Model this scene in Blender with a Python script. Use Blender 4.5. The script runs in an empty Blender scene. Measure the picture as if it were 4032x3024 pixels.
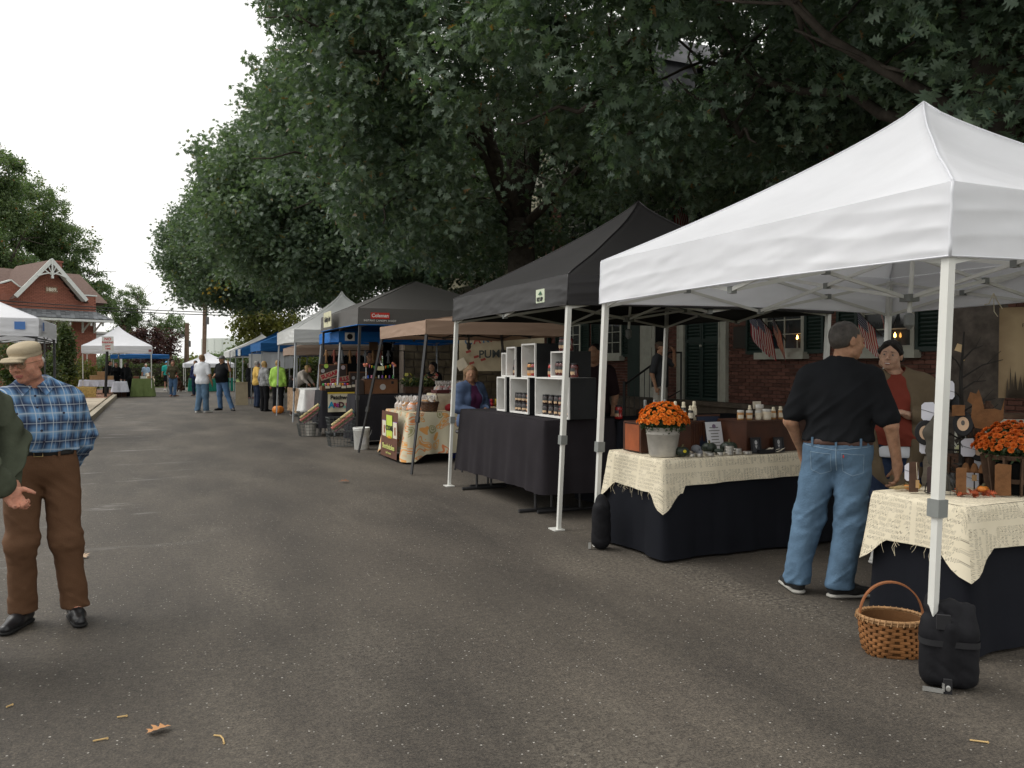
import bpy, math, random
import numpy as np
from mathutils import Vector, Matrix
random.seed(11)
rng = np.random.default_rng(11)
scene = bpy.context.scene
COL = scene.collection
R = math.radians
# ------------------------------------------------------------------ camera
cam_d = bpy.data.cameras.new('camera')
cam_d.sensor_width = 36.0
cam_d.lens = 28.97
cam_d.clip_start = 0.05
cam_d.clip_end = 1500
cam = bpy.data.objects.new('camera', cam_d)
COL.objects.link(cam)
cam.location = (0, 0, 1.45)
cam.rotation_euler = (R(90 - 1.30), 0, R(-23.7))
scene.camera = cam
# ------------------------------------------------------------------ world: bright even overcast
SUN_EL, SUN_AZ = 52, -60            # azimuth from +Y towards +X
world = bpy.data.worlds.new('World')
scene.world = world
world.use_nodes = True
wn = world.node_tree
wn.nodes.clear()
sky = wn.nodes.new('ShaderNodeTexSky')
sky.sky_type = 'NISHITA'
sky.sun_disc = False
sky.sun_elevation = R(SUN_EL)
sky.sun_rotation = R(SUN_AZ)
sky.dust_density = 4.0
sky.air_density = 1.0
hsv = wn.nodes.new('ShaderNodeHueSaturation')
hsv.inputs['Saturation'].default_value = 0.12
mixw = wn.nodes.new('ShaderNodeMix'); mixw.data_type = 'RGBA'
mixw.inputs[0].default_value = 0.80
mixw.inputs[7].default_value = (12.6, 12.5, 12.1, 1)
bg = wn.nodes.new('ShaderNodeBackground')
bg.inputs['Strength'].default_value = 0.10
wo = wn.nodes.new('ShaderNodeOutputWorld')
wn.links.new(sky.outputs[0], hsv.inputs['Color'])
wn.links.new(hsv.outputs[0], mixw.inputs[6])
wn.links.new(mixw.outputs[2], bg.inputs[0])
wn.links.new(bg.outputs[0], wo.inputs[0])
sun_d = bpy.data.lights.new('sun', 'SUN')
sun_d.energy = 1.5
sun_d.angle = R(35)
sun_d.color = (1.0, 0.97, 0.92)
sun = bpy.data.objects.new('sun', sun_d)
COL.objects.link(sun)
_sd = Vector((math.sin(R(SUN_AZ)) * math.cos(R(SUN_EL)), math.cos(R(SUN_AZ)) * math.cos(R(SUN_EL)), math.sin(R(SUN_EL))))
sun.rotation_euler = _sd.to_track_quat('Z', 'Y').to_euler()
sun.location = _sd * 60
scene.view_settings.view_transform = 'Standard'
scene.view_settings.look = 'None'
scene.view_settings.exposure = 0.15
scene.view_settings.gamma = 1.0
scene.view_settings.use_curve_mapping = False
scene.render.engine = 'CYCLES'
scene.cycles.max_bounces = 6
scene.cycles.transparent_max_bounces = 12
# ------------------------------------------------------------------ objects and tags
def tag(o, label=None, cat=None, group=None, kind=None):
 if label: o['label'] = label
 if cat: o['category'] = cat
 if group: o['group'] = group
 if kind: o['kind'] = kind
 return o
def thing(name, label, cat, loc=(0, 0, 0), rz=0.0, group=None):
 o = bpy.data.objects.new(name, None)
 COL.objects.link(o)
 o.location = loc
 o.rotation_euler = (0, 0, rz)
 o.empty_display_size = 0.1
 return tag(o, label, cat, group)
def link(name, me, parent=None, loc=None, rot=None):
 o = bpy.data.objects.new(name, me)
 COL.objects.link(o)
 if parent: o.parent = parent
 if loc is not None: o.location = loc
 if rot is not None: o.rotation_euler = rot
 return o
def dup(root, loc, rz=None, label=None, group=None, scale=None):
 r = root.copy(); COL.objects.link(r)
 r.location = loc
 if rz is not None: r.rotation_euler = (0, 0, rz)
 if scale is not None: r.scale = (scale,) * 3 if not hasattr(scale, '__len__') else scale
 if label: r['label'] = label
 if group: r['group'] = group
 for ch in list(root.children):
  c = ch.copy(); COL.objects.link(c); c.parent = r
  for g in ch.children:
   d = g.copy(); COL.objects.link(d); d.parent = c
 return r
# ------------------------------------------------------------------ materials
_M = {}
def nodes_of(m):
 m.use_nodes = True
 nt = m.node_tree
 return nt, nt.nodes, nt.links
def mat(name, col, rough=0.7, spec=0.35, metal=0.0, var=0.12, vscale=6.0, bump=0.0, bscale=60.0,
  transl=0.0, emit=None, coord='Object', sheen=0.0, dirt=None, trans=0.0, alpha=1.0):
 """principled surface whose colour is broken up by noise; optional translucency"""
 if name in _M: return _M[name]
 m = bpy.data.materials.new(name); _M[name] = m
 nt, N, Lk = nodes_of(m)
 b = N['Principled BSDF']
 b.inputs['Roughness'].default_value = rough
 b.inputs['Specular IOR Level'].default_value = spec
 b.inputs['Metallic'].default_value = metal
 if sheen:
  b.inputs['Sheen Weight'].default_value = sheen
 if trans:
  b.inputs['Transmission Weight'].default_value = trans
 if alpha < 1: b.inputs['Alpha'].default_value = alpha
 tc = N.new('ShaderNodeTexCoord')
 nz = N.new('ShaderNodeTexNoise')
 nz.inputs['Scale'].default_value = vscale
 nz.inputs['Detail'].default_value = 5
 nz.inputs['Roughness'].default_value = 0.6
 Lk.new(tc.outputs[coord], nz.inputs['Vector'])
 rp = N.new('ShaderNodeValToRGB')
 c = Vector(col[:3])
 lo = c * (1 - var); hi = c * (1 + var)
 if dirt: lo = Vector(dirt)
 rp.color_ramp.elements[0].position = 0.3; rp.color_ramp.elements[0].color = (*lo, 1)
 rp.color_ramp.elements[1].position = 0.7; rp.color_ramp.elements[1].color = (*[min(1, v) for v in hi], 1)
 Lk.new(nz.outputs['Fac'], rp.inputs['Fac'])
 Lk.new(rp.outputs['Color'], b.inputs['Base Color'])
 if bump:
  n2 = N.new('ShaderNodeTexNoise'); n2.inputs['Scale'].default_value = bscale; n2.inputs['Detail'].default_value = 4
  Lk.new(tc.outputs[coord], n2.inputs['Vector'])
  bp = N.new('ShaderNodeBump'); bp.inputs['Strength'].default_value = bump; bp.inputs['Distance'].default_value = 0.01
  Lk.new(n2.outputs['Fac'], bp.inputs['Height'])
  Lk.new(bp.outputs['Normal'], b.inputs['Normal'])
 if emit:
  b.inputs['Emission Color'].default_value = (*emit[:3], 1)
  b.inputs['Emission Strength'].default_value = emit[3]
 if transl:
  tr = N.new('ShaderNodeBsdfTranslucent'); Lk.new(rp.outputs['Color'], tr.inputs['Color'])
  mx = N.new('ShaderNodeMixShader'); mx.inputs[0].default_value = transl
  Lk.new(b.outputs[0], mx.inputs[1]); Lk.new(tr.outputs[0], mx.inputs[2])
  Lk.new(mx.outputs[0], N['Material Output'].inputs['Surface'])
 return m
def math_node(N, Lk, op, a, b=None, c=None, clamp=False):
 n = N.new('ShaderNodeMath'); n.operation = op; n.use_clamp = clamp
 for i, v in enumerate((a, b, c)):
  if v is None: continue
  if isinstance(v, (int, float)): n.inputs[i].default_value = v
  else: Lk.new(v, n.inputs[i])
 return n.outputs[0]
def mix_node(N, Lk, fac, a, b, blend='MIX'):
 n = N.new('ShaderNodeMix'); n.data_type = 'RGBA'; n.blend_type = blend
 for i, v in ((0, fac), (6, a), (7, b)):
  if isinstance(v, (int, float)): n.inputs[i].default_value = v
  elif isinstance(v, tuple): n.inputs[i].default_value = (*v[:3], 1)
  else: Lk.new(v, n.inputs[i])
 return n.outputs[2]
# ------------------------------------------------------------------ mesh builder
class MB:
 def __init__(s):
  s.v = []; s.f = []; s.uv = {}; s.mi = []
 def add(s, vs, fs, uvs=None, mi=0):
  o = len(s.v)
  s.v += [tuple(map(float, p)) for p in vs]
  for i, f in enumerate(fs):
   s.f.append(tuple(o + k for k in f)); s.mi.append(mi)
   if uvs is not None: s.uv[len(s.f) - 1] = uvs[i]
  return s
 def box(s, c, d, rot=None, mi=0, taper=1.0):
  cx, cy, cz = c; x, y, z = d[0] / 2, d[1] / 2, d[2] / 2
  P = []
  for k in (-1, 1):
   t = taper if k > 0 else 1.0
   for a, b in ((-1, -1), (1, -1), (1, 1), (-1, 1)):
    P.append(Vector((a * x * t, b * y * t, k * z)))
  if rot is not None:
   M = rot if isinstance(rot, Matrix) else Matrix.Rotation(rot, 3, 'Z')
   P = [M @ p for p in P]
  P = [(p.x + cx, p.y + cy, p.z + cz) for p in P]
  return s.add(P, [(0, 3, 2, 1), (4, 5, 6, 7), (0, 1, 5, 4), (1, 2, 6, 5), (2, 3, 7, 6), (3, 0, 4, 7)], mi=mi)
 def bar(s, a, b, w, h=None, mi=0):
  a = Vector(a); b = Vector(b); h = h or w
  d = (b - a); L = d.length
  if L < 1e-6: return s
  q = d.to_track_quat('Z', 'Y').to_matrix()
  c = (a + b) / 2
  return s.box(c, (w, h, L), rot=q, mi=mi)
 def tube(s, path, r, n=8, cap=True, mi=0, closed=False):
  path = [Vector(p) for p in path]
  rs = r if hasattr(r, '__len__') else [r] * len(path)
  vs = []; fs = []
  up = None
  m = len(path)
  for i, p in enumerate(path):
   if closed: d = path[(i + 1) % m] - path[i - 1]
   else: d = (path[min(i + 1, m - 1)] - path[max(i - 1, 0)])
   d.normalize()
   if up is None:
    up = Vector((0, 0, 1)) if abs(d.z) < 0.9 else Vector((1, 0, 0))
   x = d.cross(up)
   if x.length < 1e-5: x = d.cross(Vector((0, 1, 0)))
   x.normalize(); y = x.cross(d).normalized(); up = y
   for k in range(n):
    t = 2 * math.pi * k / n
    vs.append(p + (x * math.cos(t) + y * math.sin(t)) * rs[i])
  for i in range(m if closed else m - 1):
   j = (i + 1) % m
   for k in range(n):
    fs.append((i * n + k, i * n + (k + 1) % n, j * n + (k + 1) % n, j * n + k))
  if cap and not closed:
   fs.append(tuple(range(n))[::-1]); fs.append(tuple((m - 1) * n + k for k in range(n)))
  return s.add(vs, fs, mi=mi)
 def lathe(s, prof, c=(0, 0, 0), n=16, mi=0, cap=True, sx=1.0, sy=1.0):
  vs = []; fs = []
  for r, z in prof:
   for k in range(n):
    t = 2 * math.pi * k / n
    vs.append((c[0] + r * sx * math.cos(t), c[1] + r * sy * math.sin(t), c[2] + z))
  m = len(prof)
  for i in range(m - 1):
   for k in range(n):
    fs.append((i * n + k, i * n + (k + 1) % n, (i + 1) * n + (k + 1) % n, (i + 1) * n + k))
  if cap:
   fs.append(tuple(range(n))[::-1]); fs.append(tuple((m - 1) * n + k for k in range(n)))
  return s.add(vs, fs, mi=mi)
 def grid(s, fn, nu, nv, uvfn=None, mi=0, close_u=False):
  vs = [fn(i / nu, j / nv) for j in range(nv + 1) for i in range(nu + 1)]
  W = nu + 1
  fs = []; uvs = []
  for j in range(nv):
   for i in range(nu):
    fs.append((j * W + i, j * W + i + 1, (j + 1) * W + i + 1, (j + 1) * W + i))
    q = [(i / nu, j / nv), ((i + 1) / nu, j / nv), ((i + 1) / nu, (j + 1) / nv), (i / nu, (j + 1) / nv)]
    uvs.append([uvfn(*t) for t in q] if uvfn else q)
  return s.add(vs, fs, uvs, mi)
 def mesh(s, name, mats, smooth=False, clean=False):
  me = bpy.data.meshes.new(name)
  me.from_pydata(s.v, [], s.f)
  if s.uv:
   ul = me.uv_layers.new(name='UVMap')
   arr = np.zeros((len(me.loops), 2), np.float32)
   for pi, uvs in s.uv.items():
    st = me.polygons[pi].loop_start
    for k, t in enumerate(uvs): arr[st + k] = t
   ul.data.foreach_set('uv', arr.ravel())
  if not isinstance(mats, (list, tuple)): mats = [mats]
  for m in mats: me.materials.append(m)
  if len(mats) > 1: me.polygons.foreach_set('material_index', s.mi)
  if smooth: me.polygons.foreach_set('use_smooth', [True] * len(me.polygons))
  me.update()
  return me
 def build(s, name, mats, parent=None, smooth=False, loc=None, rot=None):
  return link(name, s.mesh(name, mats, smooth), parent, loc, rot)
def text_mesh(name, txt, size, m, parent=None, M=None, extrude=0.001, bold=0.0, align='CENTER', spacing=1.0, shear=0.0):
 cu = bpy.data.curves.new(name, 'FONT')
 cu.body = txt; cu.size = size; cu.extrude = extrude; cu.offset = bold
 cu.align_x = align; cu.align_y = 'CENTER'; cu.space_character = spacing; cu.shear = shear
 cu.resolution_u = 3
 tmp = bpy.data.objects.new(name + '_tmp', cu)
 me = bpy.data.meshes.new_from_object(tmp)
 bpy.data.objects.remove(tmp)
 bpy.data.curves.remove(cu)
 me.materials.clear(); me.materials.append(m)
 if M is not None: me.transform(M)
 return link(name, me, parent)
def frame_M(o, x, z):
 """matrix with local X along x and local Y (text up) along z, at o"""
 x = Vector(x).normalized(); y = Vector(z).normalized(); n = x.cross(y)
 return Matrix(((x.x, y.x, n.x, o[0]), (x.y, y.y, n.y, o[1]), (x.z, y.z, n.z, o[2]), (0, 0, 0, 1)))
# ------------------------------------------------------------------ value noise and distance-field modelling
_lat = rng.random((32, 32, 32)).astype(np.float32)
def vnoise(x, y, z):
 x = np.asarray(x, np.float32); y = np.asarray(y, np.float32); z = np.asarray(z, np.float32)
 x, y, z = np.broadcast_arrays(x, y, z)
 xi = np.floor(x).astype(int); yi = np.floor(y).astype(int); zi = np.floor(z).astype(int)
 u = x - xi; v = y - yi; w = z - zi
 u = u * u * (3 - 2 * u); v = v * v * (3 - 2 * v); w = w * w * (3 - 2 * w)
 a = lambda i, j, k: _lat[(xi + i) & 31, (yi + j) & 31, (zi + k) & 31]
 x00 = a(0, 0, 0) * (1 - u) + a(1, 0, 0) * u; x10 = a(0, 1, 0) * (1 - u) + a(1, 1, 0) * u
 x01 = a(0, 0, 1) * (1 - u) + a(1, 0, 1) * u; x11 = a(0, 1, 1) * (1 - u) + a(1, 1, 1) * u
 return (x00 * (1 - v) + x10 * v) * (1 - w) + (x01 * (1 - v) + x11 * v) * w
def vn1(x, y=0.0, z=0.0): return float(vnoise(x, y, z))
class Sculpt:
 """union (or cut) of soft capsules and ellipsoids, turned into one continuous surface"""
 def __init__(s): s.p = []
 def cap(s, a, b, ra, rb=None, k=0.03, sc=(1, 1, 1), sub=False):
  s.p.append(('c', np.array(a, float), np.array(b, float), ra, ra if rb is None else rb, k, np.array(sc, float), sub)); return s
 def ell(s, c, r, k=0.03, rot=None, sub=False):
  r = np.array(r if hasattr(r, '__len__') else (r, r, r), float)
  s.p.append(('e', np.array(c, float), r, rot, k, sub)); return s
 def plane(s, z, keep='above'):
  s.p.append(('p', z, keep, True)); return s
 def mesh(s, name, mats, res=0.012, disp=None, cut=None):
  lo = np.full(3, 1e9); hi = -lo
  for q in s.p:
   if q[-1]: continue
   if q[0] == 'c':
    e = max(q[3], q[4]) * q[6]
    lo = np.minimum(lo, np.minimum(q[1], q[2]) - e); hi = np.maximum(hi, np.maximum(q[1], q[2]) + e)
   else:
    e = q[2] if q[3] is None else np.full(3, q[2].max())
    lo = np.minimum(lo, q[1] - e); hi = np.maximum(hi, q[1] + e)
  pad = 3 * res + 0.015
  lo -= pad; hi += pad
  n = np.ceil((hi - lo) / res).astype(int) + 1
  ax = [lo[i] + res * np.arange(n[i]) for i in range(3)]
  F = np.full(n, 0.5, np.float32)
  for q in s.p:
   if q[0] == 'p':
    Z = ax[2][None, None, :]
    F = np.maximum(F, (q[1] - Z if q[2] == 'above' else Z - q[1]).astype(np.float32) + 0 * F); continue
   k = q[5] if q[0] == 'c' else q[4]
   m = 3 * res + 1.2 * k
   if q[0] == 'c':
    e = max(q[3], q[4]) * q[6] + m
    a = np.minimum(q[1], q[2]) - e; b = np.maximum(q[1], q[2]) + e
   else:
    e = (q[2] if q[3] is None else np.full(3, q[2].max())) + m
    a = q[1] - e; b = q[1] + e
   i0 = np.clip(np.floor((a - lo) / res).astype(int), 0, n); i1 = np.clip(np.ceil((b - lo) / res).astype(int) + 1, 0, n)
   if (i1 <= i0).any(): continue
   sl = tuple(slice(i0[i], i1[i]) for i in range(3))
   X = ax[0][sl[0]][:, None, None]; Y = ax[1][sl[1]][None, :, None]; Z = ax[2][sl[2]][None, None, :]
   if q[0] == 'c':
    _, A, B, ra, rb, k, sc, sub = q
    x = (X - A[0]) / sc[0]; y = (Y - A[1]) / sc[1]; z = (Z - A[2]) / sc[2]
    d = (B - A) / sc; dd = max(d @ d, 1e-9)
    t = np.clip((x * d[0] + y * d[1] + z * d[2]) / dd, 0, 1)
    D = (np.sqrt((x - t * d[0]) ** 2 + (y - t * d[1]) ** 2 + (z - t * d[2]) ** 2) - (ra + (rb - ra) * t)) * sc.min()
   else:
    _, C, r, rot, k, sub = q
    x = X - C[0]; y = Y - C[1]; z = Z - C[2]
    if rot is not None:
     Mr = np.array(rot)
     x, y, z = (x * Mr[0, i] + y * Mr[1, i] + z * Mr[2, i] for i in range(3))
    x = x / r[0]; y = y / r[1]; z = z / r[2]
    k0 = np.sqrt(x * x + y * y + z * z)
    k1 = np.sqrt((x / r[0]) ** 2 + (y / r[1]) ** 2 + (z / r[2]) ** 2) + 1e-6
    D = np.where(k0 < 0.3, (k0 - 1) * r.min(), k0 * (k0 - 1) / k1)
   G = F[sl]; k = max(k, 1e-4)
   if sub:
    h = np.clip(0.5 - 0.5 * (G + D) / k, 0, 1)
    F[sl] = G * (1 - h) - D * h + k * h * (1 - h)
   else:
    h = np.clip(0.5 + 0.5 * (G - D) / k, 0, 1)
    F[sl] = G * (1 - h) + D * h - k * h * (1 - h)
  X = ax[0][:, None, None]; Y = ax[1][None, :, None]; Z = ax[2][None, None, :]
  if disp is not None:
   F = F + np.where(np.abs(F) < 0.06, disp(X, Y, Z), 0).astype(np.float32)
  if cut is not None:
   F = np.maximum(F, cut(X, Y, Z).astype(np.float32) + 0 * F)
  F[0] = F[-1] = 0.5; F[:, 0] = F[:, -1] = 0.5; F[:, :, 0] = F[:, :, -1] = 0.5
  return surface_nets(F, lo, res, name, mats)
 def build(s, name, mats, parent=None, res=0.012, disp=None, cut=None, matfn=None):
  me = s.mesh(name, mats, res, disp, cut)
  if matfn is not None:
   co = np.empty(len(me.polygons) * 3); me.polygons.foreach_get('center', co); co = co.reshape(-1, 3)
   me.polygons.foreach_set('material_index', matfn(co).astype(np.int32))
  return link(name, me, parent)
def surface_nets(F, lo, res, name, mats):
 S = F < 0
 nx, ny, nz = F.shape
 cnt = np.zeros((nx - 1, ny - 1, nz - 1), np.float32)
 P = np.zeros((nx - 1, ny - 1, nz - 1, 3), np.float32)
 quads = []
 shp = F.shape
 for axn in range(3):
  o1, o2 = [a for a in range(3) if a != axn]
  s0 = [slice(None)] * 3; s1 = [slice(None)] * 3
  s0[axn] = slice(0, -1); s1[axn] = slice(1, None)
  A = F[tuple(s0)]; B = F[tuple(s1)]
  cr = (A < 0) != (B < 0)
  idx = np.argwhere(cr)
  if len(idx) == 0: continue
  a = A[cr]; b = B[cr]
  t = a / (a - b)
  pos = idx.astype(np.float32); pos[:, axn] += t
  for d1 in (0, 1):
   for d2 in (0, 1):
    c = idx.copy(); c[:, o1] -= d1; c[:, o2] -= d2
    ok = (c >= 0).all(1) & (c[:, 0] < nx - 1) & (c[:, 1] < ny - 1) & (c[:, 2] < nz - 1)
    cc = c[ok]
    np.add.at(cnt, (cc[:, 0], cc[:, 1], cc[:, 2]), 1)
    np.add.at(P, (cc[:, 0], cc[:, 1], cc[:, 2]), pos[ok])
  inside_a = a < 0
  ok = (idx[:, o1] > 0) & (idx[:, o2] > 0)
  idx = idx[ok]; ia = inside_a[ok]
  def cell(d1, d2):
   c = idx.copy(); c[:, o1] -= d1; c[:, o2] -= d2
   return (c[:, 0] * (ny - 1) + c[:, 1]) * (nz - 1) + c[:, 2]
  q = np.stack([cell(0, 0), cell(1, 0), cell(1, 1), cell(0, 1)], 1)
  flip = ia if axn != 1 else ~ia
  q[flip] = q[flip][:, ::-1]
  quads.append(q)
 vm = cnt > 0
 ids = np.full(cnt.size, -1, np.int64)
 fl = np.flatnonzero(vm.ravel()); ids[fl] = np.arange(len(fl))
 V = P.reshape(-1, 3)[fl] / cnt.ravel()[fl][:, None] * res + lo
 Q = ids[np.concatenate(quads)] if quads else np.zeros((0, 4), int)
 Q = Q[:, ::-1]
 me = bpy.data.meshes.new(name)
 me.vertices.add(len(V)); me.vertices.foreach_set('co', V.astype(np.float32).ravel())
 me.loops.add(Q.size); me.loops.foreach_set('vertex_index', Q.astype(np.int32).ravel())
 me.polygons.add(len(Q)); me.polygons.foreach_set('loop_start', np.arange(0, Q.size, 4, dtype=np.int32))
 me.update(calc_edges=True); me.validate()
 if not isinstance(mats, (list, tuple)): mats = [mats]
 for m in mats: me.materials.append(m)
 me.polygons.foreach_set('use_smooth', [True] * len(me.polygons))
 me.update()
 return me
# =================================================================== ground
def asphalt():
 m = bpy.data.materials.new('asphalt')
 nt, N, Lk = nodes_of(m)
 b = N['Principled BSDF']; b.inputs['Roughness'].default_value = 0.72; b.inputs['Specular IOR Level'].default_value = 0.45
 tc = N.new('ShaderNodeTexCoord'); P = tc.outputs['Object']
 def noise(sc, det, rough=0.6, vec=P):
  n = N.new('ShaderNodeTexNoise'); n.inputs['Scale'].default_value = sc; n.inputs['Detail'].default_value = det
  n.inputs['Roughness'].default_value = rough; Lk.new(vec, n.inputs['Vector']); return n.outputs['Fac']
 def ramp(f, p0, c0, p1, c1):
  r = N.new('ShaderNodeValToRGB'); e = r.color_ramp.elements
  e[0].position = p0; e[0].color = (*c0, 1); e[1].position = p1; e[1].color = (*c1, 1)
  Lk.new(f, r.inputs['Fac']); return r.outputs['Color']
 mp = N.new('ShaderNodeMapping'); mp.inputs['Scale'].default_value = (1.3, 0.45, 1); mp.inputs['Rotation'].default_value = (0, 0, R(9)); Lk.new(P, mp.inputs['Vector'])
 big = noise(0.9, 4, 0.55, mp.outputs[0])
 base = ramp(big, 0.34, (0.046, 0.039, 0.032), 0.68, (0.088, 0.075, 0.061))
 grain = ramp(noise(85, 3, 0.8), 0.36, (0.45, 0.45, 0.45), 0.66, (1.55, 1.53, 1.48))
 c = mix_node(N, Lk, 1.0, base, grain, 'MULTIPLY')
 mid = ramp(noise(24, 5, 0.75), 0.36, (0.66, 0.66, 0.66), 0.64, (1.34, 1.33, 1.30))
 c = mix_node(N, Lk, 0.8, c, mid, 'MULTIPLY')
 # worn lighter patches where the binder has gone, broken into blotches
 wr = N.new('ShaderNodeMapRange'); wr.inputs[1].default_value = .50; wr.inputs[2].default_value = .66; Lk.new(noise(0.55, 5, .6, mp.outputs[0]), wr.inputs[0])
 bl = N.new('ShaderNodeMapRange'); bl.inputs[1].default_value = .46; bl.inputs[2].default_value = .56; Lk.new(noise(38, 4, .8), bl.inputs[0])
 c = mix_node(N, Lk, math_node(N, Lk, 'MULTIPLY', math_node(N, Lk, 'MULTIPLY', wr.outputs[0], bl.outputs[0]), .62), c, (.19, .165, .13))
 # pale aggregate stones
 vo = N.new('ShaderNodeTexVoronoi'); vo.inputs['Scale'].default_value = 62; Lk.new(P, vo.inputs['Vector'])
 sep = N.new('ShaderNodeSeparateColor'); Lk.new(vo.outputs['Color'], sep.inputs[0])
 pick = math_node(N, Lk, 'GREATER_THAN', sep.outputs[0], 0.93)
 near = math_node(N, Lk, 'LESS_THAN', vo.outputs['Distance'], 0.27)
 st = math_node(N, Lk, 'MULTIPLY', pick, near)
 c = mix_node(N, Lk, math_node(N, Lk, 'MULTIPLY', st, math_node(N, Lk, 'MULTIPLY', sep.outputs[1], 0.8)), c, (0.55, 0.52, 0.47))
 # dark oil drips and stains
 stain = ramp(noise(3.1, 6, 0.75), 0.60, (1, 1, 1), 0.74, (0.60, 0.58, 0.58))
 c = mix_node(N, Lk, 0.75, c, stain, 'MULTIPLY')
 # worn paint scuffs running across the road at its left side
 m2 = N.new('ShaderNodeMapping'); m2.inputs['Scale'].default_value = (0.55, 2.0, 1); m2.inputs['Rotation'].default_value = (0, 0, R(12)); Lk.new(P, m2.inputs['Vector'])
 sc = noise(1.6, 5, 0.62, m2.outputs[0])
 sx = N.new('ShaderNodeSeparateXYZ'); Lk.new(P, sx.inputs[0])
 mx = N.new('ShaderNodeMapRange'); mx.inputs[1].default_value = 0.7; mx.inputs[2].default_value = -0.9; Lk.new(sx.outputs[0], mx.inputs[0])
 my = N.new('ShaderNodeMapRange'); my.inputs[1].default_value = 6.0; my.inputs[2].default_value = 8.5; Lk.new(sx.outputs[1], my.inputs[0])
 mk = math_node(N, Lk, 'MULTIPLY', mx.outputs[0], my.outputs[0])
 sr = N.new('ShaderNodeMapRange'); sr.inputs[1].default_value = 0.585; sr.inputs[2].default_value = 0.66; Lk.new(sc, sr.inputs[0])
 mk = math_node(N, Lk, 'MULTIPLY', mk, sr.outputs[0])
 c = mix_node(N, Lk, math_node(N, Lk, 'MULTIPLY', mk, 0.62), c, (0.30, 0.29, 0.275))
 Lk.new(c, b.inputs['Base Color'])
 bp = N.new('ShaderNodeBump'); bp.inputs['Strength'].default_value = 0.6; bp.inputs['Distance'].default_value = 0.006
 h = math_node(N, Lk, 'ADD', noise(110, 3, 0.7), math_node(N, Lk, 'MULTIPLY', st, 0.6))
 Lk.new(h, bp.inputs['Height']); Lk.new(bp.outputs['Normal'], b.inputs['Normal'])
 return m
def flat(name, pts, z, m, kind='structure', thick=0.0):
 mb = MB(); n = len(pts)
 mb.add([(x, y, z) for x, y in pts], [tuple(range(n))])
 if thick:
  mb.add([(x, y, z) for x, y in pts] + [(x, y, z - thick) for x, y in pts],
    [(i, i + n, (i + 1) % n + n, (i + 1) % n) for i in range(n)])
 o = mb.build(name, m)
 return tag(o, kind=kind)
M_grass = mat('grass', (0.07, 0.09, 0.035), 0.9, 0.1, var=0.5, vscale=1.5, bump=0.5, bscale=30)
M_conc = mat('pavement concrete', (0.42, 0.36, 0.28), 0.85, 0.2, var=0.16, vscale=2.5, bump=0.3, bscale=80)
M_kerb = mat('kerb concrete', (0.36, 0.32, 0.25), 0.85, 0.2, var=0.22, vscale=3, bump=0.3)
M_paver = mat('brick paver', (0.30, 0.17, 0.12), 0.85, 0.2, var=0.3, vscale=4, bump=0.2)
M_stone = mat('brownstone', (0.085, 0.068, 0.052), 0.85, 0.25, var=0.35, vscale=5, bump=0.4, bscale=40)
flat('ground', [(-600, -600), (600, -600), (600, 600), (-600, 600)], -0.05, M_grass)
flat('road', [(-16, -12), (7.0, -12), (7.0, 49.6), (-1.42, 49.6), (-1.42, 24.0), (-1.55, 22.9), (-2.1, 22.0), (-16, 22.0)], 0.0, asphalt())
flat('cross_street', [(-40, 50.0), (60, 50.0), (60, 58.5), (-40, 58.5)], -0.01, mat('worn asphalt', (0.13, 0.12, 0.105), 0.8, 0.3, var=0.15, vscale=1.5))
flat('gutter_strip', [(-1.2, 49.6), (60, 49.6), (60, 50.0), (-1.2, 50.0)], 0.006, mat('pale gutter', (0.5, 0.47, 0.42), 0.8, 0.2))
# left pavement: slabs with recessed joints
def slabs(name, x0, x1, y0, y1, nx, ny, z, m):
 root = flat(name, [(x0, y0), (x1, y0), (x1, y1), (x0, y1)], z - 0.012, M_kerb, thick=z)
 me = None
 dx = (x1 - x0) / nx; dy = (y1 - y0) / ny
 mb = MB(); mb.box((0, 0, -0.02), (dx - 0.018, dy - 0.018, 0.04)); me = mb.mesh('pavement_slab', m)
 for i in range(nx):
  for j in range(ny):
   link('pavement_slab', me, root, (x0 + (i + .5) * dx, y0 + (j + .5) * dy, z + random.uniform(-.003, .003)))
 return root
slabs('pavement', -4.6, -1.62, 23.0, 37.0, 2, 9, 0.13, M_conc)
kb = tag(thing('kerb', None, None), kind='structure')
kb.name = 'kerb'
kpts = [(-2.35, 22.08), (-2.0, 22.15), (-1.7, 22.5), (-1.5, 23.1), (-1.46, 24.0)] + [(-1.46, 24 + 2.1 * i) for i in range(1, 13)]
for i in range(len(kpts) - 1):
 a, b_ = Vector((*kpts[i], 0.06)), Vector((*kpts[i + 1], 0.06))
 d = (b_ - a).normalized() * 0.006
 mb = MB(); mb.bar(a + d, b_ - d, 0.16, 0.17); mb.build('kerb_stone', M_kerb, kb)
# brick paved patch round the sign post
bp_root = flat('paved_verge', [(-4.6, 37.0), (-1.62, 37.0), (-1.62, 49.4), (-4.6, 49.4)], 0.12, M_kerb, thick=0.12)
pm = MB()
for j in range(86):
 for i in range(14):
  x = -4.6 + 0.213 * (i + .5 + (.5 if j % 2 else 0)); y = 37.0 + 0.144 * (j + .5)
  if x < -1.72: pm.box((x, y, 0.124 + random.uniform(0, .006)), (0.2, 0.132, 0.016))
tag(pm.build('paver_brick', M_paver, bp_root), kind='stuff')
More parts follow.
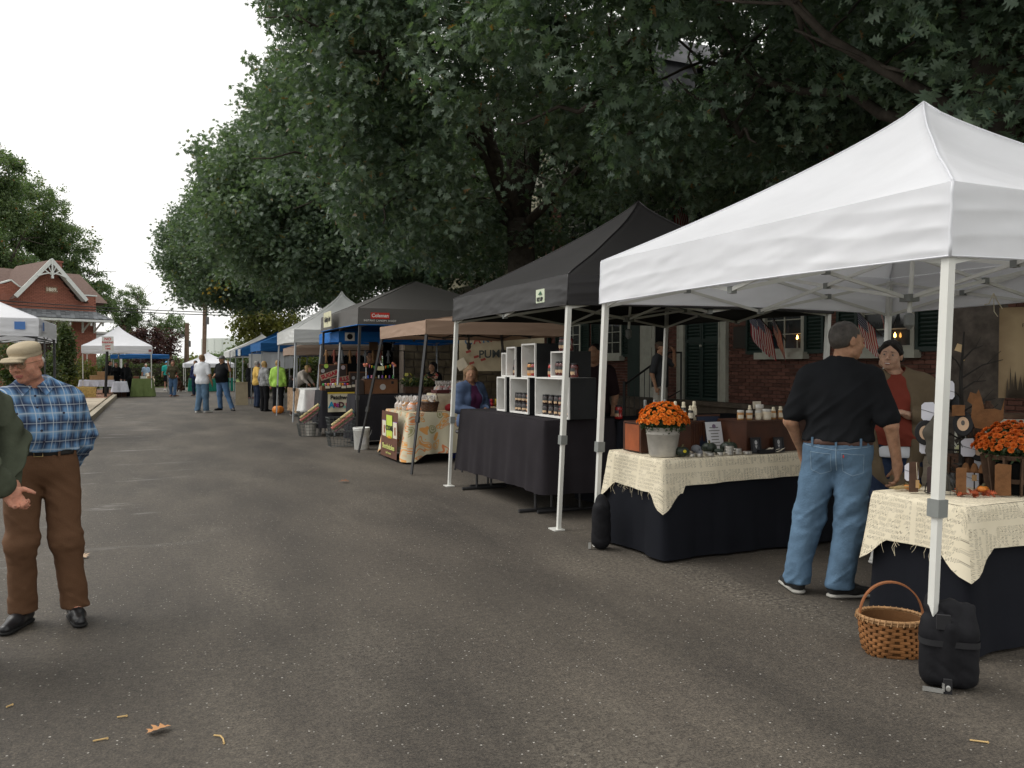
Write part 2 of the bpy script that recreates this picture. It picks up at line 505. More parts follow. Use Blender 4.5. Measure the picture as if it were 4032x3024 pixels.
# right side: pavement behind the stalls
slabs('pavement', 7.2, 10.3, 2.0, 47.0, 2, 24, 0.13, M_conc)
kb2 = tag(thing('kerb', None, None), kind='structure')
for i in range(20):
 mb = MB(); mb.bar((7.1, 0.5 + 2.4 * i + .006, 0.06), (7.1, 0.5 + 2.4 * (i + 1) - .006, 0.06), 0.17, 0.17); mb.build('kerb_stone', M_kerb, kb2)
flat('lawn', [(-60, 50.5 + 8), (60, 58.5), (60, 130), (-60, 130)], -0.02, mat('lawn grass', (0.10, 0.13, 0.04), 0.9, 0.1, var=0.3, vscale=0.7, bump=0.4, bscale=40))
flat('lawn', [(-60, 22.3), (-4.6, 22.3), (-4.6, 49.2), (-60, 49.2)], 0.02, _M['lawn grass'])
# =================================================================== brick buildings on the right
def brick_mat(name, c, var):
 m = bpy.data.materials.new(name)
 nt, N, Lk = nodes_of(m)
 b = N['Principled BSDF']; b.inputs['Roughness'].default_value = 0.85; b.inputs['Specular IOR Level'].default_value = 0.2
 tc = N.new('ShaderNodeTexCoord'); g = N.new('ShaderNodeNewGeometry')
 nz = N.new('ShaderNodeTexNoise'); nz.inputs['Scale'].default_value = 14; nz.inputs['Detail'].default_value = 5; Lk.new(tc.outputs['Object'], nz.inputs['Vector'])
 r = N.new('ShaderNodeValToRGB'); e = r.color_ramp.elements
 e[0].color = (c[0] * (1 - var), c[1] * (1 - var), c[2] * (1 - var), 1); e[1].color = (c[0] * (1 + var), c[1] * (1 + var), c[2] * (1 + var), 1)
 e[0].position = .1; e[1].position = .95
 oi = N.new('ShaderNodeObjectInfo')
 rnd = math_node(N, Lk, 'FRACT', math_node(N, Lk, 'ADD', g.outputs['Random Per Island'], oi.outputs['Random']))
 f = math_node(N, Lk, 'ADD', math_node(N, Lk, 'MULTIPLY', rnd, 0.6), math_node(N, Lk, 'MULTIPLY', nz.outputs['Fac'], 0.4))
 Lk.new(f, r.inputs['Fac']); Lk.new(r.outputs[0], b.inputs['Base Color'])
 bp = N.new('ShaderNodeBump'); bp.inputs['Strength'].default_value = 0.3; bp.inputs['Distance'].default_value = 0.004
 Lk.new(nz.outputs['Fac'], bp.inputs['Height']); Lk.new(bp.outputs['Normal'], b.inputs['Normal'])
 return m
M_brick = brick_mat('red brick', (0.105, 0.048, 0.036), 0.45)
M_mortar = mat('mortar', (0.17, 0.14, 0.115), 0.95, 0.1)
M_trim = mat('cream white trim', (0.34, 0.34, 0.29), 0.6, 0.3, var=0.12)
M_shut = mat('dark green shutter paint', (0.008, 0.022, 0.017), 0.5, 0.4, var=0.2)
M_pane = mat('window glass', (0.03, 0.035, 0.035), 0.06, 0.9, var=0.3, vscale=2)
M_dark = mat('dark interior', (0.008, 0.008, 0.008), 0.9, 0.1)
M_iron = mat('wrought iron', (0.012, 0.012, 0.012), 0.5, 0.5)
M_slate = mat('roof slate', (0.10, 0.10, 0.11), 0.7, 0.3, var=0.35, vscale=3)
M_cream = mat('cream clapboard', (0.62, 0.58, 0.44), 0.7, 0.25, var=0.06)
def brick_rects(y0, y1, z0, z1, opens, rows=0.0677, run=0.2135):
 """(y, z, length) of each brick of a wall in the Y-Z plane, leaving the openings free"""
 out = []
 nz_ = int((z1 - z0) / rows)
 for j in range(nz_):
  z = z0 + (j + .5) * rows
  y = y0 + (0 if j % 2 else -run / 2)
  segs = [(y0, y1)]
  for (a, b, c, d) in opens:
   if c - .02 < z < d + .02:
    ns = []
    for s0, s1 in segs:
     if b <= s0 or a >= s1: ns.append((s0, s1))
     else:
      if a > s0: ns.append((s0, a))
      if b < s1: ns.append((b, s1))
    segs = ns
  while y < y1:
   for s0, s1 in segs:
    a = max(y, s0); b = min(y + run, s1)
    if b - a > 0.05: out.append(((a + b) / 2, z, b - a - 0.011))
   y += run
 return out
def window(parent, X, y, z, w, h, nrm=-1, rows=3, cols=2, lit=False, sill=True):
 """sash window in a wall whose outside is at X; y, z = centre of the bottom edge"""
 f = MB(); s = nrm
 t = 0.07
 f.box((X + s * .015, y - w / 2 + t / 2, z + h / 2), (0.09, t, h)); f.box((X + s * .015, y + w / 2 - t / 2, z + h / 2), (0.09, t, h))
 f.box((X + s * .017, y, z + h - t / 2), (0.094, w - 2 * t, t)); f.box((X + s * .017, y, z + t / 2), (0.094, w - 2 * t, t))
 f.box((X + s * .005, y, z + h / 2), (0.06, w - 2 * t, 0.045))
 o = f.build('window', M_trim, parent)
 g = MB(); g.box((X + .008, y, z + h / 2), (0.012, w - 2 * t, h - 2 * t)); g.build('pane', M_pane, o)
 q = MB()
 for c in range(1, cols):
  yy = y - w / 2 + t + (w - 2 * t) * c / cols; q.box((X - .006, yy, z + h / 2), (0.02, 0.02, h - 2 * t))
 for r_ in range(1, rows * 2):
  if r_ == rows: continue
  zz = z + t + (h - 2 * t) * r_ / (rows * 2); q.box((X - .0055, y, zz), (0.018, w - 2 * t, 0.018))
 q.build('glazing_bar', M_trim, o)
 if sill:
  q = MB(); q.box((X + s * .07, y, z - 0.06), (0.2, w + 0.2, 0.12)); q.build('sill', M_trim, o)
 return o
def shutter(parent, X, y, z, w, h, n=26, s=-1, m=None, name='shutter'):
 m = m or M_shut
 q = MB(); t = 0.055; x = X + s * .05
 q.box((x, y - w / 2 + t / 2, z + h / 2), (0.035, t, h)); q.box((x, y + w / 2 - t / 2, z + h / 2), (0.035, t, h))
 for zz in (z + t / 2, z + h / 2, z + h - t / 2): q.box((x, y, zz), (0.033, w - 2 * t, t * 1.3))
 q.box((x - s * .022, y, z + h / 2), (0.008, w - 2 * t, h - 2 * t))
 o = q.build(name, m, parent)
 sl = MB(); sl.box((0, 0, 0), (0.006, w - 2 * t, 0.042), rot=Matrix.Rotation(R(38 * s), 3, 'Y')); me = sl.mesh('louvre', m)
 for i in range(n):
  zz = z + t + (h - 2 * t) * (i + .5) / n
  if abs(zz - z - h / 2) < .05: continue
  link('louvre', me, o, (x - s * .002, y, zz))
 return o
def make_building_a():
 X = 10.4
 b = thing('brick_house', 'dark red brick house with green louvred shutters and stone front steps', 'house', (0, 0, 0))
 Y0, Y1, Z0, Z1 = 2.0, 21.5, 0.72, 6.45
 opens = []
 ground = [(17.55, 1.0), (19.6, 1.0), (11.55, 1.05), (9.3, 1.05), (5.8, 1.05), (3.6, 1.05)]
 for y, w in ground: opens.append((y - w / 2, y + w / 2, 1.68, 3.35))
 upper = [(17.4, .95), (19.3, .95), (13.9, .95), (11.55, .95), (9.3, .95), (5.8, .95), (3.6, .95), (15.6, .95)]
 for y, w in upper: opens.append((y - w / 2, y + w / 2, 4.35, 5.95))
 opens.append((13.08, 14.72, 0.72, 3.2)); opens.append((15.15, 16.75, 0.72, 3.3))
 mb = MB()
 mb.box((X + 0.22, (Y0 + Y1) / 2, (Z0 + Z1) / 2), (0.4, Y1 - Y0, Z1 - Z0))
 mb.box((X + 6.3, Y1 - .2, 3.2), (12.0, .4, 6.4)); mb.box((X + 6.3, Y0 + .2, 3.2), (12.0, .4, 6.4))
 mb.build('wall', M_mortar, b)
 rects = brick_rects(Y0, Y1, Z0, Z1, opens)
 near = sorted([r for r in rects if 10.0 < r[0] < 13.2 and .75 < r[1] < 2.3], key=lambda r: abs(r[0] - 12.3) * .5 + abs(r[1] - 1.3))[:260]
 ns = set(near)
 unit = MB(); unit.box((0, 0, 0), (0.05, 0.2025, 0.0567)); ume = unit.mesh('brick', M_brick)
 for (y, z, L_) in near:
  o = link('brick', ume, b, (X + random.uniform(-.002, .002), y, z)); o.scale = (1, L_ / 0.2025, 1)
 q = MB()
 for (y, z, L_) in rects:
  if (y, z, L_) not in ns: q.box((X + random.uniform(-.002, .002), y, z), (0.05, L_, 0.0567))
 # end wall facing up the street
 for j in range(int((Z1 - Z0) / 0.0677)):
  z = Z0 + (j + .5) * 0.0677
  for i in range(20): q.box((X + .1 + i * .2135 + (.1 if j % 2 else 0), Y1, z), (0.2025, 0.03, 0.0567))
 tag(q.build('brickwork', M_brick, b), kind='stuff')
 for y, w in ground:
  window(b, X, y, 1.68, w, 1.67)
  for sgn in (-1, 1): shutter(b, X, y + sgn * (w / 2 + .24), 1.66, .44, 1.7)
 for y, w in upper:
  window(b, X, y, 4.35, w, 1.6)
  for sgn in (-1, 1): shutter(b, X, y + sgn * (w / 2 + .22), 4.35, .4, 1.6, n=20)
 # shuttered double door with panelled white sides
 for y in (13.2, 14.6):
  q = MB(); q.box((X - .03, y, 1.98), (0.1, 0.24, 2.5))
  q.box((X - .085, y - .1, 1.98), (0.03, 0.035, 2.5)); q.box((X - .085, y + .1, 1.98), (0.03, 0.035, 2.5)); q.box((X - .086, y, 1.98), (0.03, .17, 0.04))
  q.build('door_side_panel', M_trim, b)
 for y in (13.62, 14.18): shutter(b, X, y, .73, .55, 2.45, n=34, name='louvred_door')
 q = MB(); q.box((X - .1, 13.88, 1.85), (0.04, 0.04, 0.04)); q.build('door_knob', M_trim, b)
 q = MB(); q.box((X - .02, 13.9, 3.26), (0.14, 1.7, 0.14)); q.build('door_lintel', M_trim, b)
 # open front door: dark opening, dark leaf, white leaf
 q = MB(); q.box((X - .03, 16.5, 2.0), (0.07, .5, 2.55)); q.build('dark_door_leaf', M_shut, b)
 q = MB(); q.box((X - .02, 15.95, 2.0), (0.05, .62, 2.55)); q.box((X - .05, 15.95, 1.4), (0.03, .4, 0.9)); q.box((X - .05, 15.95, 2.5), (0.03, .4, 0.9)); q.build('front_door', M_trim, b)
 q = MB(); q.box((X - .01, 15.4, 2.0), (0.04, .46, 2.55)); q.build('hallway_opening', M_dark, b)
 # stone base, cornice, roof
 q = MB(); q.box((X + .1, (Y0 + Y1) / 2, 0.36), (0.4, Y1 - Y0, 0.715)); q.box((X - .12, (Y0 + 14) / 2 + 1, 0.68), (0.12, 11.5, 0.09)); q.build('stone_base', M_stone, b)
 q = MB(); q.box((X - .15, (Y0 + Y1) / 2, Z1 + .14), (0.7, Y1 - Y0 + .5, .28)); q.box((X - .02, (Y0 + Y1) / 2, Z1 - .12), (0.14, Y1 - Y0 + .1, .2))
 for k in range(40): q.box((X - .3, Y0 + .3 + k * .49, Z1 - .08), (0.4, .12, .14))
 q.build('cornice', M_trim, b)
 q = MB(); q.add([(X - .5, Y0 - .3, 6.9), (X - .5, Y1 + .3, 6.9), (X + 6, Y1 + .3, 10.4), (X + 6, Y0 - .3, 10.4), (X + 12.5, Y0 - .3, 6.9), (X + 12.5, Y1 + .3, 6.9)], [(0, 3, 2, 1), (3, 4, 5, 2), (0, 4, 3), (1, 2, 5)])
 q.build('roof', M_slate, b)
 for y in (17.2, 11.5):
  q = MB(); q.box((X + .9, y, 7.8), (1.6, 1.4, 1.7)); q.add([(X + .0, y - .85, 8.6), (X + .0, y + .85, 8.6), (X, y, 9.5), (X + 4, y - .85, 8.6), (X + 4, y + .85, 8.6), (X + 4, y, 9.5)], [(0, 1, 2), (1, 4, 5, 2), (0, 2, 5, 3)])
  q.build('dormer', M_slate, b)
 q = MB(); q.box((X - .09, 20.9, 3.4), (0.09, 0.09, 6.0)); q.build('downpipe', M_shut, b)
 q = MB(); q.box((X - .045, 12.72, 1.98), (0.03, .36, .42)); q.build('plaque', mat('dark bronze', (0.03, 0.025, 0.02), 0.4, 0.5, metal=0.4), b)
 # stone steps
 st = MB()
 for k in range(4):
  st.box((X - .35 - .32 * (3 - k) / 2 - .16, 16.3, 0.09 + .18 * k), (0.7 + .32 * (3 - k), 3.4, 0.178))
 st.build('stone_steps', M_stone, b)
 for y0, xx in ((18.05, 8.9), (14.55, 8.9)):
  r = MB()
  pts = [(xx, y0, 0.12), (xx, y0, 1.05), (10.0, y0, 1.72), (10.3, y0, 1.72)]
  r.tube([pts[1], pts[2], pts[3]], 0.022, 6); r.tube([(xx, y0, .13), (xx, y0, 1.12)], 0.03, 6); r.tube([(10.3, y0, .72), (10.3, y0, 1.74)], 0.022, 6)
  for k in range(1, 9):
   t = k / 9; x = xx + (10.0 - xx) * t; r.tube([(x, y0, .14 + .62 * t), (x, y0, 1.05 + .67 * t)], 0.009, 4)
  r.tube([(xx, y0, .28), (10.3, y0, .92)], 0.012, 4)
  r.build('stair_railing', M_iron, b)
 return b
make_building_a()
# candle-like electric lamps in two windows
for y, z, lab in ((11.18, 1.93, 'small orange candle lamp glowing in the window beside the flag cluster'), (9.12, 1.90, 'small orange candle lamp glowing in the window above the smiling vendor')):
 t = thing('candle_lamp', lab, 'lamp', (10.365, y, z - .18), group='candle lamps in the brick house windows')
 q = MB(); q.tube([(0, 0, 0), (0, 0, .15)], 0.012, 6); q.build('candle', M_trim, t)
 q = MB(); q.lathe([(0.004, .15), (.018, .17), (.014, .2), (.003, .23)], n=8); q.build('flame_bulb', mat('orange bulb', (1, .5, .15), emit=(1.0, .45, .1, 14)), t)
 t.location.x = 10.345
def make_building_b():
 X = 10.6
 b = thing('brick_house', 'farther house with cream clapboard upper storey over brick beyond the downpipe', 'house')
 q = MB(); q.box((X + 3, 28.6, 2.0), (6, 13.4, 4.0)); q.build('wall', M_mortar, b)
 opens = [(y - .5, y + .5, 1.2, 2.9) for y in (23.4, 25.6, 28.2, 30.6, 33.2)]
 q = MB()
 for (y, z, L_) in brick_rects(21.95, 35.3, 0.1, 4.0, opens): q.box((X, y, z), (0.05, L_, 0.0567))
 for j in range(58):
  for i in range(12): q.box((X + .1 + i * .2135 + (.1 if j % 2 else 0), 21.9, .1 + (j + .5) * .0677), (0.2025, 0.05, 0.0567))
 tag(q.build('brickwork', M_brick, b), kind='stuff')
 for y in (23.4, 25.6, 28.2, 30.6, 33.2):
  window(b, X, y, 1.2, 1.0, 1.7)
  for sgn in (-1, 1): shutter(b, X, y + sgn * .73, 1.2, .4, 1.7, n=16)
 cl = MB(); cl.box((X + 3, 28.6, 6.2), (6.0, 13.3, 4.5)); cl.build('upper_wall', M_cream, b)
 board = MB()
 for k in range(26):
  z = 4.05 + k * .17
  board.box((X - .015, 28.6, z + .085), (0.03, 13.4, 0.165), rot=Matrix.Rotation(R(-5), 3, 'Y'))
  board.box((X + 3, 21.93, z + .085), (6.0, 0.03, 0.165), rot=Matrix.Rotation(R(-5), 3, 'X'))
 board.build('clapboard', M_cream, b)
 for y in (23.4, 26.6, 30.0, 33.0): window(b, X - .03, y, 5.0, .9, 1.5)
 q = MB(); q.box((X + 1.2, 21.88, 5.6), (0.9, 0.08, 1.5)); q.build('window', M_trim, b)
 q = MB(); q.add([(X - .5, 21.3, 8.3), (X - .5, 35.8, 8.3), (X + 3, 35.8, 10.6), (X + 3, 21.3, 10.6), (X + 6.5, 21.3, 8.3), (X + 6.5, 35.8, 8.3)], [(0, 3, 2, 1), (3, 4, 5, 2), (0, 4, 3), (1, 2, 5)])
 q.build('roof', M_slate, b)
 q = MB(); q.box((X - .3, 28.6, 8.25), (0.5, 14.2, .2)); q.box((X - .45, 28.6, 4.02), (1.1, 13.6, .1)); q.build('cornice', M_trim, b)
make_building_b()
# =================================================================== red house of 1889 at the left
def make_red_house():
 rz = math.atan2(.469, .883)
 b = thing('red_brick_house', 'red painted brick house with white gable trim dated 1889 and a slate porch roof', 'house', (-2.74, 51.44, 0), rz)
 red = brick_mat('painted red brick', (0.31, 0.125, 0.088), 0.14)
 redd = mat('red base paint', (0.24, 0.095, 0.07), 0.8, 0.2, var=.1)
 white = mat('grey white house trim', (0.62, 0.64, 0.62), 0.6, 0.3, var=.05)
 brown = mat('brown shingles', (0.14, 0.095, 0.08), 0.85, 0.2, var=.2, vscale=8)
 # local x runs along the front (0 = right corner), front faces -y
 def prism(pts, y0, y1, m, name, par=b):
  n = len(pts); q = MB()
  q.add([(x, y0, z) for x, z in pts] + [(x, y1, z) for x, z in pts],
    [tuple(range(n)), tuple(range(2 * n - 1, n - 1, -1))] + [(i, i + n, (i + 1) % n + n, (i + 1) % n) for i in range(n)])
  return q.build(name, m, par)
 outline = [(-11, 0), (0, 0), (0, 5.27), (-.62, 5.27), (-.62, 4.98), (-1.0, 4.98), (-2.52, 6.9), (-3.75, 5.42), (-3.9, 5.5), (-4.3, 5.8), (-4.7, 5.62), (-5.6, 5.4), (-11, 5.4)]
 prism(outline, 0.02, 0.35, redd, 'wall')
 # brick courses on the front, clipped to the outline
 def top(x):
  for i in range(2, len(outline) - 1):
   a, c = outline[i], outline[i + 1]
   if c[0] <= x <= a[0] and a[0] != c[0]:
    return a[1] + (c[1] - a[1]) * (a[0] - x) / (a[0] - c[0])
  return 5.4
 q = MB(); row = .0752
 for j in range(92):
  z = .05 + (j + .5) * row
  for i in range(48):
   x = -.11 - i * .215 - (.107 if j % 2 else 0)
   if z + .03 > top(x) or x < -9: continue
   if -3.15 < x < -1.42 and 1.2 < z < 3.82: continue
   if -2.62 < x < -2.06 and 5.32 < z < 5.65: continue
   q.box((x, 0.0, z), (.204, .05, .064))
 tag(q.build('brickwork', red, b), kind='stuff')
 prism([(0, 0), (.001, 0), (.001, 5.27), (0, 5.27)], 0.3, 7.0, redd, 'side_wall')
 q = MB(); q.box((-.1, 3.6, 2.6), (.25, 6.8, 5.3)); q.build('side_wall', redd, b)
 # main roof behind
 prism([(-11, 4.9), (1.0, 4.9), (1.0, 5.0), (-11, 5.0)], 1.2, 9, brown, 'roof_deck')
 q = MB(); q.add([(-11, .9, 5.0), (1.1, .9, 5.0), (1.1, 4.4, 6.9), (-11, 4.4, 6.9), (1.1, 8.4, 5.0), (-11, 8.4, 5.0)], [(0, 1, 2, 3), (3, 2, 4, 5)])
 q.add([(1.05, .9, 5.0), (1.05, 4.4, 6.9), (1.05, 8.4, 5.0)], [(0, 2, 1)]); q.build('roof', brown, b)
 # gable roof running back from the front gable
 q = MB(); q.add([(-2.52, -.55, 7.03), (-.62, -.55, 4.85), (-.62, 4, 4.85), (-2.52, 4, 7.03), (-4.42, -.55, 4.85), (-4.42, 4, 4.85)], [(0, 1, 2, 3), (0, 3, 5, 4)])
 q.build('gable_roof', brown, b)
 # bargeboards with the fan of struts
 for s in (-1, 1):
  q = MB(); q.bar((-2.52, -.56, 7.0), (-2.52 + s * 1.78, -.56, 4.98), .06, .2)
  q.bar((-2.52, -.34, 6.93), (-2.52 + s * 1.72, -.34, 4.95), .44, .05); q.build('bargeboard', white, b)
 q = MB(); q.box((-2.52, -.6, 6.62), (.07, .07, .95)); q.box((-2.52, -.6, 6.1), (.11, .11, .12))
 for s in (-1, 1):
  q.bar((-2.52, -.58, 6.2), (-2.52 + s * .42, -.58, 6.5), .05); q.bar((-2.52, -.58, 6.28), (-2.52 + s * .22, -.58, 6.72), .04)
  prev = None
  for k in range(7):
   t = k / 6; p = Vector((-2.52 + s * .72 * t, -.6, 6.32 - .2 * t * t));
   if prev: q.bar(prev, p, .06)
   prev = p
 q.build('gable_fan', white, b)
 q = MB(); q.box((-2.34, -.01, 5.485), (.62, .06, .36)); q.build('date_stone', mat('date stone', (.25, .14, .09), .8), b)
 text_mesh('date', '1889.', .27, mat('pale paint', (.75, .72, .6), .7), b, frame_M((-2.34, -.05, 5.485), (1, 0, 0), (0, 0, 1)), .01, bold=.006)
 # copings
 for (x0, z0, x1, z1) in ((0.05, 5.31, -.66, 5.31), (-3.72, 5.49, -3.95, 5.56), (-3.95, 5.56, -4.3, 5.85), (-4.3, 5.85, -4.75, 5.67), (-4.75, 5.67, -5.6, 5.45), (-5.6, 5.45, -10, 5.45)):
  q = MB(); q.bar((x0, .15, z0), (x1, .15, z1), .42, .07); q.build('coping', white, b)
 q = MB(); q.box((-4.45, -.005, 4.98), (.68, .03, .36)); q.build('sunk_panel', mat('panel', (.3, .17, .14), .8), b)
 # slate porch roof with tiles
 pr = MB(); pr.add([(-8, .02, 4.42), (.02, .02, 4.42), (.45, -1.2, 3.95), (-8, -1.2, 3.95)], [(0, 1, 2, 3)]); pr.add([(-8, .02, 4.38), (.02, .02, 4.38), (.45, -1.2, 3.91), (-8, -1.2, 3.91)], [(3, 2, 1, 0)])
 pr.add([(.02, .02, 4.42), (.45, 2.5, 3.95), (.45, -1.2, 3.95)], [(0, 1, 2)])
 po = pr.build('porch_roof', M_slate, b)
 sl = MB()
 for j in range(7):
  for i in range(34):
   t = (j + .5) / 7; x = .35 * t - .13 - i * .24 - (.12 if j % 2 else 0)
   y = .02 - 1.22 * t; z = 4.42 - .47 * t
   sl.box((x, y, z + .02), (.228, .2, .014), rot=Matrix.Rotation(R(24 + random.uniform(-1, 1)), 3, 'X'))
 sm = brick_mat('slate tiles', (.15, .16, .17), .5)
 tag(sl.build('slate', sm, po), kind='stuff')
 q = MB(); q.box((-3.8, -1.2, 3.86), (8.4, .1, .12)); q.box((-3.8, -.6, 3.84), (8.2, 1.1, .04)); q.build('porch_eave', white, b)
 for x in (-3.74, -1.85, -.75, -.12, -5.6):
  q = MB(); q.box((x, -.02, 3.55), (.1, .1, .62)); q.bar((x, -.05, 3.3), (x, -.95, 3.83), .06, .07); q.box((x, -1.05, 3.72), (.09, .09, .26)); q.build('bracket', white, b)
 # window pair
 q = MB()
 for x in (-3.12, -2.28, -1.45): q.box((x, -.02, 2.6), (.13, .12, 2.4))
 q.box((-2.28, -.022, 3.83), (1.8, .124, .12)); q.box((-2.28, -.03, 1.36), (1.95, .2, .1)); q.box((-2.7, -.01, 2.66), (.72, .06, .07)); q.box((-1.87, -.01, 2.66), (.72, .06, .07))
 w = q.build('window', white, b)
 q = MB(); q.box((-2.7, .03, 2.6), (.72, .02, 2.4)); q.box((-1.86, .03, 2.6), (.72, .02, 2.4)); q.build('pane', M_pane, w)
 q = MB(); q.box((-2.7, .015, 3.3), (.66, .008, 1.0)); q.box((-1.86, .015, 3.3), (.66, .008, .9)); q.build('blind', mat('tan blind', (.3, .22, .15), .8), w)
 q = MB(); q.box((-1.86, -.05, 2.52), (.36, .02, .22)); rs = q.build('window_notice', mat('red notice', (.45, .1, .1), .6), b)
 text_mesh('lettering', 'RENT', .13, mat('notice white', (.8, .8, .8), .6), rs, frame_M((-1.86, -.063, 2.52), (1, 0, 0), (0, 0, 1)), .002)
 q = MB(); q.box((-2.0, .2 + .9, 6.5), (.5, .5, 1.2)); q.box((-2.0, 1.1, 7.1), (.58, .58, .1))
 q = MB(); q.box((-1.05, 2.6, 6.75), (.55, .55, 1.1)); q.box((-1.05, 2.6, 7.3), (.65, .65, .1)); q.build('chimney', redd, b)
 q = MB(); q.box((-5.6, 2.6, 6.5), (.6, .6, 1.3)); q.box((-5.6, 2.6, 7.1), (.75, .75, .14)); q.build('chimney', mat('dark brick chimney', (.14, .07, .05), .9), b)
 # pale porch at the back right corner
 q = MB(); q.box((1.4, 3.0, 3.35), (2.2, 2.4, .12)); q.box((1.4, 3.0, 3.1), (2.0, 2.2, .3))
 for x in (.5, 2.3): q.box((x, 1.9, 1.6), (.12, .12, 3.0))
 q.build('side_porch', white, b)
 return b
make_red_house()
# white tank and far buildings
t = thing('water_tank', 'pale round storage tank standing far beyond the end of the street', 'tank', (9.6, 116, 0))
q = MB(); q.lathe([(3.4, 0), (3.4, 4.95), (3.1, 5.2), (0.1, 5.45)], n=40); q.build('tank_wall', mat('tank paint', (.72, .74, .74), .6, var=.04), t, smooth=False)
q = MB()
for k in range(20):
 a = 2 * math.pi * k / 20; q.box((3.42 * math.cos(a), 3.42 * math.sin(a), 2.5), (.05, .05, 4.9), rot=a)
q.build('rib', mat('tank rib', (.6, .62, .62), .6), t)
# =================================================================== foliage
def leaf_mat(name, a, b, c, transl=0.3, rough=0.45, spec=0.45):
 m = bpy.data.materials.new(name)
 nt, N, Lk = nodes_of(m)
 p = N['Principled BSDF']; p.inputs['Roughness'].default_value = rough; p.inputs['Specular IOR Level'].default_value = spec
 oi = N.new('ShaderNodeObjectInfo'); g = N.new('ShaderNodeNewGeometry')
 s = math_node(N, Lk, 'FRACT', math_node(N, Lk, 'ADD', math_node(N, Lk, 'MULTIPLY', oi.outputs['Random'], 0.9), math_node(N, Lk, 'MULTIPLY', g.outputs['Random Per Island'], 0.45)))
 r = N.new('ShaderNodeValToRGB'); e = r.color_ramp.elements
 e[0].position = .0; e[0].color = (*a, 1); e[1].position = .985; e[1].color = (*b, 1)
 k = e.new(.994); k.color = (*c, 1)
 k = e.new(.55); k.color = (*[x * .5 + y * .5 for x, y in zip(a, b)], 1)
 Lk.new(s, r.inputs['Fac'])
 Lk.new(r.outputs[0], p.inputs['Base Color'])
 tr = N.new('ShaderNodeBsdfTranslucent'); Lk.new(mix_node(N, Lk, 1.0, r.outputs[0], (1.3, 1.5, .7), 'MULTIPLY'), tr.inputs['Color'])
 mx = N.new('ShaderNodeMixShader'); mx.inputs[0].default_value = transl
 Lk.new(p.outputs[0], mx.inputs[1]); Lk.new(tr.outputs[0], mx.inputs[2]); Lk.new(mx.outputs[0], N['Material Output'].inputs['Surface'])
 return m
M_oak = leaf_mat('oak leaves', (0.060, 0.098, 0.068), (0.145, 0.200, 0.135), (0.24, 0.13, 0.05))
M_oak2 = leaf_mat('oak leaves farther', (0.062, 0.098, 0.066), (0.150, 0.205, 0.130), (0.2, 0.15, 0.04))
M_lleaf = leaf_mat('maple leaves', (0.070, 0.115, 0.055), (0.16, 0.21, 0.10), (0.26, 0.10, 0.03), transl=.35)
M_yleaf = leaf_mat('yellow green leaves', (0.09, 0.11, 0.025), (0.20, 0.19, 0.05), (0.25, 0.12, 0.03), transl=.35)
M_rleaf = leaf_mat('dark red leaves', (0.035, 0.012, 0.014), (0.085, 0.032, 0.03), (0.12, 0.05, 0.03))
M_shrub = leaf_mat('shrub leaves', (0.04, 0.07, 0.02), (0.10, 0.12, 0.04), (0.28, 0.10, 0.05))
M_bark = mat('oak bark', (0.060, 0.050, 0.042), 0.9, 0.2, var=0.4, vscale=9, bump=0.9, bscale=14)
M_orange_leaf = mat('orange oak leaf', (0.42, 0.16, 0.05), 0.6, 0.3, transl=.3)
M_yellow_leaf = mat('yellow oak leaf', (0.42, 0.30, 0.05), 0.6, 0.3, transl=.3)
OAK = [(0.0, 0), (.03, .10), (.16, .16), (.30, .12), (.20, .24), (.08, .30), (.22, .38), (.46, .36), (.30, .50), (.10, .54), (.24, .64), (.38, .70), (.20, .76), (.07, .80), (.12, .90), (0, 1.0)]
def oak_leaf(mb, M, L=0.16, fold=0.12, mi=0):
 """pointed-lobed leaf, stem at origin, blade along +Y, as fans either side of the midrib"""
 for s in (-1, 1):
  vs = []
  for x, y in OAK:
   droop = -.18 * y * y
   vs.append(M @ Vector((s * x * L, y * L, (abs(x) * fold + droop) * L)))
  ms = [M @ Vector((0, y * L, -.18 * y * y * L)) for y in (.16, .38, .60, .80)]
  o = len(vs); vs += ms
  f = [(0, 1, 2, o), (2, 3, 4, o), (4, 5, o + 1, o), (5, 6, 7, o + 1), (7, 8, 9, o + 1), (9, o + 2, o + 1), (9, 10, 11, o + 2), (11, 12, 13, o + 2), (13, o + 3, o + 2), (13, 14, 15, o + 3)]
  if s > 0: f = [t[::-1] for t in f]
  mb.add(vs, f, mi=mi)
def simple_leaf(mb, M, L=.12, w=.34):
 pts = [(0, 0), (w, .35), (w * .8, .65), (0, 1), (-w * .8, .65), (-w, .35)]
 mb.add([M @ Vector((x * L, y * L, abs(x) * L * .3 - .2 * y * y * L)) for x, y in pts], [(0, 1, 2, 3), (0, 3, 4, 5)])
def rand_rot(rnd, droop=0.9):
 az = rnd.uniform(0, 2 * math.pi); el = rnd.gauss(-.35, .55) * droop; tw = rnd.gauss(0, .8)
 return Matrix.Rotation(az, 4, 'Z') @ Matrix.Rotation(el, 4, 'X') @ Matrix.Rotation(tw, 4, 'Y')
def cluster(name, n, rad, L, m, kind='oak', seed=0, twig=True):
 rnd = random.Random(seed); mb = MB()
 for k in range(n):
  d = Vector((rnd.gauss(0, 1), rnd.gauss(0, 1), rnd.gauss(0, .75))).normalized() * rad * rnd.uniform(.15, 1)
  M = Matrix.Translation(d) @ rand_rot(rnd)
  l = L * rnd.uniform(.7, 1.2)
  if kind == 'oak': oak_leaf(mb, M, l)
  else: simple_leaf(mb, M, l)
 return mb.mesh(name, m, smooth=False)
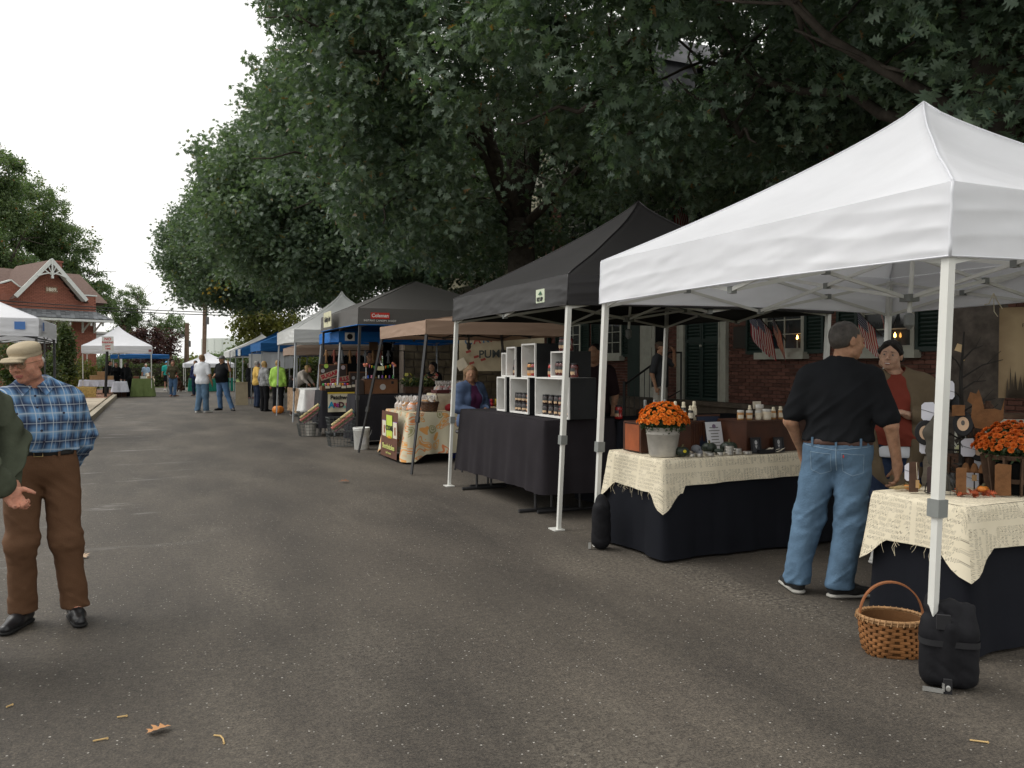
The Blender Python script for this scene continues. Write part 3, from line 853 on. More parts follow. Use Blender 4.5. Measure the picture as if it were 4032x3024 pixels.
def scatter(name, pts, scales, clusters, parent, m=None):
 """cloud of points carrying leaf clusters (uncountable foliage), random turn per point"""
 me = bpy.data.meshes.new(name); me.from_pydata([tuple(p) for p in pts], [], [])
 at = me.attributes.new('sc', 'FLOAT', 'POINT'); at.data.foreach_set('value', np.array(scales, np.float32))
 o = link(name, me, parent)
 tag(o, kind='stuff')
 srccol = bpy.data.collections.get('leaf_sources_' + clusters[0].name)
 if srccol is None:
  srccol = bpy.data.collections.new('leaf_sources_' + clusters[0].name)
  for c in clusters: srccol.objects.link(bpy.data.objects.new(c.name, c))
 ng = bpy.data.node_groups.new(name + '_nodes', 'GeometryNodeTree')
 ng.interface.new_socket('Geometry', in_out='INPUT', socket_type='NodeSocketGeometry')
 ng.interface.new_socket('Geometry', in_out='OUTPUT', socket_type='NodeSocketGeometry')
 N, Lk = ng.nodes, ng.links
 gi = N.new('NodeGroupInput'); go = N.new('NodeGroupOutput')
 ci = N.new('GeometryNodeCollectionInfo'); ci.inputs['Collection'].default_value = srccol
 ci.inputs['Separate Children'].default_value = True; ci.inputs['Reset Children'].default_value = True
 ip = N.new('GeometryNodeInstanceOnPoints'); ip.inputs['Pick Instance'].default_value = True
 rv = N.new('FunctionNodeRandomValue'); rv.data_type = 'FLOAT_VECTOR'
 rv.inputs[0].default_value = (-.35, -.35, 0); rv.inputs[1].default_value = (.35, .35, 6.283)
 na = N.new('GeometryNodeInputNamedAttribute'); na.data_type = 'FLOAT'; na.inputs['Name'].default_value = 'sc'
 Lk.new(gi.outputs[0], ip.inputs['Points']); Lk.new(ci.outputs[0], ip.inputs['Instance'])
 Lk.new(rv.outputs[0], ip.inputs['Rotation'])
 Lk.new([s for s in na.outputs if s.enabled][0], ip.inputs['Scale'])
 Lk.new(ip.outputs[0], go.inputs[0])
 md = o.modifiers.new('foliage', 'NODES'); md.node_group = ng
 return o
CL_OAK = [cluster('oak_spray_%d' % i, 18, .32, .15, M_oak, 'oak', 40 + i) for i in range(5)]
CL_OAK2 = [cluster('oak_tuft_%d' % i, 46, .42, .125, M_oak2, 'oak', 60 + i) for i in range(4)]
CL_MAPLE = [cluster('maple_tuft_%d' % i, 60, .5, .15, M_lleaf, 'simple', 80 + i) for i in range(3)]
CL_YEL = [cluster('yellow_tuft_%d' % i, 30, .5, .2, M_yleaf, 'simple', 90 + i) for i in range(3)]
CL_RED = [cluster('red_tuft_%d' % i, 30, .4, .16, M_rleaf, 'simple', 95 + i) for i in range(3)]
CL_SHR = [cluster('shrub_tuft_%d' % i, 30, .2, .09, M_shrub, 'simple', 99 + i) for i in range(3)]
def crown_pts(lobes, n, seed, shell=.55, clump=.9, gap=.42, zcut=None, holes=()):
 """points in the lobes, thinned by noise so that gaps open between clumps"""
 r = np.random.default_rng(seed); out = []
 vol = np.array([l[3] * l[4] * l[5] for l in lobes]) ** .75; vol = vol / vol.sum()
 while len(out) < n:
  l = lobes[r.choice(len(lobes), p=vol)]
  d = r.normal(size=3); d /= np.linalg.norm(d)
  rad = r.uniform(shell, 1.0) if r.random() < .75 else r.uniform(0, 1)
  p = np.array(l[:3]) + d * rad * np.array(l[3:6])
  if zcut is not None and p[2] < zcut(p[0], p[1]): continue
  if any(((p[0] - h_[0]) / h_[3]) ** 2 + ((p[1] - h_[1]) / h_[4]) ** 2 + ((p[2] - h_[2]) / h_[5]) ** 2 < r.uniform(.55, 1.1) for h_ in holes): continue
  q = p / clump
  if vnoise(q[0] + seed, q[1], q[2]) + .35 * vnoise(q[0] * 2.7, q[1] * 2.7 + seed, q[2] * 2.7) < gap + r.uniform(0, .25): continue
  out.append(p)
 return out
def limb(mb, a, b, r0, r1, sag=0.0, seg=7, wob=.12, rnd=random):
 a = Vector(a); b = Vector(b); pts = []; rs = []
 L = (b - a).length
 for i in range(seg + 1):
  t = i / seg
  p = a.lerp(b, t) + Vector((rnd.uniform(-1, 1), rnd.uniform(-1, 1), rnd.uniform(-1, 1))) * wob * L * .12 * (1 if 0 < i < seg else 0)
  p.z += -sag * math.sin(math.pi * t)
  pts.append(p); rs.append(r0 + (r1 - r0) * t)
 mb.tube(pts, rs, 9)
 return pts
def big_tree(name, label, base, h_fork, r, limbs, lobes, n, clusters, seed, scale=(.8, 1.25), gap=.42, cat='tree', group=None, zcut=None, lean=(0, 0), twigs=40, shell=.55, crown_name='crown', holes=()):
 rnd = random.Random(seed)
 t = thing(name, label, cat, (base[0], base[1], 0), 0, group)
 B = Vector((base[0], base[1], 0))
 tr = MB()
 top = Vector((lean[0], lean[1], h_fork))
 path = [Vector((0, 0, -.1)), Vector((lean[0] * .05, lean[1] * .05, .25)), Vector((lean[0] * .3, lean[1] * .3, h_fork * .35)), Vector((lean[0] * .7, lean[1] * .7, h_fork * .7)), top]
 tr.tube(path, [r * 1.55, r * 1.15, r, r * .92, r * .85], 14)
 tr.build('trunk', M_bark, t, smooth=True)
 tips = []
 for (dx, dy, z, rr) in limbs:
  mb = MB(); pts = limb(mb, top - Vector((0, 0, r * .6)), Vector((dx, dy, z)), rr, rr * .32, rnd=rnd)
  for p in pts[3:]:
   for _ in range(2):
    e = p + Vector((rnd.uniform(-1, 1), rnd.uniform(-1, 1), rnd.uniform(-.4, .8))) * 1.5
    limb(mb, p, e, rr * .25, .012, seg=5, rnd=rnd); tips.append(e)
  mb.build('limb', M_bark, t, smooth=True)
 if twigs:
  mb = MB(); P = crown_pts(lobes, twigs, seed + 5, shell=.5, gap=.3, zcut=zcut)
  src = [Vector((dx, dy, z)) for dx, dy, z, _ in limbs] + tips
  for p in P:
   e = Vector(p) - B; s = min(src, key=lambda q: (q - e).length)
   limb(mb, s, e, .045, .01, seg=6, wob=.6, rnd=rnd)
  tag(mb.build('twigs', M_bark, t, smooth=True), kind='stuff')
 P = crown_pts(lobes, n, seed, gap=gap, zcut=zcut, shell=shell, holes=holes)
 P = [(p[0] - B.x, p[1] - B.y, p[2]) for p in P]
 scatter(crown_name, P, [rnd.uniform(*scale) for _ in P], clusters, t)
 return t
# near oak: trunk behind the white canopy, boughs over the stalls and the near street
oakA_lobes = [(7.6, 6.0, 8.4, 4.6, 4.0, 3.2), (5.6, 8.0, 6.6, 2.6, 2.8, 2.0), (6.6, 4.2, 6.0, 2.4, 1.8, 1.4), (9.6, 4.2, 5.6, 2.2, 2.0, 1.6),
    (5.2, 10.4, 6.2, 2.2, 2.2, 1.9), (7.4, 10.0, 5.4, 2.0, 2.2, 1.5), (8.6, 7.6, 5.0, 1.6, 2.2, 1.2), (4.6, 7.0, 7.6, 2.2, 2.4, 1.6),
    (9.6, 8.6, 7.4, 2.0, 3.0, 2.2), (8.4, 2.2, 7.0, 3.0, 2.0, 2.4), (6.4, 8.6, 4.45, 1.5, 1.5, .75), (9.4, 5.0, 4.3, 1.5, 2.0, 0.8), (11.0, 2.8, 6.0, 1.8, 2.0, 2.2), (6.5, 4.9, 5.4, 1.1, 1.2, 1.3), (7.2, 4.4, 6.6, 1.6, 1.2, 1.6), (6.9, 6.3, 4.9, .9, .9, .8), (6.6, 4.9, 4.3, .9, .9, .8), (7.0, 3.9, 4.7, 1.1, 1.0, 1.0), (6.2, 5.6, 5.6, 1.2, 1.1, 1.2), (8.7, 9.8, 4.7, 1.4, 2.6, .9), (9.2, 12.6, 4.9, 1.1, 2.0, 1.0)]
holesA = [(4.6, 10.2, 4.4, 1.1, 1.5, 1.3)] + [(t_ * .574, t_ * .819, 1.45 + t_ * .355, .34 + .03 * t_, .34 + .03 * t_, .26 + .022 * t_) for t_ in (8, 9, 10, 11, 12, 13, 14)]
def zcutA(x, y): return 3.55 if x > 4.6 else 4.2
oakA = big_tree('oak_tree', 'nearest oak with dark bark, its trunk rising just behind the large white canopy', (7.55, 5.75), 3.9, .27,
 [(1.7, 1.6, 6.8, .12), (.3, .4, 8.2, .17), (1.6, -1.6, 6.2, .10), (-2.6, .8, 5.4, .07), (-.6, 3.6, 5.6, .08)],
 oakA_lobes, 5400, CL_OAK, 3, (.75, 1.15), holes=holesA, gap=.43, zcut=zcutA, twigs=70, lean=(.12, -.1))
# street oak with the forked trunk behind the black canopy
oakB_lobes = [(7.0, 15.6, 8.6, 5.2, 4.6, 3.8), (3.9, 14.0, 7.4, 2.2, 2.6, 2.6), (4.0, 17.6, 6.6, 2.4, 2.8, 2.4), (6.4, 12.6, 5.0, 2.0, 1.8, 1.2), (4.8, 15.2, 4.9, 2.4, 2.6, 1.3),
    (3.4, 12.6, 8.6, 1.5, 1.6, 2.2), (8.4, 18.4, 6.2, 2.6, 2.8, 2.2), (6.6, 18.0, 4.3, 2.6, 2.4, 0.9), (2.9, 15.8, 9.2, 1.3, 2.0, 2.0), (8.6, 13.6, 6.0, 1.5, 2.2, 1.5), (5.0, 13.4, 4.2, .7, .7, .4)]
holesB = [(6.7, 14.8, 5.8, 1.5, 1.8, 1.7), (6.0, 13.0, 4.9, 1.3, 1.5, 1.2)] + [(t_ * .574, t_ * .819, 1.45 + t_ * .355, .9, .9, .7) for t_ in (14, 15.5, 17, 18.5, 20, 22)]
def zcutB(x, y): return 3.7
oakB = big_tree('oak_tree', 'tall oak with a forked trunk standing behind the black and grey canopies', (7.5, 16.3), 4.6, .34,
 [(-2.3, -1.5, 8.0, .17), (1.1, .9, 9.4, .22), (-.6, .6, 9.6, .2), (-3.0, 1.2, 6.0, .11), (.7, -3.0, 6.0, .11), (-3.6, -1.9, 8.6, .10), (1.2, 2.4, 6.4, .12)],
 oakB_lobes, 4600, CL_OAK, 5, (.7, 1.1), holes=holesB, gap=.43, zcut=zcutB, twigs=80, lean=(-.15, 0))
oakC_lobes = [(6.6, 26.5, 7.2, 5.0, 4.6, 3.4), (3.2, 25.4, 6.0, 2.2, 2.8, 2.3), (2.8, 27.4, 7.4, 1.7, 2.4, 2.2), (4.6, 25.0, 4.5, 2.6, 2.8, 1.0), (7.6, 23.4, 5.2, 2.6, 2.2, 1.6), (4.8, 29.0, 4.8, 2.8, 2.4, 1.2), (5.0, 24.6, 9.0, 2.6, 2.6, 1.6)]
oakC = big_tree('oak_tree', 'middle oak of the row above the white and blue canopies', (7.5, 26.5), 4.4, .3,
 [(-3.2, -.8, 6.6, .13), (.2, .6, 8.4, .18), (-1.8, 1.5, 7.8, .13), (1.5, -1.5, 6.8, .12)],
 oakC_lobes, 2500, CL_OAK2, 7, (.95, 1.45), gap=.33, zcut=lambda x, y: 3.7, twigs=50)
oakD_lobes = [(6.8, 36.6, 6.6, 4.6, 4.6, 2.9), (2.9, 35.6, 6.0, 2.3, 2.8, 2.2), (1.7, 37.6, 6.3, 1.5, 2.2, 2.1), (3.6, 36.4, 4.6, 3.2, 2.6, 0.9), (5.0, 34.0, 8.0, 2.4, 2.4, 1.6), (2.3, 36.6, 7.8, 1.2, 1.6, 1.1)]
oakD = big_tree('oak_tree', 'farthest oak of the row, its boughs reaching out over the street above the crowd', (7.4, 36.8), 4.2, .28,
 [(-3.6, -.8, 6.2, .12), (0, .6, 7.6, .16), (-5.0, .8, 6.4, .10), (1.2, -1.2, 6.4, .12)],
 oakD_lobes, 2600, CL_OAK2, 9, (.95, 1.4), gap=.31, zcut=lambda x, y: 3.9, twigs=50)
big_tree('young_tree', 'slim yellow green tree at the end of the stall row below the oak boughs', (6.0, 44.5), 2.2, .1,
 [(-.6, .3, 4.6, .05), (.5, -.4, 4.4, .05)], [(5.6, 44.5, 4.2, 1.7, 1.6, 2.1), (4.5, 44.3, 3.2, .8, .8, 1.1), (6.6, 44.5, 2.8, 1.6, 1.5, 1.3)], 330, CL_YEL, 12, (.6, 1.0), gap=.3, twigs=6)
big_tree('hedge_tree', 'dark rounded evergreen bush behind the far white canopy and street stalls', (6.4, 50.6), 1.2, .1,
 [(.5, 0, 2.2, .05)], [(6.6, 50.6, 1.7, 2.4, 1.3, 1.7), (8.4, 50.2, 1.5, 1.8, 1.4, 1.6)], 420, CL_SHR, 13, (1.6, 2.6), gap=.25, twigs=0)
# coloured single leaves and large nearest leaves of the near oak
def single_leaves():
 mbs = MB(); oak_leaf(mbs, Matrix.Identity(4), .17); me_g = mbs.mesh('leaf', M_oak)
 me_o = me_g.copy(); me_o.materials.clear(); me_o.materials.append(M_orange_leaf)
 me_y = me_g.copy(); me_y.materials.clear(); me_y.materials.append(M_yellow_leaf)
 rnd = random.Random(77)
 P = [p for p in crown_pts(oakA_lobes, 2600, 31, shell=.9, gap=.38, zcut=zcutA, holes=holesA)]
 P = sorted(P, key=lambda p: math.hypot(p[0], p[1]) + rnd.uniform(0, 1.2))[:230]
 for i, p in enumerate(P):
  k = rnd.random(); me = me_o if k < .035 else me_y if k < .07 else me_g
  o = link('leaf', me, oakA)
  o.matrix_local = Matrix.Translation(Vector(p) - oakA.location) @ rand_rot(rnd) @ Matrix.Scale(rnd.uniform(.85, 1.25), 4)
 mb = MB()
 for k in range(46):
  M = Matrix.Translation(Vector((rnd.gauss(0, .32), rnd.gauss(0, .3), rnd.gauss(0, .25)))) @ rand_rot(rnd)
  simple_leaf(mb, M, .16)
 tag(mb.build('yellow_leaves', M_yellow_leaf, oakD, loc=(-4.9, -3.0, 4.55)), kind='stuff')
single_leaves()
# trees on the left and beyond the end of the street
G_left = 'tall leafy trees behind the red house'
big_tree('shade_tree', 'tall rounded shade tree with a russet patch behind the gable of the red house', (-7.2, 70.8), 6, .4,
 [(-1.5, 0, 10, .2), (1.5, .5, 10, .2), (0, 0, 13, .22), (3.6, 0, 8.6, .1), (-3, -1, 9, .12)],
 [(-7.8, 70.8, 12.6, 2.8, 3.2, 3.0), (-6.0, 71, 10.4, 2.5, 3, 2.4), (-9.4, 70.4, 9.6, 2.8, 3, 2.2), (-4.9, 71, 7.6, 2.3, 2.6, 1.4), (-7.2, 71, 7.2, 3.0, 3, 1.8), (-3.6, 70.4, 6.0, 1.3, 1.5, .8), (-11, 70, 7.2, 2.4, 2.4, 1.2)],
 1250, CL_MAPLE, 21, (.75, 1.25), gap=.40, group=G_left)
mb = MB(); rnd = random.Random(5)
big_tree('shade_tree', 'loose shade tree cut by the left edge of the picture above the red house', (-9.4, 64), 6, .35,
 [(-1, 0, 12, .2), (1.5, .5, 10, .16)],
 [(-9.8, 64, 13.9, 2.3, 2.4, 2.5), (-8.7, 64, 11.6, 1.5, 1.8, 1.4), (-10.6, 63, 8.6, 2.2, 2, 1.5), (-8.3, 64.5, 8.4, 1.6, 1.8, .8)], 560, CL_MAPLE, 22, (.9, 1.4), gap=.42, group=G_left)
big_tree('small_tree', 'small open tree with bare twigs between the red house and the street end', (-.9, 74), 3.2, .14,
 [(-1.0, 0, 6, .07), (1.1, .5, 5.5, .07), (0, 0, 7, .07), (2.6, 0, 4.5, .05)],
 [(-1.6, 74, 6.4, 1.6, 1.5, 2.0), (-.6, 74, 4.3, 1.9, 1.6, 1.5), (1.4, 74, 4.6, 1.7, 1.5, 1.2), (-2.0, 74, 3.2, 1.4, 1.5, 1.6)], 420, CL_MAPLE, 23, (.6, 1.0), gap=.46, shell=.7)
big_tree('red_maple', 'dark red leaved maple behind the white canopy with the blue one', (0.3, 63.3), 1.6, .14,
 [(-.6, 0, 3.0, .07), (.8, .5, 3, .07)],
 [(.3, 63.3, 2.9, 1.7, 1.6, 1.2), (-1.1, 63.6, 3.5, 1.0, 1, .7), (.2, 63.3, 1.5, 1.7, 1.6, 1.1), (1.4, 63.3, 3.6, .6, .6, .5)], 360, CL_RED, 24, (.7, 1.1), gap=.32)
for i, (x, y, w, h, c, lab) in enumerate([(-1.2, 92, 5, 2.6, CL_MAPLE, 'far green tree mass on the left of the utility poles'), (4.6, 98, 4.5, 2.2, CL_MAPLE, 'far green tree mass beyond the walking woman'),
  (3.1, 66, 1.1, 1.8, CL_YEL, 'small golden tree right of the wooden utility poles'), (9.5, 93, 5, 3.2, CL_MAPLE, 'far dark tree mass right of the far white canopy'), (14, 80, 5, 4.2, CL_OAK2, 'far tree clump beyond the last stalls'), (13.5, 62, 4.5, 3.2, CL_OAK2, 'dense dark hedge tree behind the last blue stall')]):
 big_tree('far_tree', lab, (x, y), 1.0, .15, [(.3, 0, h * .6, .06)], [(x, y, h * .5, w, 2.6, h * .55), (x - w * .5, y, h * .45, w * .5, 2, h * .35)], int(90 * w), c, 30 + i, (1.0, 1.6), gap=.2, twigs=0, group='trees far beyond the end of the street')
# clipped hedge beyond the stalls
def hedge(label, x0, x1, y, h, n, seed, m=CL_SHR):
 t = thing('hedge', label, 'hedge', (x0, y, 0))
 mb = MB(); mb.box(((x1 - x0) / 2, 0, h * .42), (x1 - x0 - .3, .5, h * .8)); mb.build('branches', M_bark, t)
 r = np.random.default_rng(seed)
 P = [(r.uniform(0, x1 - x0), r.uniform(-.45, .45), r.uniform(.1, h)) for _ in range(n)]
 scatter('leaves', P, [r.uniform(1.0, 1.8) for _ in P], m, t)
hedge('clipped green hedge behind the shoppers and the last stalls', 4.4, 9.4, 45.6, 1.75, 420, 5)
hedge('long green hedge across the far side of the cross street', -3.0, 5.2, 60.5, 1.55, 560, 6)
# shrubs beside the left stalls
def shrub(label, lobes, n, cl, seed, sc=(.9, 1.5)):
 t = thing('shrub', label, 'shrub', (lobes[0][0], lobes[0][1], 0), group=None)
 mb = MB(); rnd = random.Random(seed)
 for k in range(9): limb(mb, (rnd.uniform(-.2, .2), rnd.uniform(-.2, .2), 0), (rnd.uniform(-.7, .7), rnd.uniform(-.5, .5), lobes[0][2] + rnd.uniform(0, .5)), .03, .008, rnd=rnd)
 mb.build('stems', M_bark, t)
 P = [(p[0] - lobes[0][0], p[1] - lobes[0][1], p[2]) for p in crown_pts(lobes, n, seed, gap=.22, clump=.5)]
 scatter('leaves', P, [rnd.uniform(*sc) for _ in P], cl, t)
shrub('large green and russet hydrangea bush behind the man in the flat cap', [(-4.4, 37.6, 1.1, 1.0, .9, 1.15), (-3.8, 38.2, 1.0, .55, .6, 1.0), (-5.0, 37.0, 1.7, .8, .7, .9)], 300, CL_SHR, 41)
shrub('tall pointed shrub beside the porch of the red house', [(-3.35, 39.7, 1.7, .48, .45, 1.2), (-3.3, 39.7, 2.6, .28, .26, .7)], 210, CL_SHR, 42)
shrub('dark purple leaved shrub under the left edge canopies', [(-6.2, 31.5, .9, 1.2, 1, .9), (-7.6, 31, 1.1, 1.2, 1, 1.0)], 260, CL_RED, 43)
shrub('low yellow green plants beside the hay bale', [(-3.7, 39.4, .6, .5, .5, .6), (-3.0, 43.4, .9, .9, .6, .8)], 150, CL_YEL, 44, (.4, .7))
# utility poles and wires
def pole(x, y, h, label, r=.13, gear=True):
 t = thing('utility_pole', label, 'utility pole', (x, y, 0), group=None)
 mb = MB(); mb.tube([(0, 0, 0), (.02 * h, 0, h)], [r, r * .75], 10); mb.build('pole', mat('weathered pole wood', (.16, .11, .08), .9, .2, var=.3, vscale=8), t)
 if gear:
  mb = MB(); mb.box((-.28, 0, h * .8), (.3, .25, .22)); mb.lathe([(.12, 0), (.12, .4), (.1, .45)], (.22, 0, h * .62), 10); mb.build('transformer', mat('pole gear', (.12, .12, .12), .6), t)
  mb = MB(); mb.tube([(.1, .1, .5), (.12 + .02 * h, .1, h * .9)], .025, 5); mb.build('cable_run', M_iron, t)
 return t
pole(2.85, 51.4, 6.2, 'tall utility pole with a transformer at the end of the street')
pole(2.39, 64.4, 4.5, 'shorter bare topped utility pole left of the tall one', r=.2)
pole(1.78, 86.5, 3.7, 'small distant utility pole beside the red maple', r=.16, gear=False)
for i, (a, b_, sag, lab) in enumerate([((-14, 38, 4.62), (9, 46.0, 4.20), .30, 'upper black overhead cable crossing the street in front of the red house'), ((-14, 38, 4.50), (9, 46.0, 4.12), .34, 'lower black overhead cable crossing in front of the red house')]):
 mb = MB(); a = Vector(a); b_ = Vector(b_)
 mb.tube([a.lerp(b_, k / 24) - Vector((0, 0, sag * math.sin(math.pi * k / 24))) for k in range(25)], .022, 5)
 tag(mb.build('overhead_cable', M_iron), lab, 'cable', 'overhead cables')
# =================================================================== canopies
def cloth_mat(name, col, transl=0.22, rough=0.6, spec=0.3, var=0.03, bump=0.15):
 return mat(name, col, rough, spec, var=var, vscale=2.5, transl=transl, bump=bump, bscale=6)
M_white = cloth_mat('white canopy polyester', (0.84, 0.85, 0.89), .28)
M_white2 = cloth_mat('older white canopy', (0.74, 0.75, 0.74), .22)
M_black = cloth_mat('black canopy polyester', (0.017, 0.0155, 0.0165), .02, rough=.5, spec=.5)
M_tan = cloth_mat('tan canopy fabric', (0.38, 0.26, 0.19), .14)
M_grey = cloth_mat('grey canopy fabric', (0.11, 0.105, 0.10), .06, spec=.4)
M_blue = cloth_mat('bright blue canopy', (0.012, 0.16, 0.52), .14)
M_blue2 = cloth_mat('mid blue canopy', (0.015, 0.12, 0.34), .14)
M_leg = mat('white powder coated steel', (0.66, 0.66, 0.62), .35, .5, var=.05)
M_legg = mat('grey steel tube', (0.36, 0.38, 0.40), .4, .5, var=.08)
M_legb = mat('black steel tube', (0.03, 0.03, 0.032), .4, .5, var=.1)
M_plast = mat('grey plastic fitting', (0.20, 0.21, 0.20), .5, .4)
M_plastd = mat('dark plastic fitting', (0.05, 0.05, 0.05), .5, .4)
M_steel = mat('zinc plated steel', (0.5, 0.5, 0.48), .35, .5, metal=.7)
_jm = {}
def joint_mesh(m):
 if m.name not in _jm: q = MB(); q.box((0, 0, 0), (.042, .042, .045)); _jm[m.name] = q.mesh('joint', m)
 return _jm[m.name]
def canopy(name, label, x0, y0, lx, ly, zb, vh, peak, m, mleg=None, truss=True, seed=0, lean=.02, folds=1.0, slant=0.0, under=None, rowgroup='pop up canopies of the stall row', pexp=.82, fit=None, legw=.042, hem=None, foot=True, cx=0.0):
 """pop-up canopy: x0,y0 = near street-side leg foot; roof, four valances, four legs (> slider, foot), trusses, mast"""
 mleg = mleg or M_leg; fit = fit or M_plast
 rnd = random.Random(seed)
 t = thing(name, label, 'canopy', (x0, y0, 0), group=rowgroup)
 zt = zb + vh
 off = Vector((lean * zt, 0, 0)) + Vector((cx, 0, 0))
 e = .034 if seed <= 2 else .045; pk = .07 if seed <= 2 else 0
 inx = slant
 X0, X1, Y0_, Y1_ = -e + inx, lx + e - inx, -e + inx, ly + e - inx
 ccx, ccy = (X0 + X1) / 2, (Y0_ + Y1_) / 2; hx, hy = (X1 - X0) / 2, (Y1_ - Y0_) / 2
 # roof
 n = 40
 def roof(u, v, n=n):
  a, b = 2 * u - 1, 2 * v - 1
  r = max(abs(a), abs(b)); q = min(abs(a), abs(b)) / r if r > 1e-6 else 1
  z = peak - (peak - zt) * r ** pexp
  z -= .085 * math.sin(math.pi * min(1, r)) * (1 - q ** 2) * folds
  z += .006 * folds * math.sin(9 * a + 5 * b + seed) * (r < .96)
  return (ccx + a * hx + off.x + lean * (z - zt) + pk * (1 - r), ccy + b * hy, z)
 q = MB(); q.grid(roof, n, n); ff = []
 for fi, f in enumerate(q.f):                 # split every quad along the direction of the nearest ridge
  i, j = fi % n, fi // n
  ff += [(f[0], f[1], f[2]), (f[0], f[2], f[3])] if (i < n // 2) == (j < n // 2) else [(f[0], f[1], f[3]), (f[1], f[2], f[3])]
 q.f = ff; q.mi = [0] * len(ff); q.uv = {}; q.build('roof_cloth', m, t, smooth=True)
 q = MB()                                     # seams on the four ridges
 for a, b in ((-1, -1), (1, -1), (1, 1), (-1, 1)):
  pts = [Vector(roof(.5 + .5 * a * k / 20, .5 + .5 * b * k / 20)) + Vector((0, 0, .002)) for k in range(21)]
  q.tube(pts, .007, 5)
 q.build('ridge_seam', m, t, smooth=True)
 # valances
 cs = [(X0, Y0_), (X1, Y0_), (X1, Y1_), (X0, Y1_)]
 for k in range(4):
  a = Vector((*cs[k], 0)); b = Vector((*cs[(k + 1) % 4], 0)); d = b - a; L = d.length; out = Vector((d.y, -d.x, 0)).normalized()
  ph = rnd.uniform(0, 6)
  def val(u, v, a=a, b=b, out=out, ph=ph, L=L):
   p = a.lerp(b, u); s = min(u, 1 - u) * L
   sag = .035 * math.sin(math.pi * u) * v * folds
   fan = math.exp(-s / .75)
   zz = v * vh
   w = (.0075 * fan + .0014) * (.55 - abs(math.sin(zz * (20 + 10 * fan) + 3.1 * (s ** .6) * (1 if u < .5 else 1.3) + ph + 1.6 * vn1(u * 6, v * 2, ph))))
   w += .006 * (.5 - abs(math.sin(zz * 14 - 2.1 * s + 2 * ph + 3 * vn1(u * 7, ph)))) * (vn1(u * 4 + 7, ph) > .5) + .009 * (vn1(u * 9 + ph, v * 4 + u * 6 + ph) - .5) + .004 * (vn1(u * 26 + ph, v * 9 + u * 14) - .5)
   w *= folds * math.sin(math.pi * min(1, v * 2.2 + .02) / 2) * min(1, s / .045)
   p = p + out * (w + .003 + .004 * v * min(1, s / .05))
   return (p.x + off.x - lean * v * vh, p.y, zt - zz + sag * .5 + .0)
  q = MB(); q.grid(val, 96, 34 if seed <= 2 else 20)
  vo = q.build('valance', m, t, smooth=True)
  if hem:
   q = MB(); q.tube([Vector(val(i / 30, 1.0)) for i in range(31)], .008, 5); q.build('hem', hem, vo)
  else:
   q = MB(); q.tube([Vector(val(i / 30, 1.0)) for i in range(31)], .0045, 4); q.build('hem', m, vo)
 for cx_, cy_ in cs if seed <= 6 else ():
  q = MB(); q.tube([(cx_ + off.x - lean * vh * k / 6, cy_ + .003 * math.sin(k * 2), zt - vh * k / 6) for k in range(7)], .0075, 6); q.build('corner_seam', m, t, smooth=True)
 # legs
 corners = [(0, 0), (lx, 0), (lx, ly), (0, ly)]
 tops = []
 for k, (cx_, cy_) in enumerate(corners):
  tx = cx_ + off.x + (inx if cx_ == 0 else -inx); ty = cy_ + (inx if cy_ == 0 else -inx)
  foot_p = Vector((cx_ + (0 if cx_ == 0 else 0), cy_, 0)); top_p = Vector((tx, ty, zt - .03)); tops.append(top_p)
  mid = foot_p.lerp(top_p, .36)
  q = MB(); q.bar(mid - (top_p - foot_p).normalized() * .05, top_p, legw); q.bar(foot_p + Vector((0, 0, .01)), mid, legw * .78)
  lg = q.build('leg', mleg, t)
  q = MB(); q.bar(mid - (top_p - foot_p).normalized() * .045, mid + (top_p - foot_p).normalized() * .035, legw * 1.45); q.build('slider', fit, lg)
  if foot:
   q = MB(); q.box((foot_p.x - .01, foot_p.y + (.02 if cy_ == 0 else -.02), .006), (.1, .13, .01)); q.build('foot_plate', mleg, lg)
 if truss:
  w = legw * .38; zh = zt - .05; zl = zb - .02 if slant == 0 else zb + .03
  def scissors(a, b, nseg, name='truss'):
   q = MB(); g = []
   a = Vector(a); b = Vector(b); side = (b - a).cross(Vector((0, 0, 1))).normalized() * .012
   for i in range(nseg):
    p = a.lerp(b, i / nseg); r_ = a.lerp(b, (i + 1) / nseg)
    q.bar((p.x + side.x, p.y + side.y, zl), (r_.x + side.x, r_.y + side.y, zh), w * .7, w * 1.5)
    q.bar((p.x - side.x, p.y - side.y, zh), (r_.x - side.x, r_.y - side.y, zl), w * .7, w * 1.5)
    mm = (p + r_) / 2; g.append((mm.x, mm.y, (zl + zh) / 2))
    if i: g += [(p.x, p.y, zl), (p.x, p.y, zh)]
   tr = q.build(name, mleg, t)
   if seed <= 4:
    for k_, gp in enumerate(g): link('joint', joint_mesh(fit), tr, gp)
  c4 = [Vector((p.x, p.y, 0)) for p in tops]
  for k in range(4): scissors(c4[k], c4[(k + 1) % 4], 2)
  cc = (c4[0] + c4[2]) / 2
  for k in range(4):
   md = (c4[k] + c4[(k + 1) % 4]) / 2
   scissors(md, cc, 1, 'inner_truss')
  q = MB(); q.tube([(cc.x, cc.y, zl - .12), (cc.x + pk * .8 + lean * .9, cc.y, peak - .10)], .015, 8); mp = q.build('mast', mleg, t)
  q = MB(); q.lathe([(.01, .0), (.035, -.02), (.035, -.09), (.01, -.12)], (cc.x, cc.y, zl - .1), 8); q.build('mast_hub', fit, mp)
  q = MB(); q.box((cc.x, cc.y, zl), (.09, .09, .05)); q.build('mast_bracket', fit, mp)
 return t
c1 = canopy('canopy', 'large bright white pop up canopy nearest the camera over the linen covered tables', 3.228, 2.635, 3.07, 3.07, 1.94, .335, 3.29, M_white, seed=1, folds=1.0, lean=.045, foot=False)
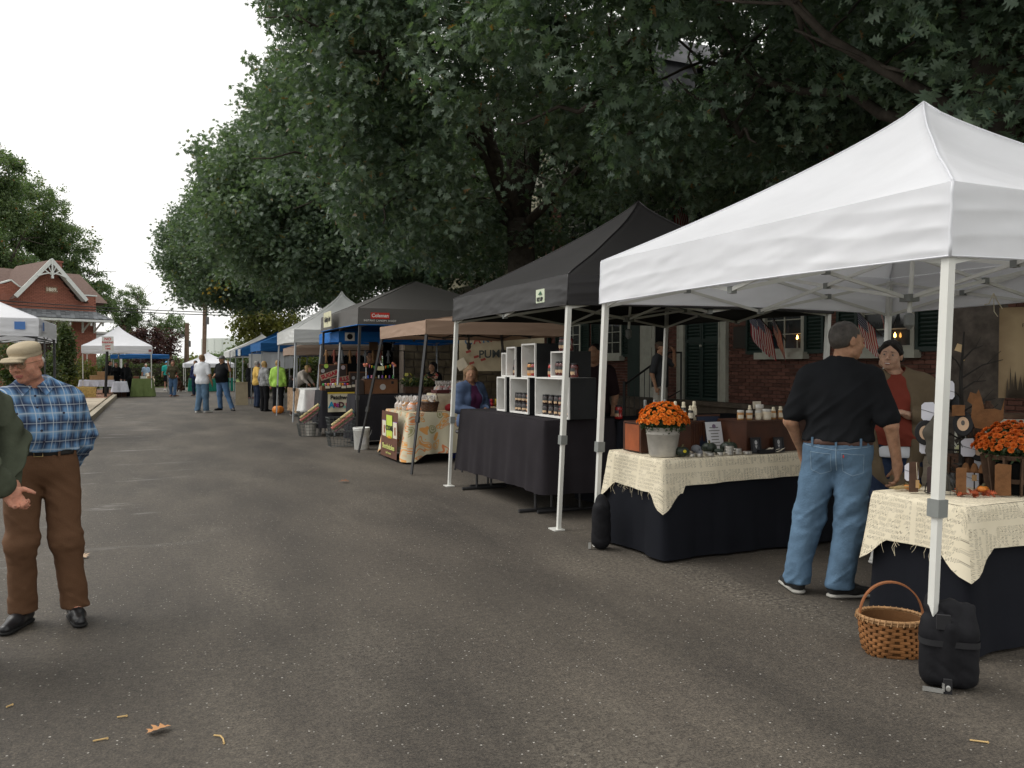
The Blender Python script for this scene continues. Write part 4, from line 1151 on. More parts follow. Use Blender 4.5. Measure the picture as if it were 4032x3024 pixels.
c2 = canopy('canopy', 'black pop up canopy with a small green emblem patch by its near corner', 3.28, 6.45, 3.0, 2.9, 1.98, .27, 3.28, M_black, seed=2, lean=.048, folds=.55)
c3 = canopy('canopy', 'low tan canopy on slanting black legs over the cookie table', 3.14, 10.45, 2.75, 3.0, 1.875, .19, 2.25, M_tan, mleg=M_legb, fit=M_plastd, seed=3, slant=.34, legw=.035, folds=.45, lean=.0, foot=False)
c4 = canopy('canopy', 'dark grey canopy with blue hem and a red badge over the doll stall', 3.35, 14.55, 3.0, 3.35, 2.17, .30, 3.16, M_grey, mleg=M_legb, fit=M_plastd, seed=4, folds=.35, lean=.035, hem=M_blue, foot=False, pexp=1.0)
c5 = canopy('canopy', 'bright blue canopy seen under the grey one with a white badge', 3.45, 16.9, 3.0, 2.3, 1.93, .22, 2.85, M_blue, mleg=M_legg, fit=M_plastd, seed=5, slant=.12, legw=.035, foot=False)
c6 = canopy('canopy', 'white canopy with a tall pointed peak beyond the grey one', 3.3, 21.3, 3.0, 3.0, 2.03, .33, 3.5, M_white2, mleg=M_legg, fit=M_plastd, seed=6, legw=.04, pexp=.72, slant=.04, foot=False)
c6b = canopy('canopy', 'low pinkish tan canopy tucked behind the tall white one', 3.9, 24.6, 2.8, 2.4, 1.75, .22, 2.5, cloth_mat('pink tan cloth', (.46, .34, .27), .15), mleg=M_legg, fit=M_plastd, seed=61, legw=.035, foot=False)
c7 = canopy('canopy', 'short blue canopy above the woman in the lime jacket', 3.42, 28.9, 3.0, 3.0, 1.93, .27, 2.95, M_blue2, mleg=M_legg, fit=M_plastd, seed=7, legw=.04, foot=False)
c8 = canopy('canopy', 'last canopy of the row with broad blue and white panels', 3.3, 33.9, 3.0, 3.0, 1.83, .27, 2.85, M_blue2, mleg=M_legg, fit=M_plastd, seed=8, legw=.04, foot=False)
c8b = canopy('canopy', 'grey white canopy standing just past the blue and white one', 3.2, 38.2, 3.0, 3.0, 1.80, .27, 2.9, M_white2, mleg=M_legg, fit=M_plastd, seed=81, legw=.04, foot=False)
c9 = canopy('canopy', 'small white canopy alone at the far end of the street', 1.75, 48.3, 2.5, 2.5, 1.33, .22, 2.2, M_white, mleg=M_leg, seed=9, legw=.04, foot=False, lean=0, rowgroup='canopies away from the stall row', pexp=.75)
c10 = canopy('canopy', 'white peaked canopy beside the no parking sign at the left', -2.75, 41.3, 2.8, 2.8, 2.0, .33, 3.3, M_white, mleg=M_leg, seed=10, legw=.045, foot=False, lean=0, rowgroup='canopies away from the stall row', pexp=.8)
c11 = canopy('canopy', 'low blue canopy just behind the white one with the food table', -1.75, 45.2, 2.6, 2.6, 1.78, .2, 2.05, M_blue2, mleg=M_legg, seed=11, legw=.04, foot=False, lean=0, rowgroup='canopies away from the stall row')
c12 = canopy('canopy', 'white canopy with a tiny blue badge cut by the left edge', -4.9, 17.3, 3.0, 3.0, 1.98, .33, 3.1, M_white, mleg=M_legb, seed=12, legw=.04, foot=False, lean=0, rowgroup='canopies away from the stall row')
c13 = canopy('canopy', 'second white canopy at the left edge peeping out behind the first', -6.0, 28.8, 3.05, 3.0, 2.2, .3, 3.2, M_white, mleg=M_legb, seed=13, legw=.045, foot=False, lean=0, rowgroup='canopies away from the stall row')
# white end panels of the blue and white canopy
def hang_cloth(name, label, cat, a, b, z0, z1, m, amp=.02, kind=None, parent=None, seed=0, n=16, group=None):
 a = Vector(a); b = Vector(b); out = Vector(((b - a).y, -(b - a).x, 0)).normalized()
 q = MB(); q.grid(lambda u, v: tuple(a.lerp(b, u) + out * amp * (math.sin(u * 19 + seed) * .6 + math.sin(u * 41 + seed * 2) * .3) * (v * .8 + .2) + Vector((0, 0, z1 + (z0 - z1) * v + .02 * math.sin(u * 7 + seed) * v))), n, 10)
 o = q.build(name, m, parent, smooth=True)
 if label: tag(o, label, cat, group)
 return o
q = MB(); q.box((-.055, .5, 1.96), (.012, 1.0, .26)); q.box((-.055, 2.55, 1.96), (.012, .9, .26)); q.build('white_panel', M_white2, c8)
hang_cloth('banner_cloth', None, None, (.25, -.1, 0), (1.3, -.1, 0), 1.35, 1.9, M_white2, parent=c8)
hang_cloth('side_cloth', None, None, (-.08, 3.05, 0), (-.08, 4.0, 0), 1.8, 2.05, M_white2, parent=c8)
# badges and small signs on the canopies
def plate(name, par, o, x, z, w, h, m, t=.006):
 x = Vector(x).normalized(); z = Vector(z).normalized(); n = x.cross(z)
 M = Matrix(((x.x, n.x, z.x), (x.y, n.y, z.y), (x.z, n.z, z.z)))
 q = MB(); q.box(o, (w, t, h), rot=M); return q.build(name, m, par)
M_redb = mat('badge red', (.5, .03, .02), .5); M_wht = mat('print white', (.75, .75, .72), .6, var=.03); M_blk = mat('print black', (.01, .01, .012), .5)
M_grn = mat('badge green', (.02, .10, .05), .5)
p = plate('badge', c2, (-.075, .22, 2.07), (0, -1, 0), (0, 0, 1), .17, .12, mat('badge pale', (.6, .66, .5), .6))
q = MB(); q.add([(-.085, .17, 2.08), (-.085, .25, 2.08), (-.085, .2, 2.115)], [(0, 1, 2)]); q.build('badge_roof', M_grn, p)
text_mesh('lettering', 'EZ UP', .045, M_blk, p, frame_M((-.0835, .22, 2.04), (0, -1, 0), (0, 0, 1)), .001, bold=.002)
p = plate('badge', c4, (.42, -.10, 2.335), (1, 0, 0), (0, -.0, 1), .34, .11, M_redb)
text_mesh('lettering', 'Coleman', .085, M_wht, p, frame_M((.42, -.106, 2.335), (1, 0, 0), (0, 0, 1)), .001, bold=.002)
text_mesh('badge_line', 'INSTANT CANOPY SHADE', .05, M_wht, c4, frame_M((.42, -.10, 2.245), (1, 0, 0), (0, 0, 1)), .001)
p = plate('stall_sign', c4, (-.115, 1.95, 2.36), (0, -1, .0), (.0, 0, 1), .75, .30, mat('cream card', (.62, .6, .42), .7))
text_mesh('lettering', 'Gaiety Art', .14, M_blk, p, frame_M((-.122, 1.95, 2.36), (0, -1, 0), (0, 0, 1)), .001, bold=.006, shear=.4)
p = plate('badge', c5, (.32, -.0, 2.04), (1, 0, 0), (0, 0, 1), .2, .17, M_wht)
q = MB(); q.lathe([(.005, -.004), (.06, -.003), (.06, .003)], (0, 0, 0), 12); o = q.build('badge_disc', M_blk, p, loc=(.32, -.007, 2.04), rot=(R(90), 0, 0))
p = plate('badge', c12, (3.075, .42, 2.17), (0, 1, 0), (0, 0, 1), .2, .16, mat('badge blue', (.08, .2, .5), .6))
plate('badge', c12, (2.75, -.08, 2.17), (1, 0, 0), (0, 0, 1), .17, .14, _M['badge blue'])
plate('badge', c10, (2.75, -.075, 2.12), (1, 0, 0), (0, 0, 1), .12, .1, mat('badge maroon', (.3, .1, .1), .6))
# =================================================================== drapes
def drape(name, x0, x1, y0, y1, z, drop, m, parent=None, seed=0, fold=.03, flare=.05, corner=0.0, freq=17, sides='all', thick=True, uvs=1.0, taper=None, floor=None, cornerw=.16, bend=.012):
 """cloth over a rectangle: flat top and a folded skirt; corner > 0 makes the corner tails of a square cloth"""
 r = random.Random(seed); ph = [r.uniform(0, 6) for _ in range(6)]
 q = MB()
 nx = max(4, int((x1 - x0) / .05)); ny = max(4, int((y1 - y0) / .05))
 q.grid(lambda u, v: (x0 + (x1 - x0) * u, y0 + (y1 - y0) * v, z + .002 * math.sin(9 * u + 7 * v)), nx, ny, uvfn=lambda u, v: ((y0 + (y1 - y0) * v) * uvs, (x0 + (x1 - x0) * u) * uvs))
 rc = .018
 P = []
 # perimeter: points with outward normal and arclength (counter-clockwise seen from above)
 def side(a, b):
  a = Vector((*a, 0)); b = Vector((*b, 0)); L = (b - a).length; n = max(6, int(L / .022)); o = Vector(((b - a).y, -(b - a).x, 0)).normalized()
  for i in range(n):
   t = i / n; P.append((a.lerp(b, t), o, min(t, 1 - t) * L, L))
 side((x0, y0), (x1, y0)); side((x1, y0), (x1, y1)); side((x1, y1), (x0, y1)); side((x0, y1), (x0, y0))
 n = len(P); nv = 16
 ns = []
 for i in range(n):                             # smooth the normals round the corners
  a = P[i - 2][1] + P[i - 1][1] + P[i][1] + P[(i + 1) % n][1] + P[(i + 2) % n][1]
  ns.append(a.normalized())
 s = 0; vs = []; uv = []
 dr = drop if callable(drop) else (lambda p: drop)
 for j in range(nv + 1):
  v = j / nv; s = 0
  for i in range(n):
   p, o, dc, L = P[i]; o2 = ns[i].lerp(o, min(1, dc / .09)).normalized()
   cw = math.exp(-(dc / cornerw) ** 2) if not corner else max(0.0, 1 - dc / (cornerw * 1.5)) ** 1.25
   D = dr(p) + corner * cw
   s = i * .022
   w = fold * (math.sin(s * freq + ph[0]) + .55 * math.sin(s * freq * 2.13 + ph[1]) + .4 * math.sin(s * freq * .43 + ph[2])) * v ** 1.1
   w *= (1 - .55 * cw)
   w += flare * v + cw * (corner * .16 + fold * 1.2) * v ** 1.4
   w = max(w, .002 + .012 * v) if True else w
   down = rc * math.sin(min(1, v * 6) * math.pi / 2) + max(0, v * D - rc)
   zz = z - min(D, v * D)
   zz += bend * math.sin(s * 2.1 + ph[3]) * v
   if floor is not None: zz = max(zz, floor)
   q_ = p + o2 * (w + rc * math.sin(min(1, v * 8) * math.pi / 2) * .6)
   vs.append((q_.x, q_.y, zz)); e = p + o * v * D
   uv.append((e.y * uvs, e.x * uvs))
 fs = []; uvl = []
 for j in range(nv):
  for i in range(n):
   k = (i + 1) % n
   f = (j * n + k, j * n + i, (j + 1) * n + i, (j + 1) * n + k)
   u4 = [uv[t] for t in f]
   if max(abs(u4[0][0] - u4[1][0]), abs(u4[0][1] - u4[1][1])) > .15:
    u4 = [u4[1], u4[1], u4[2], u4[2]]
   fs.append(f); uvl.append(u4)
 q.add(vs, fs, uvl)
 return q.build(name, m, parent, smooth=True)
def table_frame(t, x0, x1, y0, y1, z, m=None, axis='x'):
 """folding table: top and two T-foot leg frames"""
 m = m or M_legb
 q = MB(); q.box(((x0 + x1) / 2, (y0 + y1) / 2, z - .025), (x1 - x0 - .03, y1 - y0 - .03, .04)); q.build('table_top', mat('grey table plastic', (.4, .4, .38), .6), t)
 for s in (0, 1):
  q = MB()
  if axis == 'x':
   x = x0 + .22 if s == 0 else x1 - .22; yc = (y0 + y1) / 2; w = (y1 - y0) * .4
   q.tube([(x, yc - w, .02), (x, yc + w, .02)], .017, 8)
   for dy in (-.12, .12): q.tube([(x, yc + dy, .02), (x, yc + dy, z - .045)], .013, 8)
  else:
   y = y0 + .22 if s == 0 else y1 - .22; xc = (x0 + x1) / 2; w = (x1 - x0) * .46
   q.tube([(xc - w, y, .02), (xc + w, y, .02)], .017, 8)
   for dx in (-.12, .12): q.tube([(xc + dx, y, .02), (xc + dx, y, z - .045)], .013, 8)
  q.build('leg_frame', m, t)
M_blackcloth = mat('black table cloth', (0.010, 0.011, 0.015), .9, .12, var=.15, vscale=3, bump=.1, bscale=200)
M_blackcloth2 = mat('faded black table cloth', (0.022, 0.019, 0.022), .9, .15, var=.15, vscale=3)
M_blackcloth3 = mat('charcoal table cloth', (0.024, 0.023, 0.027), .9, .15, var=.15, vscale=3)
def script_cloth():
 m = bpy.data.materials.new('linen with handwriting')
 nt, N, Lk = nodes_of(m)
 b = N['Principled BSDF']; b.inputs['Roughness'].default_value = .9; b.inputs['Specular IOR Level'].default_value = .1
 uv = N.new('ShaderNodeUVMap'); uv.uv_map = 'UVMap'
 sp = N.new('ShaderNodeSeparateXYZ'); Lk.new(uv.outputs[0], sp.inputs[0])
 M = lambda op, a, b_=None, c=None, clamp=False: math_node(N, Lk, op, a, b_, c, clamp)
 u, v = sp.outputs[0], sp.outputs[1]
 H = .027
 row = M('FLOOR', M('DIVIDE', v, H))
 y = M('SUBTRACT', M('FRACT', M('DIVIDE', v, H)), .5)              # -0.5 .. 0.5 across a line of writing
 us = M('ADD', u, M('MULTIPLY', y, .012))                          # slant
 cx = N.new('ShaderNodeCombineXYZ'); Lk.new(M('MULTIPLY', us, 30.), cx.inputs[0]); Lk.new(M('MULTIPLY', row, 7.31), cx.inputs[1])
 def nz(sc, det=1):
  n = N.new('ShaderNodeTexNoise'); n.inputs['Scale'].default_value = sc; n.inputs['Detail'].default_value = det; Lk.new(cx.outputs[0], n.inputs['Vector']); return n.outputs['Fac']
 n1, n2, n3 = nz(1.1), nz(3.1), nz(.42)
 wave = M('SINE', M('ADD', M('MULTIPLY', us, 820.), M('MULTIPLY', n1, 30.)))
 amp = M('ADD', .10, M('MULTIPLY', M('POWER', n2, 3.), 1.5))
 f = M('ADD', M('MULTIPLY', wave, amp), M('MULTIPLY', M('SUBTRACT', n1, .5), .35))
 d = M('ABSOLUTE', M('SUBTRACT', y, f))
 ink = M('LESS_THAN', d, .13)
 word = M('GREATER_THAN', n3, .415)
 para = N.new('ShaderNodeTexNoise'); para.inputs['Scale'].default_value = 2.3; Lk.new(uv.outputs[0], para.inputs['Vector'])
 gap = M('LESS_THAN', M('ABSOLUTE', M('SUBTRACT', M('FRACT', M('MULTIPLY', u, 2.6)), .5)), .46)
 ink = M('MULTIPLY', M('MULTIPLY', ink, word), M('MULTIPLY', gap, M('ADD', .35, M('MULTIPLY', para.outputs['Fac'], .75))))
 bg_ = N.new('ShaderNodeTexNoise'); bg_.inputs['Scale'].default_value = 9; bg_.inputs['Detail'].default_value = 5; Lk.new(uv.outputs[0], bg_.inputs['Vector'])
 base = mix_node(N, Lk, bg_.outputs['Fac'], (.64, .57, .42), (.76, .69, .54))
 c = mix_node(N, Lk, M('MULTIPLY', ink, .85), base, (.10, .085, .065))
 Lk.new(c, b.inputs['Base Color'])
 wv = N.new('ShaderNodeTexNoise'); wv.inputs['Scale'].default_value = 420; Lk.new(uv.outputs[0], wv.inputs['Vector'])
 bp = N.new('ShaderNodeBump'); bp.inputs['Strength'].default_value = .25; bp.inputs['Distance'].default_value = .002; Lk.new(wv.outputs['Fac'], bp.inputs['Height']); Lk.new(bp.outputs[0], b.inputs['Normal'])
 return m
M_script = script_cloth()
def dressed_table(name, label, x0, x1, y0, y1, z, mcloth, under=.70, fold=.03, seed=0, flare=.03, floor=.02, frame=True, axis='x', group='stall tables', corner=.0, freq=15):
 t = thing(name, label, 'table', (0, 0, 0), group=group)
 if frame: table_frame(t, x0, x1, y0, y1, z - .006, axis=axis)
 drape('table_cloth', x0, x1, y0, y1, z, under, mcloth, t, seed=seed, fold=fold, flare=flare, floor=floor, corner=corner, freq=freq)
 return t
tA = dressed_table('display_table', 'black draped table under the white canopy left of the man in black', 3.46, 5.28, 5.10, 5.84, .748, M_blackcloth, .735, fold=.022, seed=3, flare=.026, corner=.0, freq=10)
runA = drape('linen_cloth', 3.445, 5.295, 5.085, 5.855, .756, lambda p: .195 if p.y < 5.2 and p.x > 3.6 else .25, M_script, None, seed=5, fold=.010, flare=.024, corner=.14, freq=11, cornerw=.09)
tag(runA, 'cream cloth printed with handwriting draped over the table with the galvanised pot', 'tablecloth', 'cream cloths printed with handwriting')
tB = dressed_table('display_table', 'black draped table at the right edge behind the weighted canopy leg', 3.68, 5.48, 2.80, 3.34, .748, M_blackcloth, .735, fold=.018, seed=9, flare=.018, freq=9)
runB = drape('linen_cloth', 3.655, 5.495, 2.785, 3.355, .756, lambda p: .21 if p.y < 2.9 and p.x > 3.8 else .235, M_script, None, seed=11, fold=.010, flare=.028, corner=.13, freq=10, cornerw=.09)
tag(runB, 'cream cloth printed with handwriting on the right edge table above the wicker basket', 'tablecloth', 'cream cloths printed with handwriting')
# frayed threads at the hems
q = MB(); rr = random.Random(3)
for x, y0, y1, z in ((3.62, 2.88, 3.28, .525), (3.415, 5.16, 5.78, .51)):
 for k in range(16):
  y = rr.uniform(y0, y1); L_ = rr.uniform(.02, .09)
  q.tube([(x - .01, y, z), (x - .02 + rr.uniform(-.01, .01), y + rr.uniform(-.02, .02), z - L_ * .5), (x - .015, y + rr.uniform(-.03, .03), z - L_)], .0009, 3, cap=False)
tag(q.build('loose_threads', mat('thread', (.7, .62, .45), .9), runB), kind='stuff')
# black canopy stall: long front table and a return
t2 = dressed_table('display_table', 'tall black draped table with folding T feet holding the white lined crates', 3.42, 4.18, 7.02, 9.32, .925, M_blackcloth2, .70, fold=.014, seed=21, flare=.05, floor=None, axis='y', freq=13)
for y in (7.35, 8.95):
 q = MB(); q.tube([(3.3, y, .02), (3.85, y, .02)], .018, 8); q.tube([(3.48, y, .02), (3.48, y, .88)], .014, 6); q.tube([(3.66, y, .02), (3.66, y, .88)], .014, 6); q.build('leg_frame', M_legb, t2)
t2b = dressed_table('display_table', 'black draped side table at right angles to the crate table', 4.22, 6.1, 6.98, 7.7, .90, M_blackcloth, .86, fold=.035, seed=23, flare=.04, floor=None, freq=9)
# cookie stall cloth
def paisley():
 m = bpy.data.materials.new('paisley print')
 nt, N, Lk = nodes_of(m); b = N['Principled BSDF']; b.inputs['Roughness'].default_value = .85
 uv = N.new('ShaderNodeUVMap'); uv.uv_map = 'UVMap'
 w = N.new('ShaderNodeTexNoise'); w.inputs['Scale'].default_value = 3.2; w.inputs['Detail'].default_value = 1; Lk.new(uv.outputs[0], w.inputs['Vector'])
 ad = N.new('ShaderNodeVectorMath'); ad.operation = 'MULTIPLY_ADD'; Lk.new(w.outputs['Color'], ad.inputs[0]); ad.inputs[1].default_value = (.55, .55, .55); Lk.new(uv.outputs[0], ad.inputs[2])
 vo = N.new('ShaderNodeTexVoronoi'); vo.inputs['Scale'].default_value = 5.6; Lk.new(ad.outputs[0], vo.inputs['Vector'])
 d = vo.outputs['Distance']
 rings = math_node(N, Lk, 'SINE', math_node(N, Lk, 'MULTIPLY', d, 34.))
 r1 = N.new('ShaderNodeMapRange'); r1.inputs[1].default_value = -.6; r1.inputs[2].default_value = .2; Lk.new(rings, r1.inputs[0])
 inner = math_node(N, Lk, 'LESS_THAN', d, .46)
 base = mix_node(N, Lk, w.outputs['Fac'], (.62, .56, .40), (.50, .46, .33))
 sp = N.new('ShaderNodeSeparateColor'); Lk.new(vo.outputs['Color'], sp.inputs[0])
 motif = mix_node(N, Lk, sp.outputs[0], (.60, .13, .02), (.70, .32, .05))
 motif = mix_node(N, Lk, math_node(N, Lk, 'GREATER_THAN', sp.outputs[1], .8), motif, (.26, .25, .10))
 c = mix_node(N, Lk, math_node(N, Lk, 'MULTIPLY', math_node(N, Lk, 'MULTIPLY', r1.outputs[0], inner), .85), base, motif)
 Lk.new(c, b.inputs['Base Color']); return m
M_pais = paisley()
tC = dressed_table('display_table', 'cookie table under an orange and cream paisley cloth', 3.5, 5.4, 11.75, 13.05, .745, M_pais, .60, fold=.03, seed=31, flare=.08, corner=.13, floor=.03, freq=11)
q = MB(); q.box((4.6, 12.2, .17), (.55, .4, .33)); tag(q.build('storage_bin', mat('blue plastic bin', (.01, .04, .35), .4, .5)), 'blue plastic storage bin pushed under the paisley covered table', 'bin')
tD = dressed_table('display_table', 'charcoal draped table carrying the closed wooden suitcase beside the white bucket', 3.4, 5.2, 14.75, 15.45, .915, M_blackcloth3, .83, fold=.03, seed=41, flare=.04, floor=None, freq=10)
tE = dressed_table('display_table', 'charcoal draped table with the skull sign and the doll banner', 3.2, 4.6, 16.9, 17.65, .93, M_blackcloth3, .76, fold=.03, seed=43, flare=.05, floor=None, freq=10)
M_redcl = mat('red cloth', (.35, .03, .03), .8)
tF = dressed_table('display_table', 'table with red and white cloths where shoppers bend over', 3.75, 4.6, 22.2, 24.2, .80, mat('white linen', (.72, .72, .70), .8), .6, fold=.04, seed=45, flare=.05, floor=None, freq=10)
tF2 = dressed_table('display_table', 'small red draped table just in front of the woman in pink', 4.35, 5.4, 21.4, 22.1, .84, M_redcl, .6, fold=.03, seed=46, flare=.04, floor=None)
tG = dressed_table('display_table', 'green draped table under the small far white canopy', 1.95, 4.3, 48.35, 48.95, .74, mat('emerald cloth', (.015, .20, .14), .8), .72, fold=.03, seed=47, flare=.03, frame=False, group='tables away from the stall row')
tH = dressed_table('display_table', 'olive green draped table at the right end of the left food stall', -.75, .12, 41.35, 42.1, .84, mat('olive cloth', (.15, .20, .07), .85), .83, fold=.03, seed=48, flare=.07, frame=False, group='tables away from the stall row')
tI = dressed_table('display_table', 'small white draped table between the women in black and the sign post', -1.52, -.98, 40.9, 41.6, .72, mat('bluish white cloth', (.60, .62, .70), .8), .46, fold=.03, seed=49, flare=.06, frame=True, group='tables away from the stall row')
tJ = dressed_table('display_table', 'long white covered folding table behind the sign post', -2.95, -1.55, 42.0, 42.75, .78, _M['bluish white cloth'], .30, fold=.02, seed=50, flare=.03, group='tables away from the stall row')
# =================================================================== people
def V3(*a): return np.array(a, float)
def unit(v): v = np.array(v, float); return v / max(np.linalg.norm(v), 1e-9)
def hand(S, wr, d, n, th, s=1.0, curl=.5, spread=.10, k=.006, thumb_curl=.4, curls=None):
 """palm, four unequal fingers bending towards n (palm side), thumb on side th"""
 d = unit(d); n = unit(np.array(n, float) - np.dot(n, d) * d); l = unit(np.cross(d, n))
 if np.dot(l, th) < 0: l = -l                    # l points to the thumb side
 wr = np.array(wr, float)
 S.cap(wr, wr + d * .03 * s, .024 * s, .027 * s, k=.02, sc=(1, 1, 1))
 for q, ln in ((.026, .078), (.009, .086), (-.009, .082), (-.025, .074)):     # metacarpals make the palm
  S.cap(wr + d * .022 * s + l * q * .55 * s, wr + d * ln * s + l * q * s, .0145 * s, .0125 * s, k=.012)
 S.cap(wr + d * .03 * s + l * .018 * s + n * .006 * s, wr + d * .055 * s + l * .024 * s + n * .010 * s, .014 * s, k=.012)
 fl = ((.026, .078, .072, .0088), (.009, .086, .082, .0090), (-.009, .082, .076, .0086), (-.026, .072, .060, .0076))
 for i, (q, ln, L, r) in enumerate(fl):
  c = curl if curls is None else curls[i]
  p = wr + d * ln * s + l * q * s; ang = c * .55; dd = d + l * q * spread * 8
  for j, f in enumerate((.45, .31, .24)):
   e = unit(dd * math.cos(ang) + n * math.sin(ang)); p2 = p + e * L * f * s
   S.cap(p, p2, r * s * (1 - .07 * j), r * s * (.93 - .08 * j), k=k); p = p2; ang += c * .85
 p = wr + d * .028 * s + l * .026 * s + n * .006 * s
 e = unit(d * .62 + l * .75 + n * .25); p2 = p + e * .038 * s; S.cap(p, p2, .013 * s, .0105 * s, k=.01)
 e = unit(d * .85 + l * .45 * (1 - thumb_curl) + n * (.2 + .6 * thumb_curl)); p3 = p2 + e * .030 * s; S.cap(p2, p3, .0105 * s, .0098 * s, k=k)
 S.cap(p3, p3 + unit(e + n * .3 * thumb_curl) * .022 * s, .0098 * s, .0078 * s, k=k)
def rotm(yaw, pitch=0, roll=0):
 return np.array(Matrix.Rotation(yaw, 3, 'Z') @ Matrix.Rotation(pitch, 3, 'X') @ Matrix.Rotation(roll, 3, 'Y'))
def head_prims(S, c, Rm, s, jaw=1.0, old=0.0, female=False):
 P = lambda x, y, z: c + Rm @ (V3(x, y, z) * s)
 E = lambda x, y, z, r, k=.015, sub=False: S.ell(P(x, y, z), V3(*r) * s, k=k * s, rot=Rm, sub=sub)
 E(0, .018, .030, (.076, .094, .086), .02)
 E(0, -.025, -.030, (.060 * jaw, .064, .078), .03)
 E(0, -.055, -.088, (.030 * jaw, .030, .024), .02)
 for q in (-1, 1):
  E(q * .038, -.052, -.032, (.024, .026, .026), .02)                      # cheek
  E(q * .050 * jaw, -.005, -.070, (.022, .035, .026), .02)                # jaw corner
  E(q * .079, .014, -.008, (.011, .021, .033), .005)                      # ear
  E(q * .090, .008, -.006, (.006, .010, .018), .003, True)
  E(q * .031, -.0945, .008, (.017, .013, .011), .010, True)               # eye socket
  E(q * .031, -.078, .006, (.0145, .012, .0095), .004)                    # lids and eye
  E(q * .011, -.098, -.030, (.008, .010, .007), .005)                     # nostril wing
  S.cap(P(q * .012, -.088, .024), P(q * .048, -.076, .022), .0065 * s, k=.008)
 S.cap(P(0, -.084, .012), P(0, -.112, -.024), .0075 * s, .0105 * s, k=.009)
 S.cap(P(-.020, -.0835, -.0575), P(.020, -.0835, -.0575), .0065 * s, k=.005)
 S.cap(P(-.016, -.083, -.0665), P(.016, -.083, -.0665), .0070 * s, k=.005)
 S.cap(P(-.024, -.092, -.062), P(.024, -.092, -.062), .0016 * s, k=.002, sub=True)
 if old:
  for q in (-1, 1): S.cap(P(q * .018, -.098, -.034), P(q * .030, -.082, -.070), .0022 * s, k=.006, sub=True)
SKINS = {'fair': (.50, .27, .19), 'pink': (.52, .25, .17), 'tan': (.38, .21, .13), 'olive': (.50, .31, .22)}
def skin_mat(k):
 m = mat('skin ' + k, SKINS[k], .68, .28, var=.22, vscale=30, bump=.35, bscale=90)
 m.node_tree.nodes['Principled BSDF'].inputs['Subsurface Weight'].default_value = .12; m.node_tree.nodes['Principled BSDF'].inputs['Subsurface Scale'].default_value = .01
 return m
def person(label, loc, rz, H=1.70, pose=None, top=None, trousers=None, shoes=None, skin='fair', hair=None, res=.016, girth=1.0,
   group=None, sleeve='short', hem=.93, cap=None, head=(0, 0, 0), seed=0, jacket=None, face=False, hands=None, skirt=None,
   pleg=1.0, lean=0.0, fine=False, old=0, jaw=1.0, seated=False, belt=None, female=False, cuffz=.055, puff=1.0):
 s = H / 1.75
 rnd = random.Random(seed)
 t = thing('person', label, 'person', loc, rz, group)
 hw = .165 if female else .188
 J = dict(pel=(0, 0, .96), chest=(0, .0, 1.30), neck=(0, .018, 1.485), head=(0, -.018, 1.632),
    hipL=(.088, 0, .93), kneL=(.10, -.015, .51), ankL=(.105, .02, .085), toeL=(.13, -.13, .035),
    shL=(hw, .0, 1.415), elL=(hw + .06, .03, 1.13), wrL=(hw + .07, -.05, .89))
 for k in list(J):
  if k.endswith('L'):
   J[k[:-1] + 'R'] = (-J[k][0], J[k][1], J[k][2])
 if lean:                                        # bend the upper body forward about the hips
  cl, sl = math.cos(lean), math.sin(lean)
  for k in ('chest', 'neck', 'head', 'shL', 'shR', 'elL', 'elR', 'wrL', 'wrR'):
   x, y, z = J[k]; z -= .96
   J[k] = (x, y * cl - z * sl, .96 + y * sl + z * cl)
 if pose: J.update(pose)
 J = {k: V3(*v) * s for k, v in J.items()}
 g = girth
 Rh = rotm(*head)
 def torso(S, off, top_z=None):
  o = off
  S.cap(J['hipL'] * .8 + J['hipR'] * .2, J['hipR'] * .8 + J['hipL'] * .2, (.112 * g + .0) * s + o, k=.05, sc=(1, .92, .95))
  S.cap(J['pel'] + V3(0, -.015 * g, .05) * s, J['chest'] + V3(0, -.01 * g, -.10) * s, .128 * g * s + o, .125 * g * s + o, k=.06, sc=(1.08 if not female else .98, .84, 1))
  S.cap(J['chest'] + V3(-.05, 0, .0) * s, J['chest'] + V3(.05, 0, .0) * s, .125 * (g * .5 + .5) * s + o, k=.06, sc=(1, .82, 1.05))
  S.cap(J['shL'] * .84 + J['shR'] * .16, J['shR'] * .84 + J['shL'] * .16, .046 * s + o, k=.06, sc=(1, 1, 1))
  for sd in 'LR': S.cap(J['sh' + sd] * .8 + J['neck'] * .2, J['neck'] - V3(0, 0, .01) * s, .045 * s + o, .040 * s + o, k=.05)
  S.cap(J['chest'], J['neck'] - V3(0, 0, .03) * s, .095 * s + o, .058 * s + o, k=.05)
  if female:
   for q in (-1, 1): S.ell(J['chest'] + V3(q * .07, -.085, -.02) * s, V3(.062, .055, .06) * s + o, k=.03)
  if g > 1.15: S.ell(J['pel'] + V3(0, -.07 * g, .13) * s, V3(.13 * g, .10 * g, .13) * s + o * .5, k=.07)
 def arm(S, sd, off, frac=1.0, w=1.0):
  sh, el, wr = J['sh' + sd], J['el' + sd], J['wr' + sd]
  f1 = min(1, frac * 2)
  S.cap(sh, sh + (el - sh) * f1, .052 * g ** .35 * s * w + off, (.052 + (.042 - .052) * f1) * g ** .3 * s * w + off, k=.035)
  if frac > .5:
   S.cap(el, el + (wr - el) * min(1, (frac - .5) * 2), .041 * s * w + off, .028 * s * w + off, k=.02)
 def leg(S, sd, off, w=1.0, low=.0):
  h_, kn, an = J['hip' + sd], J['kne' + sd], J['ank' + sd]
  S.cap(h_, kn, .086 * (g * .6 + .4) * s + off, .060 * s * w + off, k=.022)
  S.cap(kn, an, .058 * s * w + off, (.040 * s if not low else low * s) + off, k=.03)
 # ---- body: one continuous surface
 S = Sculpt()
 torso(S, -.012)
